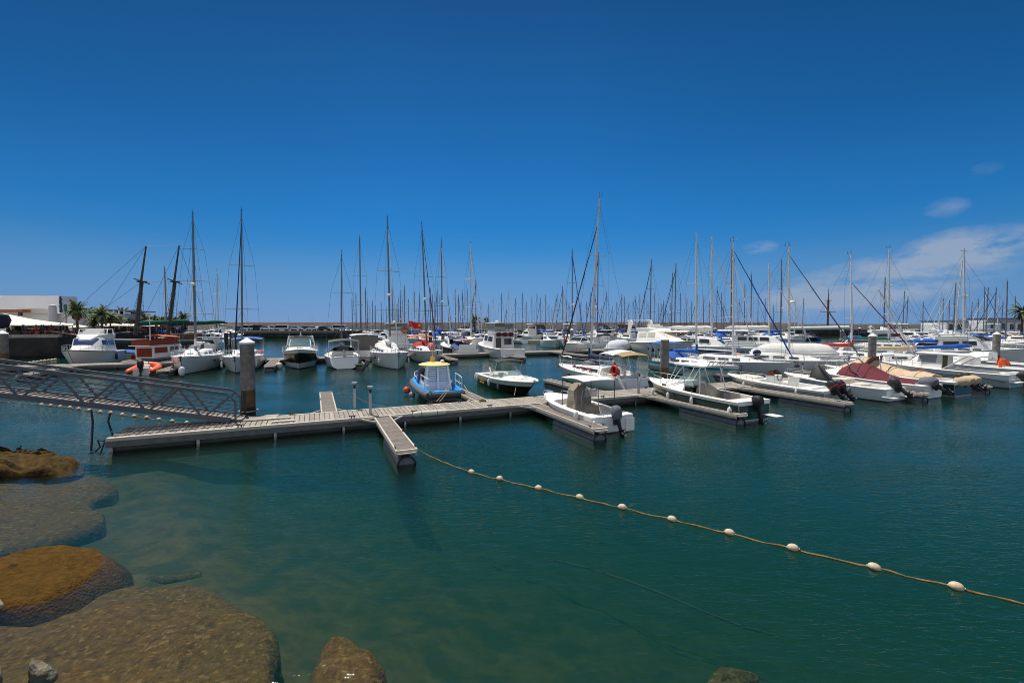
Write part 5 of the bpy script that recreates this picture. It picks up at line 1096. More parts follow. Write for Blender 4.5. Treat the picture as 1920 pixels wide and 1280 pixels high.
tubes(r, 'bow_rail', [[(1.6, s_ * .85, .78), (1.7, s_ * .82, 1.0), (2.4, s_ * .58, 1.05), (2.5, s_ * .52, .82)] for s_ in (-1, 1)], .014)
tubes(r, 'tow_eye', [[(-3.19, y, .18), (-3.25, y, .18), (-3.25, y, .12), (-3.19, y, .12)] for y in (.6, .75)], .014)
b = MB(); b.lathe([(.02, .3), (.10, .22), (.11, -.1), (.03, -.2)], (-1.9, 1.22, .55), 10); b.build('fender', m_fend, r, smooth=50)
b = MB(); b.box((2.9, 0, .98), (.5, .34, .05)); b.tube([(3.0, 0, 1.0), (3.3, 0, .96)], .03, 6); b.build('bow_roller', m_inox, r)

# B: hardtop fishing boat
m_hg = mat('hull_dark_green', (0.008, 0.050, 0.042), 0.28, coat=0.3, bands=[(0.10, (0.40, 0.42, 0.42)), (0.0, (0.02, 0.03, 0.03))])
r, H = small_hull('white and dark green fishing boat with white hardtop, rod holders and single outboard', 1414, 789, 7.3, 2.5, .98, hullm=[m_white, m_hg], well=(.10, .50), inset=.22, sole=.35, linerm=m_cream, sheer=.30)
zd = lambda x: H.g(H.tx(x))[2]
house([(0.0, .92, zd(0) - .03, .80, zd(0) + .42), (.9, .86, zd(.9) - .03, .62, zd(.9) + .36), (2.2, .55, zd(2.2) - .03, .30, zd(2.2) + .18), (3.0, .3, zd(3) - .02, .12, zd(3) + .03)]).build('cabin', m_deckw, r, smooth=40)
b = MB(); b.add([(.75, -.66, 1.44), (.75, .66, 1.44), (.05, .60, 2.05), (.05, -.60, 2.05)], [(0, 1, 2, 3)]); b.build('windscreen', m_clear, r)
for s_ in (-1, 1):
    b = MB(); b.add([(.75, s_ * .68, 1.44), (.05, s_ * .64, 2.05), (-.35, s_ * .74, 2.0), (-.75, s_ * .9, 1.30)], [(0, 1, 2, 3)]); b.build('side_window', m_clear, r)
b = MB(); b.sheet([[Vector((x, y, 2.50 - .05 * y * y)) for y in (-.86, -.4, 0, .4, .86)] for x in (-1.35, -.7, 0, .75)], .08); b.build('hardtop', m_deckw, r, smooth=50)
tubes(r, 'hardtop_frame', [[(-1.2, s_ * .95, 1.05), (-1.1, s_ * .84, 1.8), (-.95, s_ * .74, 2.42)] for s_ in (-1, 1)] + [[(-.2, s_ * .98, 1.1), (-.05, s_ * .86, 1.7), (.15, s_ * .76, 2.42)] for s_ in (-1, 1)] + [[(1.0, s_ * .8, 1.35), (.5, s_ * .76, 2.0), (.1, s_ * .72, 2.42)] for s_ in (-1, 1)] + [[(1.35, s_ * .72, 1.30), (.9, s_ * .72, 1.95), (.65, s_ * .7, 2.44)] for s_ in (-1, 1)], .024)
tubes(r, 'rod_holder', [[(-1.32, y, 2.42), (-1.52, y, 2.66)] for y in (-.6, -.3, 0, .3, .6)], .03, m_deckw)
tarp([(.35, -1.0, .15, .50, .52), (.8, -1.0, .15, .50, .5), (1.22, -.9, .15, .42, .42), (1.42, -.8, .15, .2, .25)], .05, 9).build('seat_cover', mat('khaki_cover', (0.42, 0.38, 0.30), 0.9, var=.2, vscale=3, bump=.5, bscale=6), r, smooth=35)
b = MB(); b.box((-.1, 0, .8), (.5, 1.5, .9)); b.build('console', m_black, r, bevel=.05)
b = MB(); b.box((-1.75, -.25, .75), (.28, .5, .75)); b.build('live_well', m_greyc, r, bevel=.05)
b = MB(); b.box((-3.35, 0, .80), (.5, 1.9, .14)); b.build('stern_seat', m_deckw, r, bevel=.05)
outboard(r, -3.68, .0, .70, tilt=R(12), s=.95)
tubes(r, 'bow_rail', [[(1.1, s_ * .98, zd(1.1)), (1.3, s_ * .9, zd(1.3) + .36), (2.6, s_ * .55, zd(2.6) + .40), (3.5, s_ * .14, zd(3.5) + .42), (3.6, 0, zd(3.6) + .42)] for s_ in (-1, 1)], .016)
tubes(r, 'bow_stanchion', [[(x, s_ * w_, zd(x)), (x, s_ * w_, zd(x) + .38)] for x, w_ in ((1.9, .76), (2.7, .53)) for s_ in (-1, 1)], .014)
b = MB(); b.box((-4.15, -.62, .32), (.75, .5, .05)); b.bar((-3.7, -.62, .30), (-4.1, -.62, .30), .08, .05); b.build('swim_platform', m_deckw, r, bevel=.02)
for x in (2.2, .7, -1.0): fender(r, x, 1.32 if x < 1.5 else 1.05, .62, m_fend if x != .7 else m_fend, .72, .6)
fender(r, -3.35, 1.32, .45, m_fend, .85, .6)
b = MB(); b.box((1.4, .95, 1.15), (.3, .02, .16)); b.box((1.4, -.95, 1.15), (.3, .02, .16)); b.build('porthole', m_brown, r)
b = MB(); b.tube([(-1.8, .95, 1.0), (-1.95, 1.1, 1.25)], .02, 5); b.build('cleat', m_dkgrey, r)

# C: white sports boat with twin outboards
m_hc = mat('hull_grey_side', (0.34, 0.34, 0.33), 0.28, coat=0.3, bands=[(0.05, (0.05, 0.05, 0.05))])
r, H = small_hull('white low sports boat with grey lower hull and twin black outboards', 1566, 757, 7.4, 2.4, .80, hullm=[m_white, m_hc], well=(.10, .60), inset=.3, sole=.35, sheer=.28)
zd = lambda x: H.g(H.tx(x))[2]
b = MB(); b.box((.1, 0, .95), (.7, .8, .75)); b.build('console', m_deckw, r, bevel=.08)
b = MB(); b.add([(.5, -.42, 1.3), (.5, .42, 1.3), (.15, .36, 1.62), (.15, -.36, 1.62)], [(0, 1, 2, 3)]); b.add([(.5, -.42, 1.3), (.15, -.36, 1.62), (-.25, -.40, 1.3)], [(0, 1, 2)]); b.add([(.5, .42, 1.3), (.15, .36, 1.62), (-.25, .40, 1.3)], [(0, 1, 2)]); b.build('windscreen', mat('brown_glass', (.12, .04, .025), .1), r)
b = MB(); b.tube([(-.30, .25 * math.cos(i * math.pi / 6), 1.22 + .25 * math.sin(i * math.pi / 6)) for i in range(13)], .02, 5); b.build('steering_wheel', m_black, r)
b = MB(); b.box((-1.0, 0, .72), (.5, 1.0, .55)); b.box((-1.2, 0, 1.1), (.14, 1.0, .4)); b.build('seat', m_deckw, r, bevel=.06)
b = MB(); b.box((-2.4, 0, .62), (.6, 1.5, .4)); b.build('stern_seat', m_deckw, r, bevel=.08)
tarp([(zd(1.9) - .0, 1.9, 0, .85, .62), (zd(1.9) + .10, 1.9, 0, .8, .56), (zd(1.9) + .17, 1.9, 0, .6, .35)], .02, 4).build('sun_pad', m_cream, r, smooth=40)
outboard(r, -3.72, -.36, .78, tilt=R(42), s=.98, stripe=m_red); outboard(r, -3.72, .36, .78, tilt=R(42), s=.98, stripe=m_red)
H.guard(.62, .98, .22, 5, .012, mid=False).build('bow_rail', m_inox, r)
for x in (-2.2, 1.4): fender(r, x, 1.25, .55, m_fend, .6, .5)

# D: console boat with black peaked cover
r, H = small_hull('white fishing boat with black peaked console cover, ladder and raised black outboard', 1680, 752, 7.0, 2.4, .78, well=(.08, .62), inset=.22, sole=.32, sheer=.34)
zd = lambda x: H.g(H.tx(x))[2]
tarp([(.35, .85, 0, .62, .62), (.9, .85, 0, .60, .58), (1.2, .98, 0, .45, .45), (1.62, 1.12, 0, .22, .24), (1.76, 1.15, 0, .05, .06)], .03, 12, .4).build('console_cover', m_blackc, r, smooth=30)
b = MB(); b.box((-.55, 0, .72), (.9, 1.0, .72)); b.box((-1.6, .1, .60), (.7, 1.2, .5)); b.build('seat_box', m_cream, r, bevel=.05)
tubes(r, 'davit_bar', [[(-.2, .5, .9), (.9, .3, 1.9)]], .045, m_dkgrey)
tubes(r, 'boarding_ladder', [[(-2.95, y, .5), (-3.05, y, 1.5)] for y in (-.5, -.18)] + [[(-2.95 - .1 * (z - .5), -.5, z), (-2.95 - .1 * (z - .5), -.18, z)] for z in (.7, .95, 1.2, 1.48)] + [[(-3.05, -.34, 1.55), (-2.9, -.7, .5)]], .022)
outboard(r, -3.5, .12, .76, tilt=R(50), s=1.02)
b = MB(); b.box((-3.6, -.75, .28), (.65, .6, .07)); b.box((-3.6, .85, .28), (.65, .45, .07)); b.build('swim_platform', m_deckw, r, bevel=.02)
H.guard(.66, .98, .32, 4, .012, mid=False).build('bow_rail', m_inox, r)
for x in (-1.6, -1.35): fender(r, x, 1.28, .42, m_greyc, .7, .5)

# E: boat under a maroon cover
r, H = small_hull('white boat stretched under a maroon cover with grey wrapped outboard', 1750, 747, 7.3, 2.4, .85, well=(.08, .55), inset=.2, sole=.35, sheer=.35)
zd = lambda x: H.g(H.tx(x))[2]
b = MB(); st = [(-2.9, .75, .95), (-2.0, .95, 1.08), (-1.2, 1.05, 1.25), (-.3, 1.08, 1.75), (.25, 1.05, 1.95), (.9, .98, 1.90), (1.6, .80, 1.45)]
R_ = []
for x, w_, zt in st: R_.append([Vector((x, y * w_, zd(x) + .02 + (zt - zd(x)) * (1 - abs(y) ** 1.7))) for y in (-1, -.8, -.5, -.2, .2, .5, .8, 1)])
b.sheet(R_, .02); b.build('boat_cover', m_maroon, r, smooth=60)
for k in (1, 3, 4, 5): b = MB(); b.tube([p + Vector((0, 0, .01)) for p in R_[k]], .014, 4); b.build('seam', m_blackc, r)
house([(.9, .8, zd(.9) - .02, .62, zd(.9) + .42), (1.9, .62, zd(1.9), .40, zd(1.9) + .36), (3.0, .28, zd(3), .1, zd(3) + .06)]).build('cabin', m_deckw, r, smooth=40)
b = MB(); b.box((-3.35, 0, .66), (.4, 1.7, .12)); b.build('stern_seat', m_deckw, r, bevel=.04)
outboard(r, -3.68, .15, .76, tilt=R(52), s=1.0, cover=m_greyc)
tarp([(.80, -3.4, .15, .34, .28), (1.0, -3.4, .15, .48, .34), (1.2, -3.5, .15, .42, .28), (1.3, -3.5, .15, .2, .12)], .05, 8, .6).build('engine_cover', m_greyc, r, smooth=50)
tubes(r, 'folded_bimini', [[(-.2, s_ * 1.0, .9), (1.1, s_ * .9, 2.15)] for s_ in (-1, 1)] + [[(1.1, -.9, 2.15), (1.15, 0, 2.2), (1.1, .9, 2.15)]], .035, m_greyc)
H.guard(.68, .98, .4, 4, .013, mid=False).build('bow_rail', m_inox, r)

# F: green hull under beige covers
m_hf = mat('hull_bottle_green', (0.010, 0.035, 0.028), 0.3, coat=0.3, bands=[(0.07, (0.35, 0.36, 0.32))])
r, H = small_hull('dark green hulled boat under pale beige covers with wrapped outboards', 1806, 742, 8.6, 2.7, .95, hullm=[m_white, m_hf], well=(.08, .55), inset=.25, sole=.4, sheer=.35)
zd = lambda x: H.g(H.tx(x))[2]
st = [(-2.9, .9, 1.22), (-2.1, 1.0, 1.35), (-1.4, 1.05, 1.30), (-.6, 1.12, 1.45), (.3, 1.12, 1.85), (1.0, 1.08, 2.15), (1.35, 1.0, 2.18), (2.2, .75, 1.75), (3.0, .5, 1.32)]
b = MB(); R_ = []
for i, (x, w_, zt) in enumerate(st): R_.append([Vector((x, y * w_, zd(x) + .02 + (zt - zd(x)) * (1 - abs(y) ** (1.4 if x > 0 else 2.5)) + .03 * math.sin(i * 3 + y * 5))) for y in (-1, -.8, -.5, -.2, .2, .5, .8, 1)])
b.sheet(R_, .02); b.build('boat_cover', m_beige, r, smooth=60)
for k in (1, 3, 4, 6): b = MB(); b.tube([p + Vector((0, 0, .01)) for p in R_[k]], .014, 4); b.build('seam', m_taupe, r)
tubes(r, 'radar_arch', [[(-.3, -1.15, 1.0), (-.1, -1.05, 2.0), (0, -.9, 2.35), (0, .9, 2.35), (-.1, 1.05, 2.0), (-.3, 1.15, 1.0)]], .035)
tubes(r, 'ladder', [[(-.55, y, 1.1), (-.5, y, 2.1)] for y in (-.9, -.55)] + [[(-.52, -.9, z), (-.52, -.55, z)] for z in (1.3, 1.6, 1.9, 2.1)], .02)
for y in (-.42, .35):
    outboard(r, -4.35, y, .84, tilt=R(55), s=1.05)
    tarp([(.72, -4.4, y, .34, .28), (.95, -4.45, y, .50, .34), (1.2, -4.5, y, .46, .30), (1.32, -4.5, y, .2, .12)], .05, 8, .6).build('engine_cover', m_beige, r, smooth=50)
fender(r, -1.3, 1.48, .45, m_fend, .85, .6)
H.guard(.72, .98, .45, 4, .013, mid=False).build('bow_rail', m_inox, r)
b = MB(); b.box((2.6, 0, 2.0), (.1, .1, .1)); 
tarp([(1.1, 1.2, 0, .15, 1.0), (2.0, .75, 0, .12, .85), (2.25, .6, 0, .1, .7)], .02, 4).build('arch_panel', m_brown, r, smooth=40)

# G: pilothouse boat
m_hgx = mat('hull_pilothouse', (0.76, 0.76, 0.75), 0.25, coat=0.4, bands=[(0.60, (0.40, 0.42, 0.44)), (0.07, (0.1, 0.1, 0.1))])
r, H = small_hull('white pilothouse boat with long overhanging roof and thin dark sheer line', 1905, 727, 8.4, 2.8, 1.0, hullm=m_hgx, well=(.06, .45), inset=.22, sole=.4, sheer=.30)
zd = lambda x: H.g(H.tx(x))[2]
st = [(-.3, .98, .95, .86, 2.25), (.9, .95, 1.05, .80, 2.25), (1.25, .92, 1.1, .72, 2.18), (2.15, .72, 1.1, .50, 1.42), (3.4, .3, 1.2, .1, 1.28)]
house(st).build('wheelhouse', m_deckw, r, smooth=35); S = superstr(st)
win_front(st[3], st[2], .12, .92, inset=.08).build('windscreen', m_vinyl, r)
for s_ in (-1, 1): win_side(S, .05, 1.3, .42, .90, s_, slant=-.1).build('side_window', m_vinyl, r); win_side(S, 1.5, 2.0, .3, .7, s_).build('side_window', m_vinyl, r)
b = MB(); b.sheet([[Vector((x, y, 2.34 - .06 * y * y - (.12 if x < -2.2 else 0) + .02 * x)) for y in (-1.05, -.5, 0, .5, 1.05)] for x in (-2.4, -2.1, -1, 0, 1.0, 1.35)], .08); b.build('roof', m_deckw, r, smooth=50)
b = MB(); b.box((-.33, .45, 1.55), (.04, .7, 1.25)); b.build('door', mat('olive_curtain', (.07, .075, .04), .8), r)
for s_ in (-1, 1): b = MB(); b.bar((-.3, s_ * .93, 1.0), (-1.9, s_ * 1.0, 2.2), .28, .05); b.build('roof_strut', m_deckw, r)
b = MB(); b.box((-4.3, 0, .45), (.7, 2.2, .1)); b.box((-3.85, 0, .85), (.3, 2.2, .5)); b.build('swim_platform', m_deckw, r, bevel=.04)
outboard(r, -4.5, .0, .62, tilt=R(40), s=.9)
for s_ in (-1, 1):
    b = MB(); b.loft([[(H.g(t)[0], s_ * (H.g(t)[1] * .99 + .025), H.g(t)[2] * q - .25 * max(0, .14 - t) / .14) for q in (.63, .68)] for t in [.02 + .9 * i / 12 for i in range(13)]], closed=False, cap=False); b.build('sheer_line', m_dkgrey, r)
H.guard(.6, .98, .5, 5, .014, mid=False).build('bow_rail', m_inox, r)
b = MB(); b.tube([(1.0, 1.42, .75), (.7, 1.42, .7)], .09, 8); b.build('mooring_buoy', m_ring, r)

# H: boat at the right edge
r, H = small_hull('white boat at the right edge with dark tilted outboard and orange life jacket', 1948, 716, 8.0, 2.6, 1.0, well=(.08, .55), inset=.22, sole=.4)
tarp([(.9, .2, 0, .6, .8), (1.5, .2, 0, .6, .8), (1.9, .3, 0, .5, .7), (2.0, .3, 0, .3, .5)], .03, 2).build('wheelhouse', m_deckw, r, smooth=40)
outboard(r, -4.05, 0, .8, tilt=R(48), s=1.0)
r, H = small_hull('white boat far right in the near row seen past the pilothouse roof', 1990, 708, 8.0, 2.6, 1.0, well=(.08, .55), inset=.22, sole=.4)
outboard(r, -4.05, 0, .8, tilt=R(48), s=1.0)
b = tarp([(-.4, 0, 0, .28, .2), (-.1, .05, 0, .42, .28), (.2, 0, 0, .36, .26), (.42, -.1, 0, .15, .12)], .10, 3, .6); o = b.build('life_jacket_bundle', m_orange, smooth=40); o.location = atY(1880, 682, 38.5); tag(o, 'orange life jacket bundle hanging beside the rightmost pile', 'life jacket')
house([(0.3, 1.0, .9, .9, 1.95), (1.6, .9, 1.0, .7, 1.9), (2.6, .5, 1.1, .3, 1.3)]).build('cabin', m_deckw, r, smooth=40)

# ------------------------------------------------------------------ far side of the first walkway
# blue tug-like work boat
m_tug = mat('bright_blue_paint', (0.030, 0.34, 0.80), 0.4, var=0.12, vscale=2)
m_rub = mat('grey_rubber_tube', (0.085, 0.09, 0.10), 0.75, var=0.3, vscale=3, bands=[(0.12, (0.012, 0.014, 0.013))])
r = boat('work_boat', 'small bright blue work boat with white wheelhouse and yellow roof', 'work boat', 838, 756, 5.9, False, GM)
H = Hull(5.6, 2.35, .62, .75, .86, .4, .05, 0, 'motor', 4.2, .5); H.hull().build('hull', m_rub, r, smooth=50)
H.well(.05, .86, .22, .42).build('deck', m_tug, r); H.deck(.86, 1, 5, .05).build('foredeck', m_tug, r)
b = MB(); P = []; n = 22
for i in range(n + 1): t = i / n; x, w_, z = H.g(t); P.append((x, w_ + .04, z - .14))
P2 = [(p[0], -p[1], p[2]) for p in reversed(P)]; b.tube(P + [(H.L / 2 + .1, 0, P[-1][2])] + P2 + [P[0]], .19, 10); b.build('rubber_fender', m_rub, r, smooth=60)
H.rail(0, 1, .085, -.05, .05).build('gunwale', m_tug, r)
b = MB(); b.bar((-2.8, -1.0, .60), (-2.8, 1.0, .60), .1, .2); b.build('transom', m_tug, r)
ws = [(-.75, .90, .3, .72, 2.05), (.55, .90, .3, .72, 2.05), (.85, .8, .3, .62, 2.0)]
house(ws, .05).build('wheelhouse', m_white, r, smooth=30); S = superstr(ws)
for s_ in (-1, 1): win_side(S, -.55, .05, .46, .90, s_).build('side_window', m_glass, r); win_side(S, .2, .6, .46, .90, s_).build('side_window', m_glass, r)
for y0, y1 in ((-.62, -.05), (.05, .62)):
    b = MB(); b.add([(-.77, y0, 1.02), (-.77, y1, 1.02), (-.77, y1 * .9, 1.86), (-.77, y0 * .9, 1.86), (-.74, y0, 1.02), (-.74, y1, 1.02), (-.74, y1 * .9, 1.86), (-.74, y0 * .9, 1.86)], [(0, 1, 2, 3), (7, 6, 5, 4), (0, 4, 5, 1), (2, 6, 7, 3)]); b.build('aft_window', mat('pale_window', (.40, .52, .60), .15), r)
    for k in range(5):
        b = MB(); z = 1.12 + k * .15; b.bar((-.785, y0 + .06, z), (-.785, y1 - .06, z + .04), .02, .05); b.build('blind_slat', m_white, r)
for y in (-.72, 0, .72): b = MB(); b.bar((-1.02, y * 1.12, .5), (-.82, y * .88, 2.0), .12, .08); b.build('window_post', m_white, r)
b = MB(); b.lathe([(1.05, 2.02), (1.10, 2.06), (.9, 2.13), (.5, 2.20), (.02, 2.23)], n=20, sx_=1.05, sy_=.92); b.build('roof', mat('pale_yellow_roof', (0.78, 0.58, 0.22), 0.5, var=.1, vscale=4), r, smooth=40)
b = MB(); b.lathe([(.14, 2.2), (.14, 2.5), (.05, 2.52)], (.1, .1, 0), 10); b.build('beacon', m_yell, r, smooth=50)
b = MB(); b.ball((-.3, -.45, 2.28), (.13, .13, .10), 10, 6); b.build('dome_light', m_white, r, smooth=60)
b = MB(); b.tube([(.1, .1, 2.5), (.1, .1, 3.1)], .025, 5); b.build('mast', m_yell, r)
tarp([(.9, 1.5, .35, .35, .35), (1.5, 1.5, .35, .4, .38), (1.75, 1.5, .35, .3, .28)], .03, 3).build('deck_cover', m_navy, r, smooth=40)
m_rail = mat('white_rail', (0.78, 0.78, 0.78), .4)
for s_ in (-1, 1):
    b = MB(); xs = [-2.6, -2.0, -1.3]; top = [(-2.7, s_ * 1.0, .62), (-2.7, s_ * 1.0, 1.45), (-1.9, s_ * 1.08, 1.5), (-1.0, s_ * 1.1, 1.55)]
    b.tube(top + [(-1.0, s_ * 1.1, .62)], .022, 6); b.tube([(-2.7, s_ * 1.0, 1.05), (-1.0, s_ * 1.1, 1.1)], .018, 5); b.tube([(-1.9, s_ * 1.08, .62), (-1.9, s_ * 1.08, 1.5)], .018, 5); b.build('hand_rail', m_rail, r)
b = MB(); P = [(H.g(t)[0] + .0, H.g(t)[1] - .1, H.g(t)[2] + .45) for t in (.55, .7, .85, .97)]; Q = [(p[0], -p[1], p[2]) for p in reversed(P)]
b.tube([(P[0][0], P[0][1], P[0][2] - .45)] + P + Q + [(Q[-1][0], Q[-1][1], Q[-1][2] - .45)], .022, 6)
for p in P + Q: b.tube([p, (p[0], p[1], p[2] - .45)], .018, 5)
b.build('bow_rail', m_rail, r)
b = MB(); b.box((-1.9, 0, .45), (.7, .9, .32)); b.build('hatch_box', m_tug, r, bevel=.03)
b = MB(); b.tube([(-2.2 + .3 * math.cos(i * .8), .5 + .3 * math.sin(i * .8), .36 + i * .008) for i in range(26)], .03, 5); b.build('rope_coil', m_roped, r)
def hang(px, py, Y, rad, m, label, name='round_fender'):
    b = MB(); b.ball((0, 0, 0), rad, 14, 9); b.lathe([(.03, rad * .9), (.05, rad * 1.25), (.02, rad * 1.4)], n=8); b.tube([(0, 0, rad * 1.3), (0.05, 0.1, rad * 1.3 + .35)], .014, 5); o = b.build(name, m, smooth=60); p = atY(px, py, Y); o.location = p; tag(o, label, 'fender', 'round fenders hung from the blue work boat')
Yt = r.location.y + 1.0
hang(762.5, 731, Yt - .3, .23, m_orange, 'orange ball fender hanging from the blue work boat'); hang(772.5, 740, Yt - .9, .20, mat('lilac_grey', (.32, .28, .36), .5), 'greyish lilac ball fender hanging beside the orange one')

# black and white speedboat
m_hj = mat('hull_black', (0.010, 0.010, 0.011), 0.3, coat=0.0, spec=.3, bands=[(0.16, (0.12, 0.012, 0.012)), (0.10, (0.01, 0.01, 0.01))])
r, H = small_hull('white speedboat with black hull sides and black folding canopy', 1003, 744, 8.0, 2.75, .80, near='bow', split=.60, hullm=[m_white, m_hj], well=(.12, .60), inset=.26, sole=.35, linerm=m_cream, sheer=.22, full=2.9, rake=.16)
zd = lambda x: H.g(H.tx(x))[2]
r.scale = (1, 1, 1)
house([(-.3, 1.0, zd(0) - .03, .85, zd(0) + .10), (.9, .9, zd(.9) - .03, .66, zd(.9) + .14), (1.7, .7, zd(1.7) - .02, .5, zd(1.7) + .08)]).build('foredeck_hump', m_deckw, r, smooth=50)
b = MB(); P = [(-1.1, 1.1, .76), (-.2, 1.08, .80), (.6, .84, .86), (1.15, .38, .88), (1.3, 0, .88)]; P = P + [(x, -y, z) for x, y, z in reversed(P[:-1])]
Q = [(x - .50, y * .88, z + .46 - (0.28 if abs(x + 1.1) < .01 else 0)) for x, y, z in P]
b.loft([P, Q], closed=False, cap=False); b.build('windscreen', m_clear, r, smooth=60)
b = MB(); b.tube(Q, .022, 6); b.build('windscreen_frame', m_inox, r)
b = MB(); b.sheet([[Vector((x, y, z - .10 * y * y)) for y in (-1.0, -.5, 0, .5, 1.0)] for x, z in ((-1.75, 1.92), (-1.5, 2.05), (-.9, 2.12), (-.3, 2.10), (.05, 2.02))], .05); b.build('canopy', m_blackc, r, smooth=50)
tubes(r, 'canopy_frame', [[(-.9, s_ * 1.05, .85), (-1.7, s_ * 1.0, 1.85)] for s_ in (-1, 1)] + [[(-.7, s_ * 1.05, .88), (0.02, s_ * 1.0, 1.95)] for s_ in (-1, 1)], .028)
tubes(r, 'frame_boot', [[(-.9, s_ * 1.05, .9), (-1.35, s_ * 1.03, 1.45)] for s_ in (-1, 1)], .06, m_white)
b = MB(); b.box((-1.9, 0, .62), (.6, 1.6, .5)); b.build('stern_seat', m_cream, r, bevel=.08)
b = MB(); b.box((-.5, .4, .8), (.5, .5, .6)); b.box((-.5, -.4, .8), (.5, .5, .6)); b.build('seat', m_cream, r, bevel=.06)
tarp([(zd(1.9) + .02, 1.9, 0, .55, .42), (zd(1.9) + .09, 1.9, 0, .5, .38), (zd(1.9) + .1, 1.9, 0, .3, .2)], .01, 3).build('bow_cushion', m_cream, r, smooth=40)
b = MB(); b.box((-4.2, 0, .35), (.5, 2.2, .08)); b.build('swim_platform', m_deckw, r, bevel=.02)
b = MB(); b.box((3.85, 0, zd(3.85) + .03), (.4, .2, .05)); b.tube([(3.95, 0, 1.08), (4.2, 0, 1.0), (4.15, 0, .8)], .03, 6); b.build('anchor', m_inox, r)
tubes(r, 'bow_rail', [[(1.6, s_ * .92, zd(1.6)), (1.7, s_ * .88, zd(1.7) + .14), (2.9, s_ * .4, zd(2.9) + .14), (3.0, s_ * .34, zd(3.0))] for s_ in (-1, 1)], .014)
m_ylet = mat('yellow_letters', (0.75, 0.48, 0.03), 0.5)
rnd = random.Random(3); b = MB()      # two rows of yellow characters, unreadable at the photograph's size
for row, z_, n_c in ((0, .52, 9), (1, .33, 7)):
    for i in range(n_c):
        x = -2.55 + i * .125 + row * .12
        b.box((x, -1.405, z_), (.03, .02, .13)); b.box((x + .04, -1.405, z_ + rnd.choice((-.05, 0, .05))), (.06, .02, .03)); b.box((x + .04, -1.405, z_ + rnd.choice((-.05, .05))), (.06, .02, .03))
        if rnd.random() < .6: b.box((x + .075, -1.405, z_), (.025, .02, .13))
b.build('yellow_lettering', m_ylet, r)
for x, w_ in ((-3.5, 1.38), (-2.95, 1.44), (-.3, 1.52)): fender(r, x, -w_, .5, m_fend, .75, .5)
fender(r, 1.2, -1.42, .35, m_greyc, .6, .5)

# white yacht with the red life ring
r, H, mp = sailboat('white sailing yacht with red life ring, black furled sail and cream canopy', 1106, 739, 10.4, 1124.5, 372, near='stern', fb=1.0, jib='black', cover='navy', bimini=None, mfrac=.05, boomlen=.30, hoist=.86, mast_r=.095, stripe='teak', spread=(.33, .66), mastm=mat('pale_mast', (.50, .50, .50), .4, .2), group='sailing yachts on the first walkway')
L = 10.4; zd = lambda x: H.g(H.tx(x))[2]
b = MB(); b.sheet([[Vector((-.24 * L - i * .52, y * 1.25, 2.85 - .22 * y * y - .04 * (i - 1.5) ** 2)) for y in (-1, -.6, -.2, .2, .6, 1)] for i in range(4)], .03); b.build('canopy', m_sail, r, smooth=60)
b = MB(); b.sheet([[Vector((-.24 * L - 1.62 - i * .42, y * 1.1, 2.72 - .1 * y * y - .03 * i * i)) for y in (-1, -.6, -.2, .2, .6, 1)] for i in range(3)], .03); b.build('canopy_extension', mat('ochre_canvas', (.36, .24, .10), .85), r, smooth=60)
tubes(r, 'canopy_frame', [[(-2.6 - k, s_ * 1.35, 1.1), (-2.6 - k * 1.3, s_ * 1.22, 2.62)] for s_ in (-1, 1) for k in (0, .9, 1.7)], .018)
ring_buoy(r, (-4.55, 1.45, 1.58), .30, 'y', m_ring); b = MB(); b.lathe([(.1, 0), (.12, .1), (.1, .5), (.05, .62)], (-4.35, 1.30, 1.45), 10); b.build('small_outboard', m_black, r, smooth=40)
tarp([(1.0, -2.9, .2, .3, .3), (1.45, -2.9, .2, .28, .28), (1.5, -2.9, .2, .1, .1)], .03, 6).build('deck_bag', m_brown, r, smooth=40)
tarp([(1.45, .35, 0, .75, .5), (1.72, .3, 0, .7, .42), (1.8, .3, 0, .4, .25)], .03, 6).build('folded_dinghy', m_greyc, r, smooth=40)
for x in (-.9, .1, 1.1):
    for s_ in (-1, 1): b = MB(); b.box((x, s_ * 1.02, 1.33), (.45, .05, .16)); b.build('port_cover', mat('rose_cover', (.33, .07, .10), .8), r)
b = MB(); b.add([(-5.22, -.9, .25), (-5.22, .9, .25), (-4.95, .9, .95), (-4.95, -.9, .95)], [(0, 1, 2, 3)]); b.build('transom_panel', mat('lilac_grey_panel', (.55, .55, .60), .5), r)  # flat panel in pale lilac grey across the transom
# ------------------------------------------------------------------ row along the near side of the second walkway
G2 = 'boats moored along the second walkway'
# white flybridge cruiser, bow in
r, H = cruiser('white flybridge cruiser with navy windscreen beside the dark quay', 128, 691, 10.5, 'bow', B=3.9, fb=1.35, glass=mat('navy_glass', (0.012, 0.03, 0.11), .15), arch=False, s_h=1.15, group=G2)
zt = 2.75; tubes(r, 'fly_frame', [[(-.5, s_ * 1.3, zt + .3), (-.9, s_ * 1.25, zt + 1.25), (-2.6, s_ * 1.2, zt + 1.25), (-2.8, s_ * 1.2, zt + .3)] for s_ in (-1, 1)] + [[(-.9, -1.25, zt + 1.25), (-.9, 1.25, zt + 1.25)]], .05, m_white)
b = MB(); b.box((-1.7, 0, zt + .75), (1.0, 1.6, .5)); b.build('fly_seat', m_maroon, r, bevel=.05)
fender(r, -1.0, 1.98, .8, m_nfend, 1.1, .6)
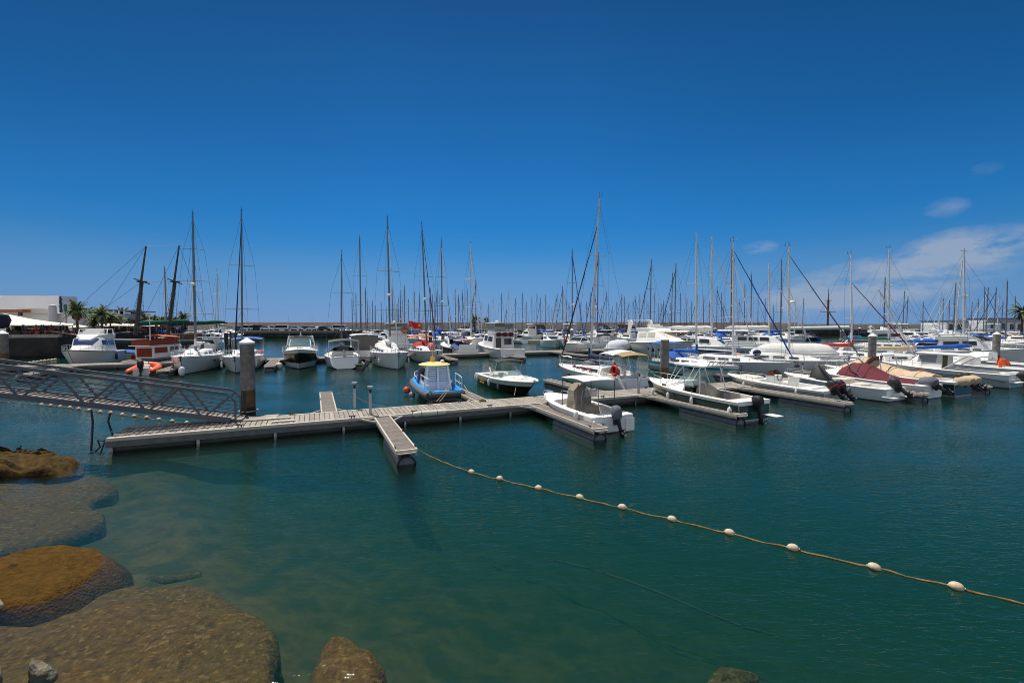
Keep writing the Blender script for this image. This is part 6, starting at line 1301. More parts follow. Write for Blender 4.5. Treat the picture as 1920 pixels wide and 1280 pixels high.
# trawler with terracotta canvas
m_tht = mat('hull_trawler', (0.68, 0.68, 0.66), .35, bands=[(1.25, (0.68, 0.68, 0.66)), (0.08, (0.03, 0.03, 0.05))])
m_terra = mat('terracotta_canvas', (0.24, 0.035, 0.018), .85, var=.2, vscale=2); m_terral = mat('orange_canvas', (0.52, 0.13, 0.04), .85, var=.2, vscale=2)
r = boat('trawler_yacht', 'white trawler yacht with terracotta canvas screens and orange awning', 'motor yacht', 252, 690, 8.6, False, G2, dang=R(-25)); r.scale = (.68, .68, .70)
H = Hull(13, 4.2, 1.12, 1.05, .85, .5, .10, 0, 'motor', 2.4, .4); H.hull(two=False).build('hull', m_tht, r, smooth=40); H.deck().build('deck', m_teak, r); H.rail(0, 1, .09, 0, -.12).build('rub_rail', m_navy, r)
for s_ in (-1, 1):
    b = MB(); b.loft([[(H.g(t)[0], s_ * (H.g(t)[1] * .99 + .02), H.g(t)[2] * q) for q in (.74, .88)] for t in [.02 + .94 * i / 12 for i in range(13)]], closed=False, cap=False); b.build('hull_stripe', m_navy, r)
    H.guard(.5, .97, .7, 6, .02, inset=.1).build('guard_rail', m_inox, r) if s_ > 0 else None
ws = [(-4.4, 1.55, 1.3, 1.45, 3.2), (1.2, 1.55, 1.4, 1.4, 3.2), (1.9, 1.4, 1.5, 1.2, 3.1)]; house(ws, .08).build('cabin', m_deckw, r, smooth=35); S = superstr(ws)
for s_ in (-1, 1):
    for x0, x1 in ((-1.0, -.2), (0, .8)): win_side(S, x0, x1, .45, .88, s_).build('window', m_glass, r)
    win_side(S, -4.2, -1.6, .42, .88, s_, off=.03).build('canvas_screen', m_terra, r)
house([(1.9, 1.2, 1.5, 1.1, 2.3), (4.0, .8, 1.7, .6, 2.25)]).build('fore_cabin', m_deckw, r, smooth=35)
for s_ in (-1, 1):
    for x in (2.3, 2.9, 3.5): b = MB(); b.tube([(x, s_ * .98, 1.95), (x, s_ * 1.08, 1.95)], .12, 10); b.build('porthole', m_glass, r)
b = MB(); b.box((-2.2, 0, 3.28), (6.5, 3.3, .10)); b.build('upper_deck', m_deckw, r, bevel=.03)
b = MB(); b.add([(-5, -1.5, 3.33), (-5, 1.5, 3.33), (.8, 1.5, 3.33), (.8, -1.5, 3.33), (-5, -1.5, 4.15), (-5, 1.5, 4.15), (.6, 1.4, 4.25), (.6, -1.4, 4.25)], [(0, 4, 5, 1), (0, 3, 7, 4), (1, 5, 6, 2), (2, 6, 7, 3)]); b.build('fly_screen', m_terra, r)
b = MB(); b.sheet([[Vector((x, y, 4.85 + .25 * math.sin((x + 5) * .7) * .5 - .12 * y * y)) for y in (-1.5, -.7, 0, .7, 1.5)] for x in (-2.6, -1.5, -.4, .5, 1.2)], .05); b.build('awning', m_terral, r, smooth=60)
tubes(r, 'awning_pole', [[(x, y, 3.3), (x, y, 4.8)] for x in (-2.5, 1.1) for y in (-1.4, 1.4)], .03); b = MB(); b.tube([(-3.2, 0, 3.3), (-3.2, 0, 8.3)], [.09, .05], 7); b.tube([(-3.2, -.5, 7.2), (-3.2, .5, 7.2)], .03, 4); b.build('mast', m_mast, r)
b = MB(); b.box((-4.44, 0, 2.2), (.06, 2.4, 1.3)); b.build('aft_screen', m_terra, r)
b = MB(); b.box((-5.1, 1.2, 1.55), (.8, .12, .7)); b.build('life_raft_cover', m_terra, r, bevel=.04)
b = MB(); b.box((-6.6, 0, .4), (.6, 3.2, .1)); b.build('swim_platform', m_teak, r)
# orange inflatable
r = boat('inflatable_boat', 'orange inflatable boat with black outboard at the finger end', 'inflatable boat', 264, 703.5, 4.6, False, G2, dang=R(6))
b = MB(); P = [(-2.55, .85, .38), (-2.2, .85, .36), (.4, .88, .40), (1.3, .74, .50), (1.9, .4, .60), (2.1, 0, .64)]; P = P + [(x, -y, z) for x, y, z in reversed(P[:-1])]; n = len(P)
b.tube(P, [.06, .27] + [.28] * (n - 4) + [.27, .06], 12); b.build('tube', m_orange, r, smooth=60)
b = MB(); b.add([(-2.1, -.7, .25), (1.2, -.6, .3), (1.9, 0, .45), (1.2, .6, .3), (-2.1, .7, .25), (-2.1, -.5, -.05), (1.0, 0, -.1), (-2.1, .5, -.05)], [(0, 1, 2, 3, 4), (0, 5, 6, 1), (1, 6, 2), (2, 6, 3), (3, 6, 7, 4), (4, 7, 5, 0), (5, 7, 6)]); b.build('floor', m_deckw, r)
b = MB(); b.box((-.1, 0, .68), (.5, .5, .75)); b.build('console', m_deckw, r, bevel=.05); b = MB(); b.box((-.9, 0, .55), (.5, .9, .5)); b.build('seat', m_deckw, r, bevel=.05)
b = MB(); b.box((-2.05, 0, .35), (.08, 1.1, .5)); b.build('transom', m_deckw, r); outboard(r, -2.1, 0, .70, tilt=R(4), s=1.25)
tubes(r, 'frame', [[(-.3, s_ * .25, .9), (-.35, s_ * .25, 1.3)] for s_ in (-1, 1)], .02, m_dkgrey)
# yachts
r1_, H_, mp_ = sailboat('large white sailing yacht with two tone teak stern and tall grey mast', 366.5, 703.5, 13.0, 361, 403, near='bow', fb=1.35, B=4.0, mfrac=.05, hull=m_hullw, cover='white', dodger='grey', radar=.50, mast_r=.12, arch=True, spread=(.28, .52, .75), group=G2, mastm=m_mastd)
b = MB(); b.ball((0, 0, 0), (.27, .27, .42), 12, 8); o = b.build('fender', m_fend, smooth=60); o.location = at(341, 696, .45); tag(o, 'big white fender at the bow of the two tone yacht', 'fender')
sailboat('white sailing yacht with dark blue furled sail and red jackets, behind the big pile', 453.5, 700, 11.5, 452.5, 397, near='bow', fb=1.25, B=3.7, mfrac=.06, cover=None, jib='navy', radar=0, mast_r=.10, spread=(.31, .62), group=G2, mastm=m_mastd, bimini='blue', fenders=2)
p = atY(485, 662, 52); b = tarp([(-.3, 0, 0, .6, .3), (-.05, 0, 0, .66, .34), (.2, .1, 0, .4, .25), (.3, .1, 0, .15, .1)], .08, 4, .6); o = b.build('dinghy_bundle', m_ring, smooth=60); o.location = p; tag(o, 'red folded dinghy on the deck of the yacht right of the big pile', 'dinghy')
cruiser('white sports cruiser with black hull band and black bimini, bow towards the camera', 561, 694, 11.0, 'bow', B=3.7, fb=1.45, hull=[m_hullw, mat('hull_black_band', (0.008, 0.008, 0.009), .25, coat=.4, bands=[(.62, (0.62, 0.64, 0.64)), (.08, (.02, .05, .05))])], style='express', s_h=1.35, group=G2, glass=mat('teal_glass', (.06, .13, .15), .1), roofm=m_blackc)
b = MB(); b.ball((0, 0, 0), (.30, .30, .36), 12, 8); o = b.build('fender', m_fend, smooth=60); o.location = at(524, 691, 0) + Vector((0, 0, .3)); tag(o, 'white ball fender left of the black banded sports cruiser', 'fender')
sailboat('white sailing yacht seen from its curved stern with black canvas canopies', 640, 692, 10.5, 640.5, 476, near='stern', fb=1.15, B=3.7, mfrac=.05, cover='navy', bimini='black', dodger='black', mast_r=.085, spread=(.28, .60), group=G2, mastm=m_mastd, wheel=True, radar=0)
r, H = cruiser('white pilothouse boat with white hardtop and dark vinyl enclosure between two yachts', 688, 676, 9.5, 'stern', B=3.4, fb=1.3, fly=False, group=G2, s_h=.8, glass=m_glass)
b = MB(); b.sheet([[Vector((x, y, 3.35 - .1 * y * y / 2)) for y in (-1.75, -.9, 0, .9, 1.75)] for x in (-4.2, -3, -1.5, 0)], .1); b.build('hardtop', m_deckw, r, smooth=50)
b = MB(); b.add([(-4.0, -1.5, 1.3), (-4.0, 1.5, 1.3), (-4.0, 1.5, 3.2), (-4.0, -1.5, 3.2), (-.2, -1.5, 1.5), (-.2, -1.5, 3.2), (-.2, 1.5, 1.5), (-.2, 1.5, 3.2)], [(0, 1, 2, 3), (0, 3, 5, 4), (1, 6, 7, 2)]); b.build('enclosure', mat('dark_vinyl', (.10, .09, .085), .4), r)
p = at(690, 686, .9); r = thing('outboard_on_bracket', 'grey outboard engine standing on the finger pontoon between two yachts', 'outboard engine', (p.x, p.y, 1.0)); outboard(r, 0, 0, 0, R(30), .8, cowl=m_greyc)
sailboat('white sailing yacht bow on with black anchor and light radar dome on the mast', 731.5, 693.5, 12.0, 726.5, 411, near='bow', fb=1.4, B=3.9, mfrac=.05, cover='white', dodger='white', radar=.42, mast_r=.105, spread=(.30, .60), group=G2, jib='white', mastm=m_mastd, fenders=2)
r, H, mp = sailboat('white yacht with red dodger, red dinghy on deck and dark red furled sail', 800, 683, 11.0, 791, 421, near='bow', fb=1.25, B=3.7, mfrac=.02, cover='red', jib='maroon', dodger='red', radar=.40, mast_r=.10, spread=(.30, .58), group=G2, mastm=m_mastd, jibm=m_maroon, bimini='orange')
for o_ in r.children:
    if o_.name.startswith('bimini') and not o_.name.startswith('bimini_f'): o_.data.materials[0] = m_terral
b = MB(); b.tube([(3.4, -.3, 1.95), (3.0, 0, 2.0), (1.6, .2, 1.95), (.6, .3, 1.9)], [.2, .38, .40, .25], 10); o = b.build('folded_dinghy', mat('faded_red_rubber', (.52, .09, .07), .7, var=.2, vscale=3), r, smooth=60)
# red flag behind
p = atY(783, 606, 62); fl_ = thing('flag', 'red ensign with yellow emblem flying above the red yacht', 'flag', p); b = MB()
b.sheet([[Vector((-1.2 + i * .35, .15 * math.sin(i * 1.4), .35 - .09 * i - j * .75 + .05 * math.sin(i * 2))) for i in range(6)] for j in range(2)], .03); b.build('cloth', m_ring, fl_); b = MB(); b.ball((.25, -.15, -.28), (.2, .05, .14), 8, 5); b.build('emblem', m_yell, fl_); b = MB(); b.tube([(-1.2, 0, .5), (-1.1, 0, .3), (.9, .1, -3.5)], .03, 5); b.build('staff', m_steel, fl_)
# far side of walkway 2
r, H = cruiser('white flybridge trawler with clear enclosure and orange life ring', 752, 664, 11.0, 'stern', B=4.2, fb=1.5, hardtop=True, enclosure=True, arch=False, group=G2, s_h=1.1, hull=mat('hull_navy_topped', (.72, .72, .70), .3, bands=[(1.0, (.02, .04, .14)), (.1, (.5, .5, .5))]))
ring_buoy(r, (-3.3, -1.0, 3.7), .45, 'x', m_terral)
r, H = cruiser('white cruiser with black hull left of the navy covered boat', 862, 667, 8.5, 'stern', B=3.0, fb=1.2, hull=m_blackc, group=G2, style='express', s_h=.8)
r, H = cruiser('small boat under navy cover with orange and red flame streak', 878, 669, 9.5, 'stern', B=3.4, fb=1.05, fly=False, group=G2, s_h=.35, rails=False)
b = MB(); b.sheet([[Vector((x, y * 1.6, z - .5 * abs(y) ** 2.2)) for y in (-1, -.6, 0, .6, 1)] for x, z in ((-4.4, 1.5), (-2, 1.9), (0, 2.0), (2.2, 1.9), (3.8, 1.6))], .04); b.build('boat_cover', mat('faded_navy_cover', (.03, .06, .17), .85, var=.2), r, smooth=60)
b = MB(); b.box((-4.5, 0, 1.1), (.1, 2.4, 1.3)); b.build('stern_cover', m_white, r)
b = MB(); b.sheet([[Vector((x, y, 2.35)) for y in (-1.1, 0, 1.1)] for x in (-3.2, -1.0)], .18); b.build('hardtop', m_deckw, r)
for k, (x, c_) in enumerate(((-.85, m_yell), (-.45, m_terral), (0.0, m_ring), (.4, m_ring))): b = MB(); b.box((-3.22, x, 2.28), (.03, .45, .24 - .04 * k), rx=.25); b.build('flame_mark', c_, r)
r, H = cruiser('white sport fishing cruiser with blue windscreen cover and red seat cushions on the bridge', 962, 672, 12.5, 'stern', B=4.1, fb=1.25, hardtop=True, enclosure=True, arch=False, group=G2, glass=m_navy, s_h=1.15)
for y in (-.9, 0, .9): b = MB(); b.ball((-3.5, y, 3.15), (.25, .45, .30), 10, 6); b.build('cushion', m_maroon, r, smooth=60)
b = MB(); b.box((-3.12, .8, 1.9), (.03, .75, 1.5)); b.build('cabin_door', m_glass, r); b = MB(); b.box((-3.12, -.6, 2.15), (.03, 1.1, .8)); b.build('aft_window', m_glass, r)
r, H = cruiser('white cruiser with red flag at its bow and black fenders behind the black furled sail', 1058, 664, 11, 'bow', B=3.4, fb=1.2, group=G2, style='express', s_h=.9, dang=R(-50))
for x in (3.0, 1.6, .2): fender(r, x, -1.75, .8, m_black, .9, .6)
b = MB(); b.tube([(5.4, 0, 1.6), (5.7, 0, 2.8)], .03, 5); b.build('flag_staff', m_inox, r); b = MB(); b.sheet([[Vector((5.65 + .1 * i, .1 * i, 2.75 - j * .9 - .12 * i)) for i in range(5)] for j in range(2)], .03); b.build('flag', m_ring, r)
r, H = small_hull('long hull wrapped in white canvas behind the white yacht mast', 1150, 667, 10.5, 3.0, 1.1, well=(.05, .6), dang=R(-45)); r['group'] = G2
tarp([(.75, 0, 0, 5.0, 1.55), (1.5, 0, 0, 4.9, 1.45), (1.95, 0, 0, 4.2, 1.0), (2.1, 0, 0, 3.2, .5)], .05, 3, .5).build('boat_cover', mat('grey_white_cover', (.52, .54, .57), .85, var=.12), r, smooth=60)
r, H = cruiser('big white flybridge motor yacht with raked arch behind the rusty pile', 1300, 673, 17.5, 'bow', B=4.7, fb=1.65, group=G2, arch=False, s_h=.80, glass=m_cream, dang=R(-14))
for s_ in (-1, 1):
    b = MB(); b.side([(-8.0, 3.0), (-7.2, 3.0), (-5.9, 4.8), (-6.6, 5.3), (-8.0, 5.35), (-7.4, 4.7)], s_ * 1.75, s_ * 1.75 + .12); b.build('arch_leg', m_deckw, r)
    for x in (4.2, 3.2, 1.8, .6): x_, w_, z = H.g(H.tx(x)); b = MB(); b.tube([(x, s_ * (w_ * .95), .95), (x, s_ * (w_ * .975 + .05), .95)], .16, 8); b.build('porthole', m_glass, r)
b = MB(); b.bar((-7.4, -1.75, 5.2), (-7.4, 1.75, 5.2), .9, .14); b.build('radar_arch', m_deckw, r)
def catamaran(label, px, py, L, mx, topx, topy, near='bow', band=None, cover='white', dang=0.0, fb=1.5, B=6.6):
    bn = near == 'bow'; r, mw, a = mast_root('catamaran', label, 'catamaran', mx, py, L, bn, .06, G2, dang)
    for s_ in (-1, 1):
        H = Hull(L, 1.7, fb, .12, .85, .4, .03, .05 * L, 'sail', 2.2, .45); b = H.hull(18)
        b.v = [(p[0], p[1] + s_ * (B / 2 - .85), p[2]) for p in b.v]; b.build('hull', band if band and s_ == (1 if near == 'stern' else -1) else m_hullw, r, smooth=40)
        b = H.deck(); b.v = [(p[0], p[1] + s_ * (B / 2 - .85), p[2]) for p in b.v]; b.build('side_deck', m_deckw, r)
    b = MB(); b.box((-.12 * L, 0, fb - .15), (.56 * L, B - 1.6, .5)); b.build('bridge_deck', m_deckw, r)
    st = [(-.28 * L, B * .34, fb, B * .32, fb + 1.25), (.04 * L, B * .34, fb, B * .28, fb + 1.25), (.12 * L, B * .30, fb, B * .22, fb + 1.0), (.20 * L, B * .22, fb, B * .14, fb + .15)]
    house(st, .2).build('cabin', m_deckw, r, smooth=40); S = superstr(st)
    for s_ in (-1, 1):
        for k in range(3): win_side(S, (-.24 + .11 * k) * L, (-.15 + .11 * k) * L, .38, .82, s_).build('window', m_glass, r)
    win_front(st[3], st[2], .2, .9, inset=.3).build('windscreen', m_glass, r)
    b = MB(); b.sheet([[Vector((x, y * B * .36, fb + 2.15 - .15 * y * y)) for y in (-1, -.5, 0, .5, 1)] for x in (-.46 * L, -.36 * L, -.26 * L, -.14 * L)], .1); b.build('bimini', m_deckw, r, smooth=50)
    b = MB(); b.tube([(.47 * L, -B / 2 + .85, fb * .95), (.47 * L, B / 2 - .85, fb * .95)], .1, 8); b.build('cross_beam', m_mast, r)
    T_ = to_local(r, atY(topx, topy, mw.y)); base = Vector((.06 * L, 0, fb + 1.2)); b = MB(); b.tube([base, T_], [.15, .10], 9); b.build('mast', m_mast, r, smooth=60)
    b = MB(); hj = base.lerp(T_, .9); b.tube([(.47 * L, 0, fb), hj], .06, 6); b.build('furled_sail', m_sail, r)
    for k in (.35, .65): q = base.lerp(T_, k); b = MB(); b.tube([q + Vector((-.2, -1.1, 0)), q, q + Vector((-.2, 1.1, 0))], .03, 5); b.build('spreader', m_mast, r)
    b = MB()
    for s_ in (-1, 1): b.tube([(-.1 * L, s_ * (B / 2 - .3), fb), base.lerp(T_, .35) + Vector((-.2, s_ * 1.1, 0)), base.lerp(T_, .65) + Vector((-.2, s_ * 1.1, 0)), T_], .014, 4)
    b.build('rigging', m_wire, r)
    g0 = base + Vector((0, 0, .9)); g1 = Vector((-.40 * L, 0, g0.z + .3)); b = MB(); b.tube([g0, g1], .08, 7); b.build('boom', m_mast, r)
    sail_cover(g0 + Vector((.1, 0, .35)), g1 + Vector((.3, 0, .2)), .42, .2).build('sail_cover', COVERS[cover], r, smooth=60); return r
catamaran('catamaran with navy hull panel and row of saloon windows behind the rusty pile', 1380, 672, 14, 1334.5, 1334.5, 444, near='bow', band=mat('navy_panel_hull', (.60, .62, .63), .3, bands=[(1.25, (.012, .03, .16)), (.55, (.5, .52, .53))]), dang=R(28), cover='white')
catamaran('white catamaran with oval roof right of the navy panelled one', 1540, 664, 14, 1442, 1442.5, 494, near='bow', dang=R(32), cover='white')

# ------------------------------------------------------------------ sailing yachts bow-in on the far side of the first walkway
G1 = 'sailing yachts on the first walkway'
m_teal = mat('hull_teal_stripe', (.60, .61, .60), .3, coat=.2, bands=[(.95, (.02, .24, .33)), (.72, (.50, .52, .53)), (.06, (.03, .03, .04))])
sailboat('white yacht with teal stripe and bright blue dodger behind the hardtop fishing boat', 1306, 714, 10.0, 1306, 436, near='bow', fb=1.0, hull=m_teal, mfrac=.04, cover='blue', dodger='blue', bimini='blue', mast_r=.095, group=G1, spread=(.25, .60), windvane=False)
sailboat('white yacht with long raised cabin and blue furled sail left of the grey yacht', 1375, 713, 11.0, 1375.5, 454, near='bow', fb=1.2, hull=m_hullg, mfrac=.03, cover=None, jib='blue', mast_r=.10, group=G1, spread=(.35, .62), dang=R(14))
r, H, mp = sailboat('light grey yacht with navy boot stripe, anchor roller and slate furled sail', 1480.5, 710, 12.0, 1479, 463, near='bow', fb=1.25, hull=m_hullg, mfrac=.04, cover=None, jib='grey', radar=.50, mast_r=.105, group=G1, spread=(.30, .62), dang=R(20), fenders=2)
b = MB(); b.box((0, 0, .2), (1.3, .9, .5)); b.ball((.5, 0, .75), (.5, .3, .3), 8, 5); o = b.build('dinghy_cover', m_navy, None, bevel=.05); o.location = atY(1412, 676, 42); o.rotation_euler = (0, 0, ANG); tag(o, 'navy covered outboard and locker at the stern of the grey yacht', 'cover')
p = atY(1384, 668, 46); o = ring_buoy(None, (0, 0, 0), .3, 'y', m_yell, 'horseshoe_buoy'); o.location = p; tag(o, 'yellow horseshoe buoy hanging behind the long cabined yacht', 'life buoy')
sailboat('white yacht with thin mast and dark red furled sail before the rusty pile', 1598, 694, 11.0, 1595.5, 477, near='bow', fb=1.1, hull=m_hullw, mfrac=.0, cover='red', jibm=m_maroon, jib='red', mast_r=.085, group=G1, spread=(.35, .66), dang=R(12), hoist=.72)
r, H = small_hull('hull wrapped in white tarpaulin with dark red sail bag at its end', 1575, 690, 8.5, 2.8, 1.1, well=(.05, .6), dang=R(42)); r['group'] = G1
tarp([(.7, 0, 0, 4.1, 1.45), (1.7, 0, 0, 4.0, 1.35), (2.35, -.2, 0, 3.0, .8), (2.5, -.3, 0, 2.2, .4)], .05, 3, .5).build('boat_cover', m_sail, r, smooth=60)
sailboat('white yacht with green sail cover and tall mast right of the rusty pile', 1667, 668, 12.0, 1667, 466, near='bow', fb=1.2, hull=m_hullw, mfrac=.02, cover='green', coverm=m_green, radar=.62, mast_r=.12, group=G1, spread=(.32, .60), dang=R(40), boomlen=.5)
sailboat('long low white yacht with cream boom right of the rusty pile', 1716, 699, 12.5, 1647, 542, near='bow', fb=1.0, hull=m_hullg, mfrac=.0, cover='cream', mast_r=.07, group=G1, spread=(.5,), dang=R(46), detail=False, windvane=False)
sailboat('white yacht with royal blue sail cover and twin poles before the arcade', 1808, 680, 12.5, 1808, 473, near='bow', fb=1.2, hull=m_hullw, mfrac=.02, cover='blue', radar=.55, mast_r=.12, group=G1, spread=(.30, .55), dang=R(38), boomlen=.55)
sailboat('white ketch with grey furled sail behind the blue covered yacht', 1789, 664, 12.5, 1805.5, 483, near='stern', fb=1.2, hull=m_hullw, mfrac=.02, cover='blue', jib='white', mast_r=.10, group=G1, dang=R(-30))
r, H = small_hull('pale rigid inflatable with folded blue awning behind the pilothouse boat', 1845, 693, 8.0, 2.6, .9, well=(.05, .6), dang=R(40)); r['group'] = G1
b = MB(); P = []
for i in range(13): t = i / 12; x, w_, z = H.g(t); P.append((x, w_ + .05, z))
b.tube(P + [(p[0], -p[1], p[2]) for p in reversed(P)], .30, 10); b.build('tube', m_sail, r, smooth=60)
sail_cover((-3, 0, 2.4), (3, 0, 2.0), .25, .12).build('folded_awning', m_blue, r, smooth=60)
tubes(r, 'awning_frame', [[(x, y, .9), (x, y * .6, 2.2)] for x in (-2.6, 2.2) for y in (-1.1, 1.1)], .025)
for (px, py, L_, da, lb, sty) in ((1752, 652, 13, 40, 'big white motor yacht with blue bimini before the arcade building', 'fly'), (1858, 676, 10, 40, 'white hardtop cruiser behind the rightmost pile', 'express'), (1893, 668, 11, 35, 'white cruiser with raked white arch right of the rightmost pile', 'fly'), (1930, 680, 11, 30, 'white flybridge cruiser cut by the right edge', 'fly'), (1700, 664, 10, 40, 'low white cruiser with black window band beyond the green covered yacht', 'express'), (1935, 660, 11, 40, 'white cruiser at the right edge in front of the arcade', 'express')):
    cruiser(lb, px, py, L_, 'bow', group='motor cruisers before the arcade building', style=sty, dang=R(da), fb=1.2, roofm=m_blue if sty == 'express' else None)
# mooring ropes of the near boats
def rope(a, c, label, sag=.25, rad=.016, m=None):
    b = MB(); b.tube([a.lerp(c, t / 8) - Vector((0, 0, sag * math.sin(math.pi * t / 8))) for t in range(9)], rad, 5); tag(b.build('mooring_rope', m or m_rope, smooth=60), label, 'rope', 'mooring ropes')
rope(atY(846, 712, 25.5), at(818, 753, DZ + .05), 'left mooring rope of the blue work boat', .1); rope(atY(848, 712, 25.5), at(824, 753, DZ + .05), 'doubled mooring rope of the blue work boat running to the same cleat', .14)
rope(atY(870, 722, 26.2), at(902, 748, DZ + .05), 'right mooring rope of the blue work boat', .25, .022)
rope(atY(1020, 727, 25.8), at(1036, 741, DZ + .05), 'bow rope of the black speedboat', .1); rope(atY(967, 727, 26.0), at(964, 741, DZ + .05), 'side rope of the black speedboat', .05)
rope(atY(1242, 723, 25.5), at(1215, 735, DZ + .05), 'bow rope of the hardtop fishing boat', .08); rope(at(666, 743, 1.4), at(722, 762, DZ + .05), 'thin grey line from the service post to the walkway', .1, .01)
# leaning schooner
m_sch = mat('schooner_green_hull', (.02, .10, .075), .5, var=.2, bands=[(1.9, (.02, .022, .02)), (.5, (.015, .012, .01))]); m_spar = mat('dark_varnished_spar', (.055, .035, .022), .6, var=.3, vscale=2)
Ys = 66.0; a0 = atY(128, 634, 61.0); a1 = atY(425, 628, 74.0); c = (a0 + a1) / 2; Ls = (a1 - a0).length
r = thing('schooner', 'green wooden schooner with two dark raked masts along the promenade', 'schooner', (c.x, c.y, 0), math.atan2(a1.y - a0.y, a1.x - a0.x) + math.pi)
H = Hull(Ls * .84, 5.2, 2.0, .28, .75, .8, .14, .8, 'sail', 2.0, .45); H.hull(26).build('hull', m_sch, r, smooth=40); H.deck().build('deck', m_teak, r); H.rail(0, 1, .07, 0, .05).build('cap_rail', m_sail, r)
b = MB(); b.tube([(H.L / 2 - 1, 0, 2.6), (H.L / 2 + 3.2, 0, 3.6)], [.16, .08], 8); b.build('bowsprit', m_spar, r)
rig = MB(); prev = None
for k, (bx_, by_, tx_, ty_, Ym, jx, jy) in enumerate(((254, 628, 274, 461, 65.0, 266, 528), (315, 628, 336, 460, 68.0, 328, 528))):
    B0 = to_local(r, atY(bx_, by_, Ym)); T0 = to_local(r, atY(tx_, ty_, Ym)); J = to_local(r, atY(jx, jy, Ym)); b = MB(); b.tube([B0, J], [.28, .22], 8); b.tube([J + Vector((.2, 0, -.8)), T0], [.16, .09], 8); b.build('mast', m_spar, r, smooth=60)
    b = MB(); b.box(J, (1.1, 1.6, .12)); b.tube([J + Vector((-.9, 0, -.3)), J + Vector((.9, 0, .4))], .08, 5); b.build('crosstree', m_spar, r)
    for s_ in (-1, 1):
        for q in (-.9, 0, .9): rig.tube([J, B0 + Vector((q, s_ * 2.4, .2))], .02, 4)
        for z_ in range(1, 14):
            u = z_ / 15; l0 = J.lerp(B0 + Vector((-.9, s_ * 2.4, .2)), u); l1 = J.lerp(B0 + Vector((.9, s_ * 2.4, .2)), u); rig.tube([l0, l1], .018, 3)
    rig.tube([T0, (H.L / 2 + 3.1, 0, 3.6)] if k == 0 else [T0, prev[0]], .02, 4); rig.tube([J, (H.L / 2 + 1.5, 0, 3.2)] if k == 0 else [J, prev[1]], .022, 4); rig.tube([T0, (H.L / 2 - .5, 0, 2.7)] if k == 0 else [T0, prev[2]], .02, 4)
    if k == 1: rig.tube([T0, (-H.L / 2 + .5, 0, 2.2)], .02, 4)
    prev = (T0, J, B0)
    b = MB(); g0 = B0 + Vector((-.3, 0, 1.4)); g1 = g0 + Vector((-7.5 if k else -6.5, 0, .5)); b.tube([g0, g1], .12, 7); b.build('boom', m_spar, r); sail_cover(g0 + Vector((0, 0, .3)), g1 + Vector((.3, 0, .2)), .35, .2).build('sail_cover', m_green, r, smooth=60)
rig.build('rigging', m_wire, r)
b = MB(); b.box((-3.5, 0, 2.6), (4.5, 2.4, 1.0)); b.build('deckhouse', m_brown, r, bevel=.06)
r = thing('moored_tender', 'pale tender with blue cover moored behind the flybridge cruiser', 'boat', atY(226, 648, 56) * 1, ANG); r.location.z = 0
H = Hull(5.2, 1.9, .9, .2, .8, .3, .1, 0, 'motor', 2.2, .4); H.hull().build('hull', m_hullg, r, smooth=40); b = MB(); b.sheet([[Vector((x, y * .9, z - .3 * y * y)) for y in (-1, -.5, 0, .5, 1)] for x, z in ((-2.5, 1.1), (-1, 1.45), (1, 1.4), (2.4, 1.15))], .03); b.build('boat_cover', m_blue, r, smooth=60)
# square rigged mast behind the low quay
r = thing('square_rigger', 'brown square rigged ship mast with crossed yards behind the dark quay', 'ship', (place(1552, 186), 186, 0)); z0 = 0
b = MB(); zz = lambda y: hgt(y, 186)
b.tube([(0, 0, 1), (0, 0, zz(563))], .38, 8); b.tube([(0, 0, zz(566)), (0, 0, zz(541))], [.22, .08], 6); b.build('mast', m_brown, r, smooth=60)
for y_, w_ in ((585, 3.3), (563.5, 1.7)): b = MB(); b.tube([(-w_, 0, zz(y_) + .1), (0, -.4, zz(y_)), (w_, 0, zz(y_) + .1)], [.08, .17, .08], 6); b.build('yard', m_brown, r)
b = MB()
for s_ in (-1, 1): b.tube([(0, 0, zz(585)), (s_ * 5.5, 0, 2.5)], .04, 4); b.tube([(0, 0, zz(563)), (s_ * 3.3, 0, zz(585))], .03, 4)
b.build('rigging', m_wire, r); H = Hull(22, 5, 2.4, .2, .8, .5, .1, 0, 'motor', 2.2, .45); H.hull().build('hull', m_brown, r); H.deck().build('deck', m_teak, r)
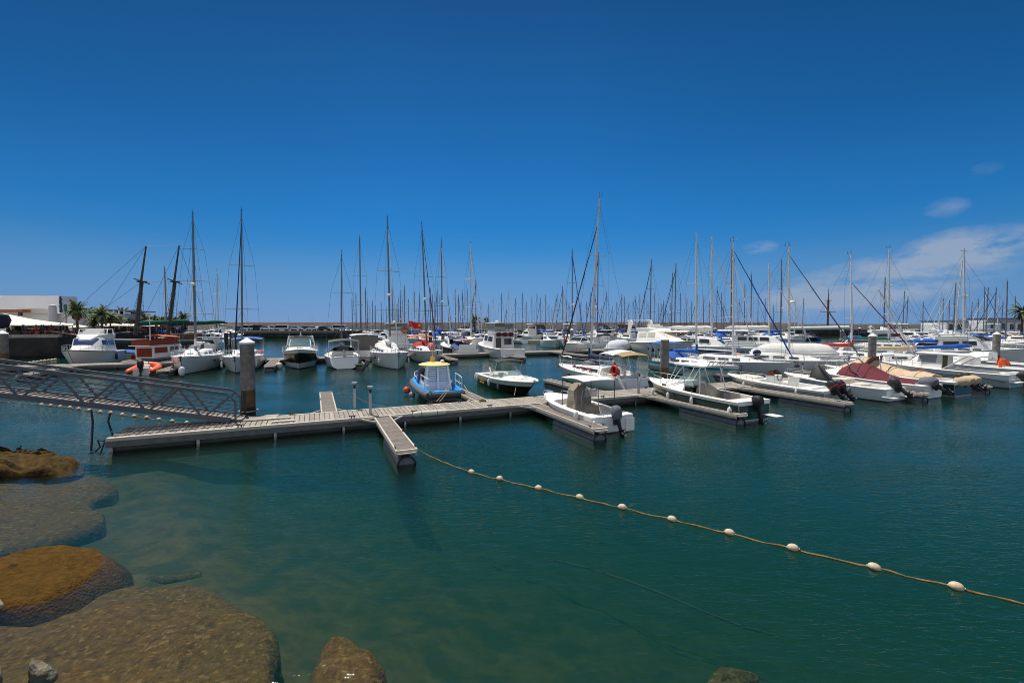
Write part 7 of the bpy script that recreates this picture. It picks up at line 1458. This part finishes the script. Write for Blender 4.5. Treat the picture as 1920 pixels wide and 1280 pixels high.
# ------------------------------------------------------------------ distant yachts: a few prototypes with parts, copied
def far_proto(hullm, coverm, jibm, L=10.5, Hm=15.0, cab=1.0, mm=None, brown=False, radar=False):
    r = thing('distant_sailboat', 'x', 'sailboat'); mm = mm or m_mastd; x0 = -.5
    H = Hull(L, 3.3, 1.1, .2, .75, .3, .05, .5, 'sail', 2.0, .45)
    b = H.hull(10); b.v = [(p[0] + x0, p[1], p[2]) for p in b.v]; b.build('hull', hullm, r, smooth=40)
    b = H.deck(n=8); b.v = [(p[0] + x0, p[1], p[2]) for p in b.v]; b.build('deck', m_deckw, r)
    house([(-2.6, 1.0, 1.1, .9, 1.7 * cab), (.0, 1.0, 1.15, .85, 1.65 * cab), (2.2, .5, 1.2, .35, 1.35)]).build('cabin', m_deckw, r)
    for s_ in (-1, 1): b = MB(); b.bar((-2.2, s_ * .97, 1.42), (.6, s_ * .93, 1.42), .03, .16); b.build('window', m_glass, r)
    b = MB(); b.tube([(0, 0, 1.5), (-.12, 0, Hm)], [.13, .095], 6); b.build('mast', mm, r)
    b = MB(); b.tube([(0.1, 0, 2.3), (-4.3, 0, 2.35)], .06, 5); b.build('boom', mm, r)
    if coverm: sail_cover((.15, 0, 2.55), (-4.1, 0, 2.42), .27, .13, 7).build('sail_cover', coverm, r)
    b = MB(); b.sheet([[Vector((x, y * 1.15, z - .45 * abs(y) ** 2.4)) for y in (-1, -.6, 0, .6, 1)] for x, z in ((-1.0, 1.75), (-1.5, 2.25), (-2.5, 2.35))], .05); b.build('dodger', coverm if coverm is not m_sail else m_navy, r)
    for z in (5.9, 9.9): b = MB(); b.tube([(-.3, -1.1, z), (-.05, 0, z + .05), (-.3, 1.1, z)], .03, 4); b.build('spreader', mm, r)
    b = MB(); b.tube([(L / 2 + x0, 0, 1.4), (-.1, 0, Hm * .93)], .07 if jibm else .02, 5); b.build('furled_sail' if jibm else 'forestay', jibm or m_wire, r)
    b = MB()
    for s_ in (-1, 1): b.tube([(-.2, s_ * 1.5, 1.2), (-.3, s_ * 1.1, 5.9), (-.3, s_ * 1.0, 9.9), (-.12, 0, Hm * .97)], .016, 3)
    b.tube([(-L / 2 + x0 + .3, 0, 1.2), (-.12, 0, Hm)], .016, 3); b.build('rigging', m_wire, r)
    b = MB(); b.tube([(-.4, 0, Hm + .12), (-.12, 0, Hm), (-.12, 0, Hm + .35)], .03, 4); b.build('masthead_vane', m_dkgrey, r)
    H.guard(.05, .97, .55, 6, .014, mid=False).build('guard_rail', m_inox, r)
    if radar: b = MB(); b.lathe([(.05, -.1), (.27, -.07), (.27, .07), (.05, .12)], (.32, 0, 6.5), 10); b.build('radar_dome', m_deckw, r)
    b = MB(); w_ = 1.2; b.sheet([[Vector((x, y * w_, 2.75 - .14 * y * y)) for y in (-1, -.4, .4, 1)] for x in (-3.1, -4.6)], .04); b.build('bimini', coverm or m_sail, r)
    return r
m_farn = mat('far_navy_hull', (.02, .03, .09), .3); m_farg = mat('far_teal_hull', (.10, .20, .19), .35)
m_mastx = mat('far_mast', (0.15, 0.16, 0.175), 0.5, 0.2)
DEF = [('blue', 'white', None, 1.0, 0), ('navy', 'white', 'blue', 1.1, 1), ('white', 'white', 'white', .95, 0), ('navy', 'navy', None, 1.0, 0), ('blue', 'grey', 'white', 1.0, 1), ('cream', 'white', 'navy', 1.0, 0), ('black', 'white', None, 1.05, 1)]
hm = {'white': m_hullw, 'navy': m_farn, 'grey': m_hullg}
PF = [far_proto(hm[h_], COVERS[c_], COVERS.get(j_) if j_ else None, cab=k_, radar=bool(rd_), mm=m_mast if i == 2 else m_mastx) for i, (c_, h_, j_, k_, rd_) in enumerate(DEF)]
ZN = [(0, 345, 'along the promenade'), (345, 600, 'near the masts left of the car park'), (600, 722, 'right of the car park quay'), (722, 800, 'above the red yacht'), (800, 880, 'above the navy covered boat'), (880, 1000, 'above the sport fishing cruiser'), (1000, 1048, 'left of the black furled sail'), (1048, 1110, 'beside the black furled sail'), (1110, 1200, 'above the canvas wrapped hull'), (1200, 1250, 'above the big motor yacht'), (1250, 1330, 'just right of the big motor yacht'), (1330, 1420, 'above the navy panelled catamaran'), (1420, 1520, 'above the oval roofed catamaran'), (1520, 1740, 'before the tan breakwater'), (1740, 1840, 'before the arcade, left half'), (1840, 2100, 'before the arcade, right half')]
FM = [(312, 502, 100), (367, 487, 0), (409, 506, 118), (668, 550, 0), (676.5, 446, 82), (686, 540, 0), (689, 562, 0), (694, 575, 0), (704, 573, 0), (715, 565, 0), (736, 535, 0), (739, 567, 0), (745, 570, 0), (748, 558, 0), (751, 545, 0), (755, 562, 0), (759, 536, 0), (778, 548, 0), (787, 551, 0), (807, 541, 0), (811, 552, 0), (820, 542, 0), (825, 552, 0), (829, 450, 84), (854, 542, 0), (860, 553, 0), (867, 543, 0), (876, 543, 0), (883, 457, 86), (892, 525, 100),
      (925, 557, 0), (954, 546, 0), (950, 578, 0), (966, 560, 0), (980, 549, 0), (987, 565, 0), (1013, 558, 0), (1023, 553, 0), (1035, 577, 0), (1041, 561, 0), (1044, 551, 0), (1054, 537, 0), (1057, 545, 0), (1062, 560, 0), (1067, 568, 0), (1073, 469, 92), (1080, 558, 0), (1100, 566, 0), (1116, 554, 0), (1120, 476, 90), (1136, 548, 0), (1165, 551, 0), (1171, 556, 0), (1187, 562, 0), (1191, 556, 0), (1207, 550, 0), (1215, 566, 0), (1219, 488, 96), (1235, 568, 0), (1239, 570, 0), (1248, 574, 0), (1256, 568, 0),
      (1259, 513, 118), (1265, 495, 100), (1287, 560, 0), (1296, 565, 0), (1330, 565, 0), (1344, 537, 0), (1357, 567, 0), (1371, 468, 84), (1396, 532, 0), (1408, 514, 112), (1421, 560, 0), (1464, 488, 96), (1505, 560, 0), (1658, 521, 100), (1693, 546, 118), (1700, 556, 0), (1761, 547, 112), (1768, 560, 0), (1788, 531, 100), (1845, 539, 92), (1849, 540, 100), (1864, 540, 96), (1878, 566, 0), (1887, 527, 80), (1903, 556, 0)]
rnd = random.Random(11); FM += [(x_ + .5, rnd.uniform(548, 576), 0) for x_ in (660, 698, 724, 766, 797, 815, 840, 886, 902, 915, 940, 997, 1006, 1029, 1088, 1107, 1128, 1147, 1156, 1178, 1199, 1226, 1243, 1275, 1306, 1318, 1352, 1385, 1434, 1450, 1490, 1730, 1779, 1820, 1832, 1870)]; FM.sort(); cnt = {}; used = set()
for i, (px, ty, Y) in enumerate(FM):
    if not Y:
        Y = rnd.choice((108, 118, 128, 138, 150, 160)); zt = hgt(ty, Y)
        while zt < 10.2: Y += 8; zt = hgt(ty, Y)
        while zt > 17.5: Y -= 8; zt = hgt(ty, Y)
        if px > 1740: Y = min(Y, 128)
        if 968 < px < 1034: Y = max(Y, 126)
    zt = hgt(ty, Y); s_ = zt / 15.0; k = rnd.randrange(7) if px not in (1073, 1120) else 1
    if k in used: r = copy_tree(PF[k])
    else: r = PF[k]; used.add(k)
    r.location = (place(px, Y) , Y, 0); r.scale = (max(.8, min(1.1, s_)),) * 2 + (s_,)
    r.rotation_euler = (0, 0, (FANG if rnd.random() < .55 else FANG + math.pi) + rnd.uniform(-.12, .12)); r.name = 'distant_sailboat'
    z = next(q for q in ZN if q[0] <= px < q[1])[2]; cnt[z] = cnt.get(z, 0) + 1
    c_ = {'cream': 'beige'}.get(DEF[k][0], DEF[k][0]); tag(r, 'yacht %s, %s mast from left, %s sail cover' % (z, OR[cnt[z] - 1], c_), 'sailboat', 'distant sailing yachts moored in rows')
for k, r in enumerate(PF):
    if k not in used:
        for c in list(r.children): bpy.data.objects.remove(c)
        bpy.data.objects.remove(r)
# distant motor cruisers among them
def far_cruiser(cm, tall):
    r = thing('distant_cruiser', 'x', 'motor boat'); H = Hull(10, 3.5, 1.25, .4, .9, .3, .12, 0, 'motor', 2.5, .4); H.hull(9).build('hull', m_hullw, r, smooth=40); H.deck(n=8).build('deck', m_deckw, r)
    h = 1.5 if tall else 1.0; st = [(-2.6, 1.4, 1.3, 1.25, 1.3 + h), (.4, 1.4, 1.35, 1.2, 1.3 + h), (2.4, 1.0, 1.45, .7, 1.6), (3.6, .5, 1.55, .2, 1.62)]; house(st).build('cabin', m_deckw, r, smooth=40); S = superstr(st)
    for s_ in (-1, 1): win_side(S, -2.2, .5, .45, .85, s_).build('window', m_glass, r)
    win_front(st[2], st[1]).build('windscreen', m_glass, r)
    if tall:
        house([(-2.8, 1.2, 2.8, 1.2, 3.3), (-.4, 1.1, 2.8, 1.0, 3.35)], .05).build('flybridge', m_deckw, r)
        b = MB(); b.bar((-2.4, -1.2, 4.2), (-2.4, 1.2, 4.2), .3, .1); b.bar((-2.2, -1.2, 3.2), (-2.4, -1.2, 4.2), .3, .1); b.bar((-2.2, 1.2, 3.2), (-2.4, 1.2, 4.2), .3, .1); b.build('radar_arch', m_deckw, r)
    b = MB(); b.sheet([[Vector((x, y * 1.3, (3.1 if not tall else 4.9) - .12 * y * y)) for y in (-1, -.4, .4, 1)] for x in (-4.4, -2.4, -.8)], .05); b.build('bimini', cm, r)
    H.guard(.5, .97, .5, 4, .016, mid=False).build('bow_rail', m_inox, r); return r
FC = [far_cruiser(m_blue, 0), far_cruiser(m_sail, 1), far_cruiser(m_navy, 1), far_cruiser(m_sail, 0)]
CN = ['blue bimini', 'flybridge, white top', 'flybridge, navy top', 'white top']
spots = [(405, 84, 3), (428, 96, 1), (383, 104, 0), (356, 92, 3), (398, 140, 1), (372, 150, 0), (436, 128, 3), (684, 92, 3), (703, 80, 0), (700, 118, 3), (724, 104, 1), (770, 96, 0), (795, 104, 3), (822, 96, 2), (845, 116, 0), (858, 92, 3), (872, 128, 1), (893, 96, 0), (900, 76, 3), (925, 112, 2), (945, 132, 3), (962, 140, 1), (990, 124, 1), (1010, 130, 0), (1030, 120, 3), (1035, 88, 0), (1056, 104, 1), (1085, 98, 0), (1098, 82, 3), (1125, 108, 2), (1142, 92, 0), (1160, 120, 3), (1178, 104, 0), (1200, 128, 1), (1225, 106, 3), (1240, 96, 0), (1262, 120, 2), (1285, 112, 0), (1312, 110, 3), (1352, 104, 0), (1392, 116, 2), (1425, 104, 3), (1452, 122, 0), (1475, 116, 3), (1715, 108, 1), (1745, 98, 0), (1772, 104, 1), (1800, 92, 3), (1822, 104, 0), (1868, 98, 3), (1880, 116, 1), (1905, 88, 0), (1700, 92, 3)]
spots.sort(); cnt = {}; used = set()
for i, (px, Y, k) in enumerate(spots):
    if k in used: r = copy_tree(FC[k])
    else: r = FC[k]; used.add(k)
    r.name = 'distant_cruiser'; r.location = (place(px, Y), Y, 0); r.scale = (.95, .95, .95); r.rotation_euler = (0, 0, (FANG if i % 2 else FANG + math.pi) + rnd.uniform(-.5, .5))
    z = next(q for q in ZN if q[0] <= px < q[1])[2]; cnt[z] = cnt.get(z, 0) + 1
    tag(r, 'cruiser %s, %s from left, %s' % (z, OR[cnt[z] - 1], CN[k]), 'motor boat', 'distant motor cruisers moored in rows')
for Y_, x0, x1, lb in ((102, 690, 1430, 'third floating walkway under the nearest distant yachts'), (124, 700, 1400, 'fourth floating walkway under the distant yachts'), (146, 720, 1300, 'farthest floating walkway under the distant yachts')):
    b = MB(); b.box(((place(x0, Y_) + place(x1, Y_)) / 2, Y_ + 7, .3), (place(x1, Y_) - place(x0, Y_), 2.2, .6)); tag(b.build('floating_walkway', m_edge), lb, 'walkway')
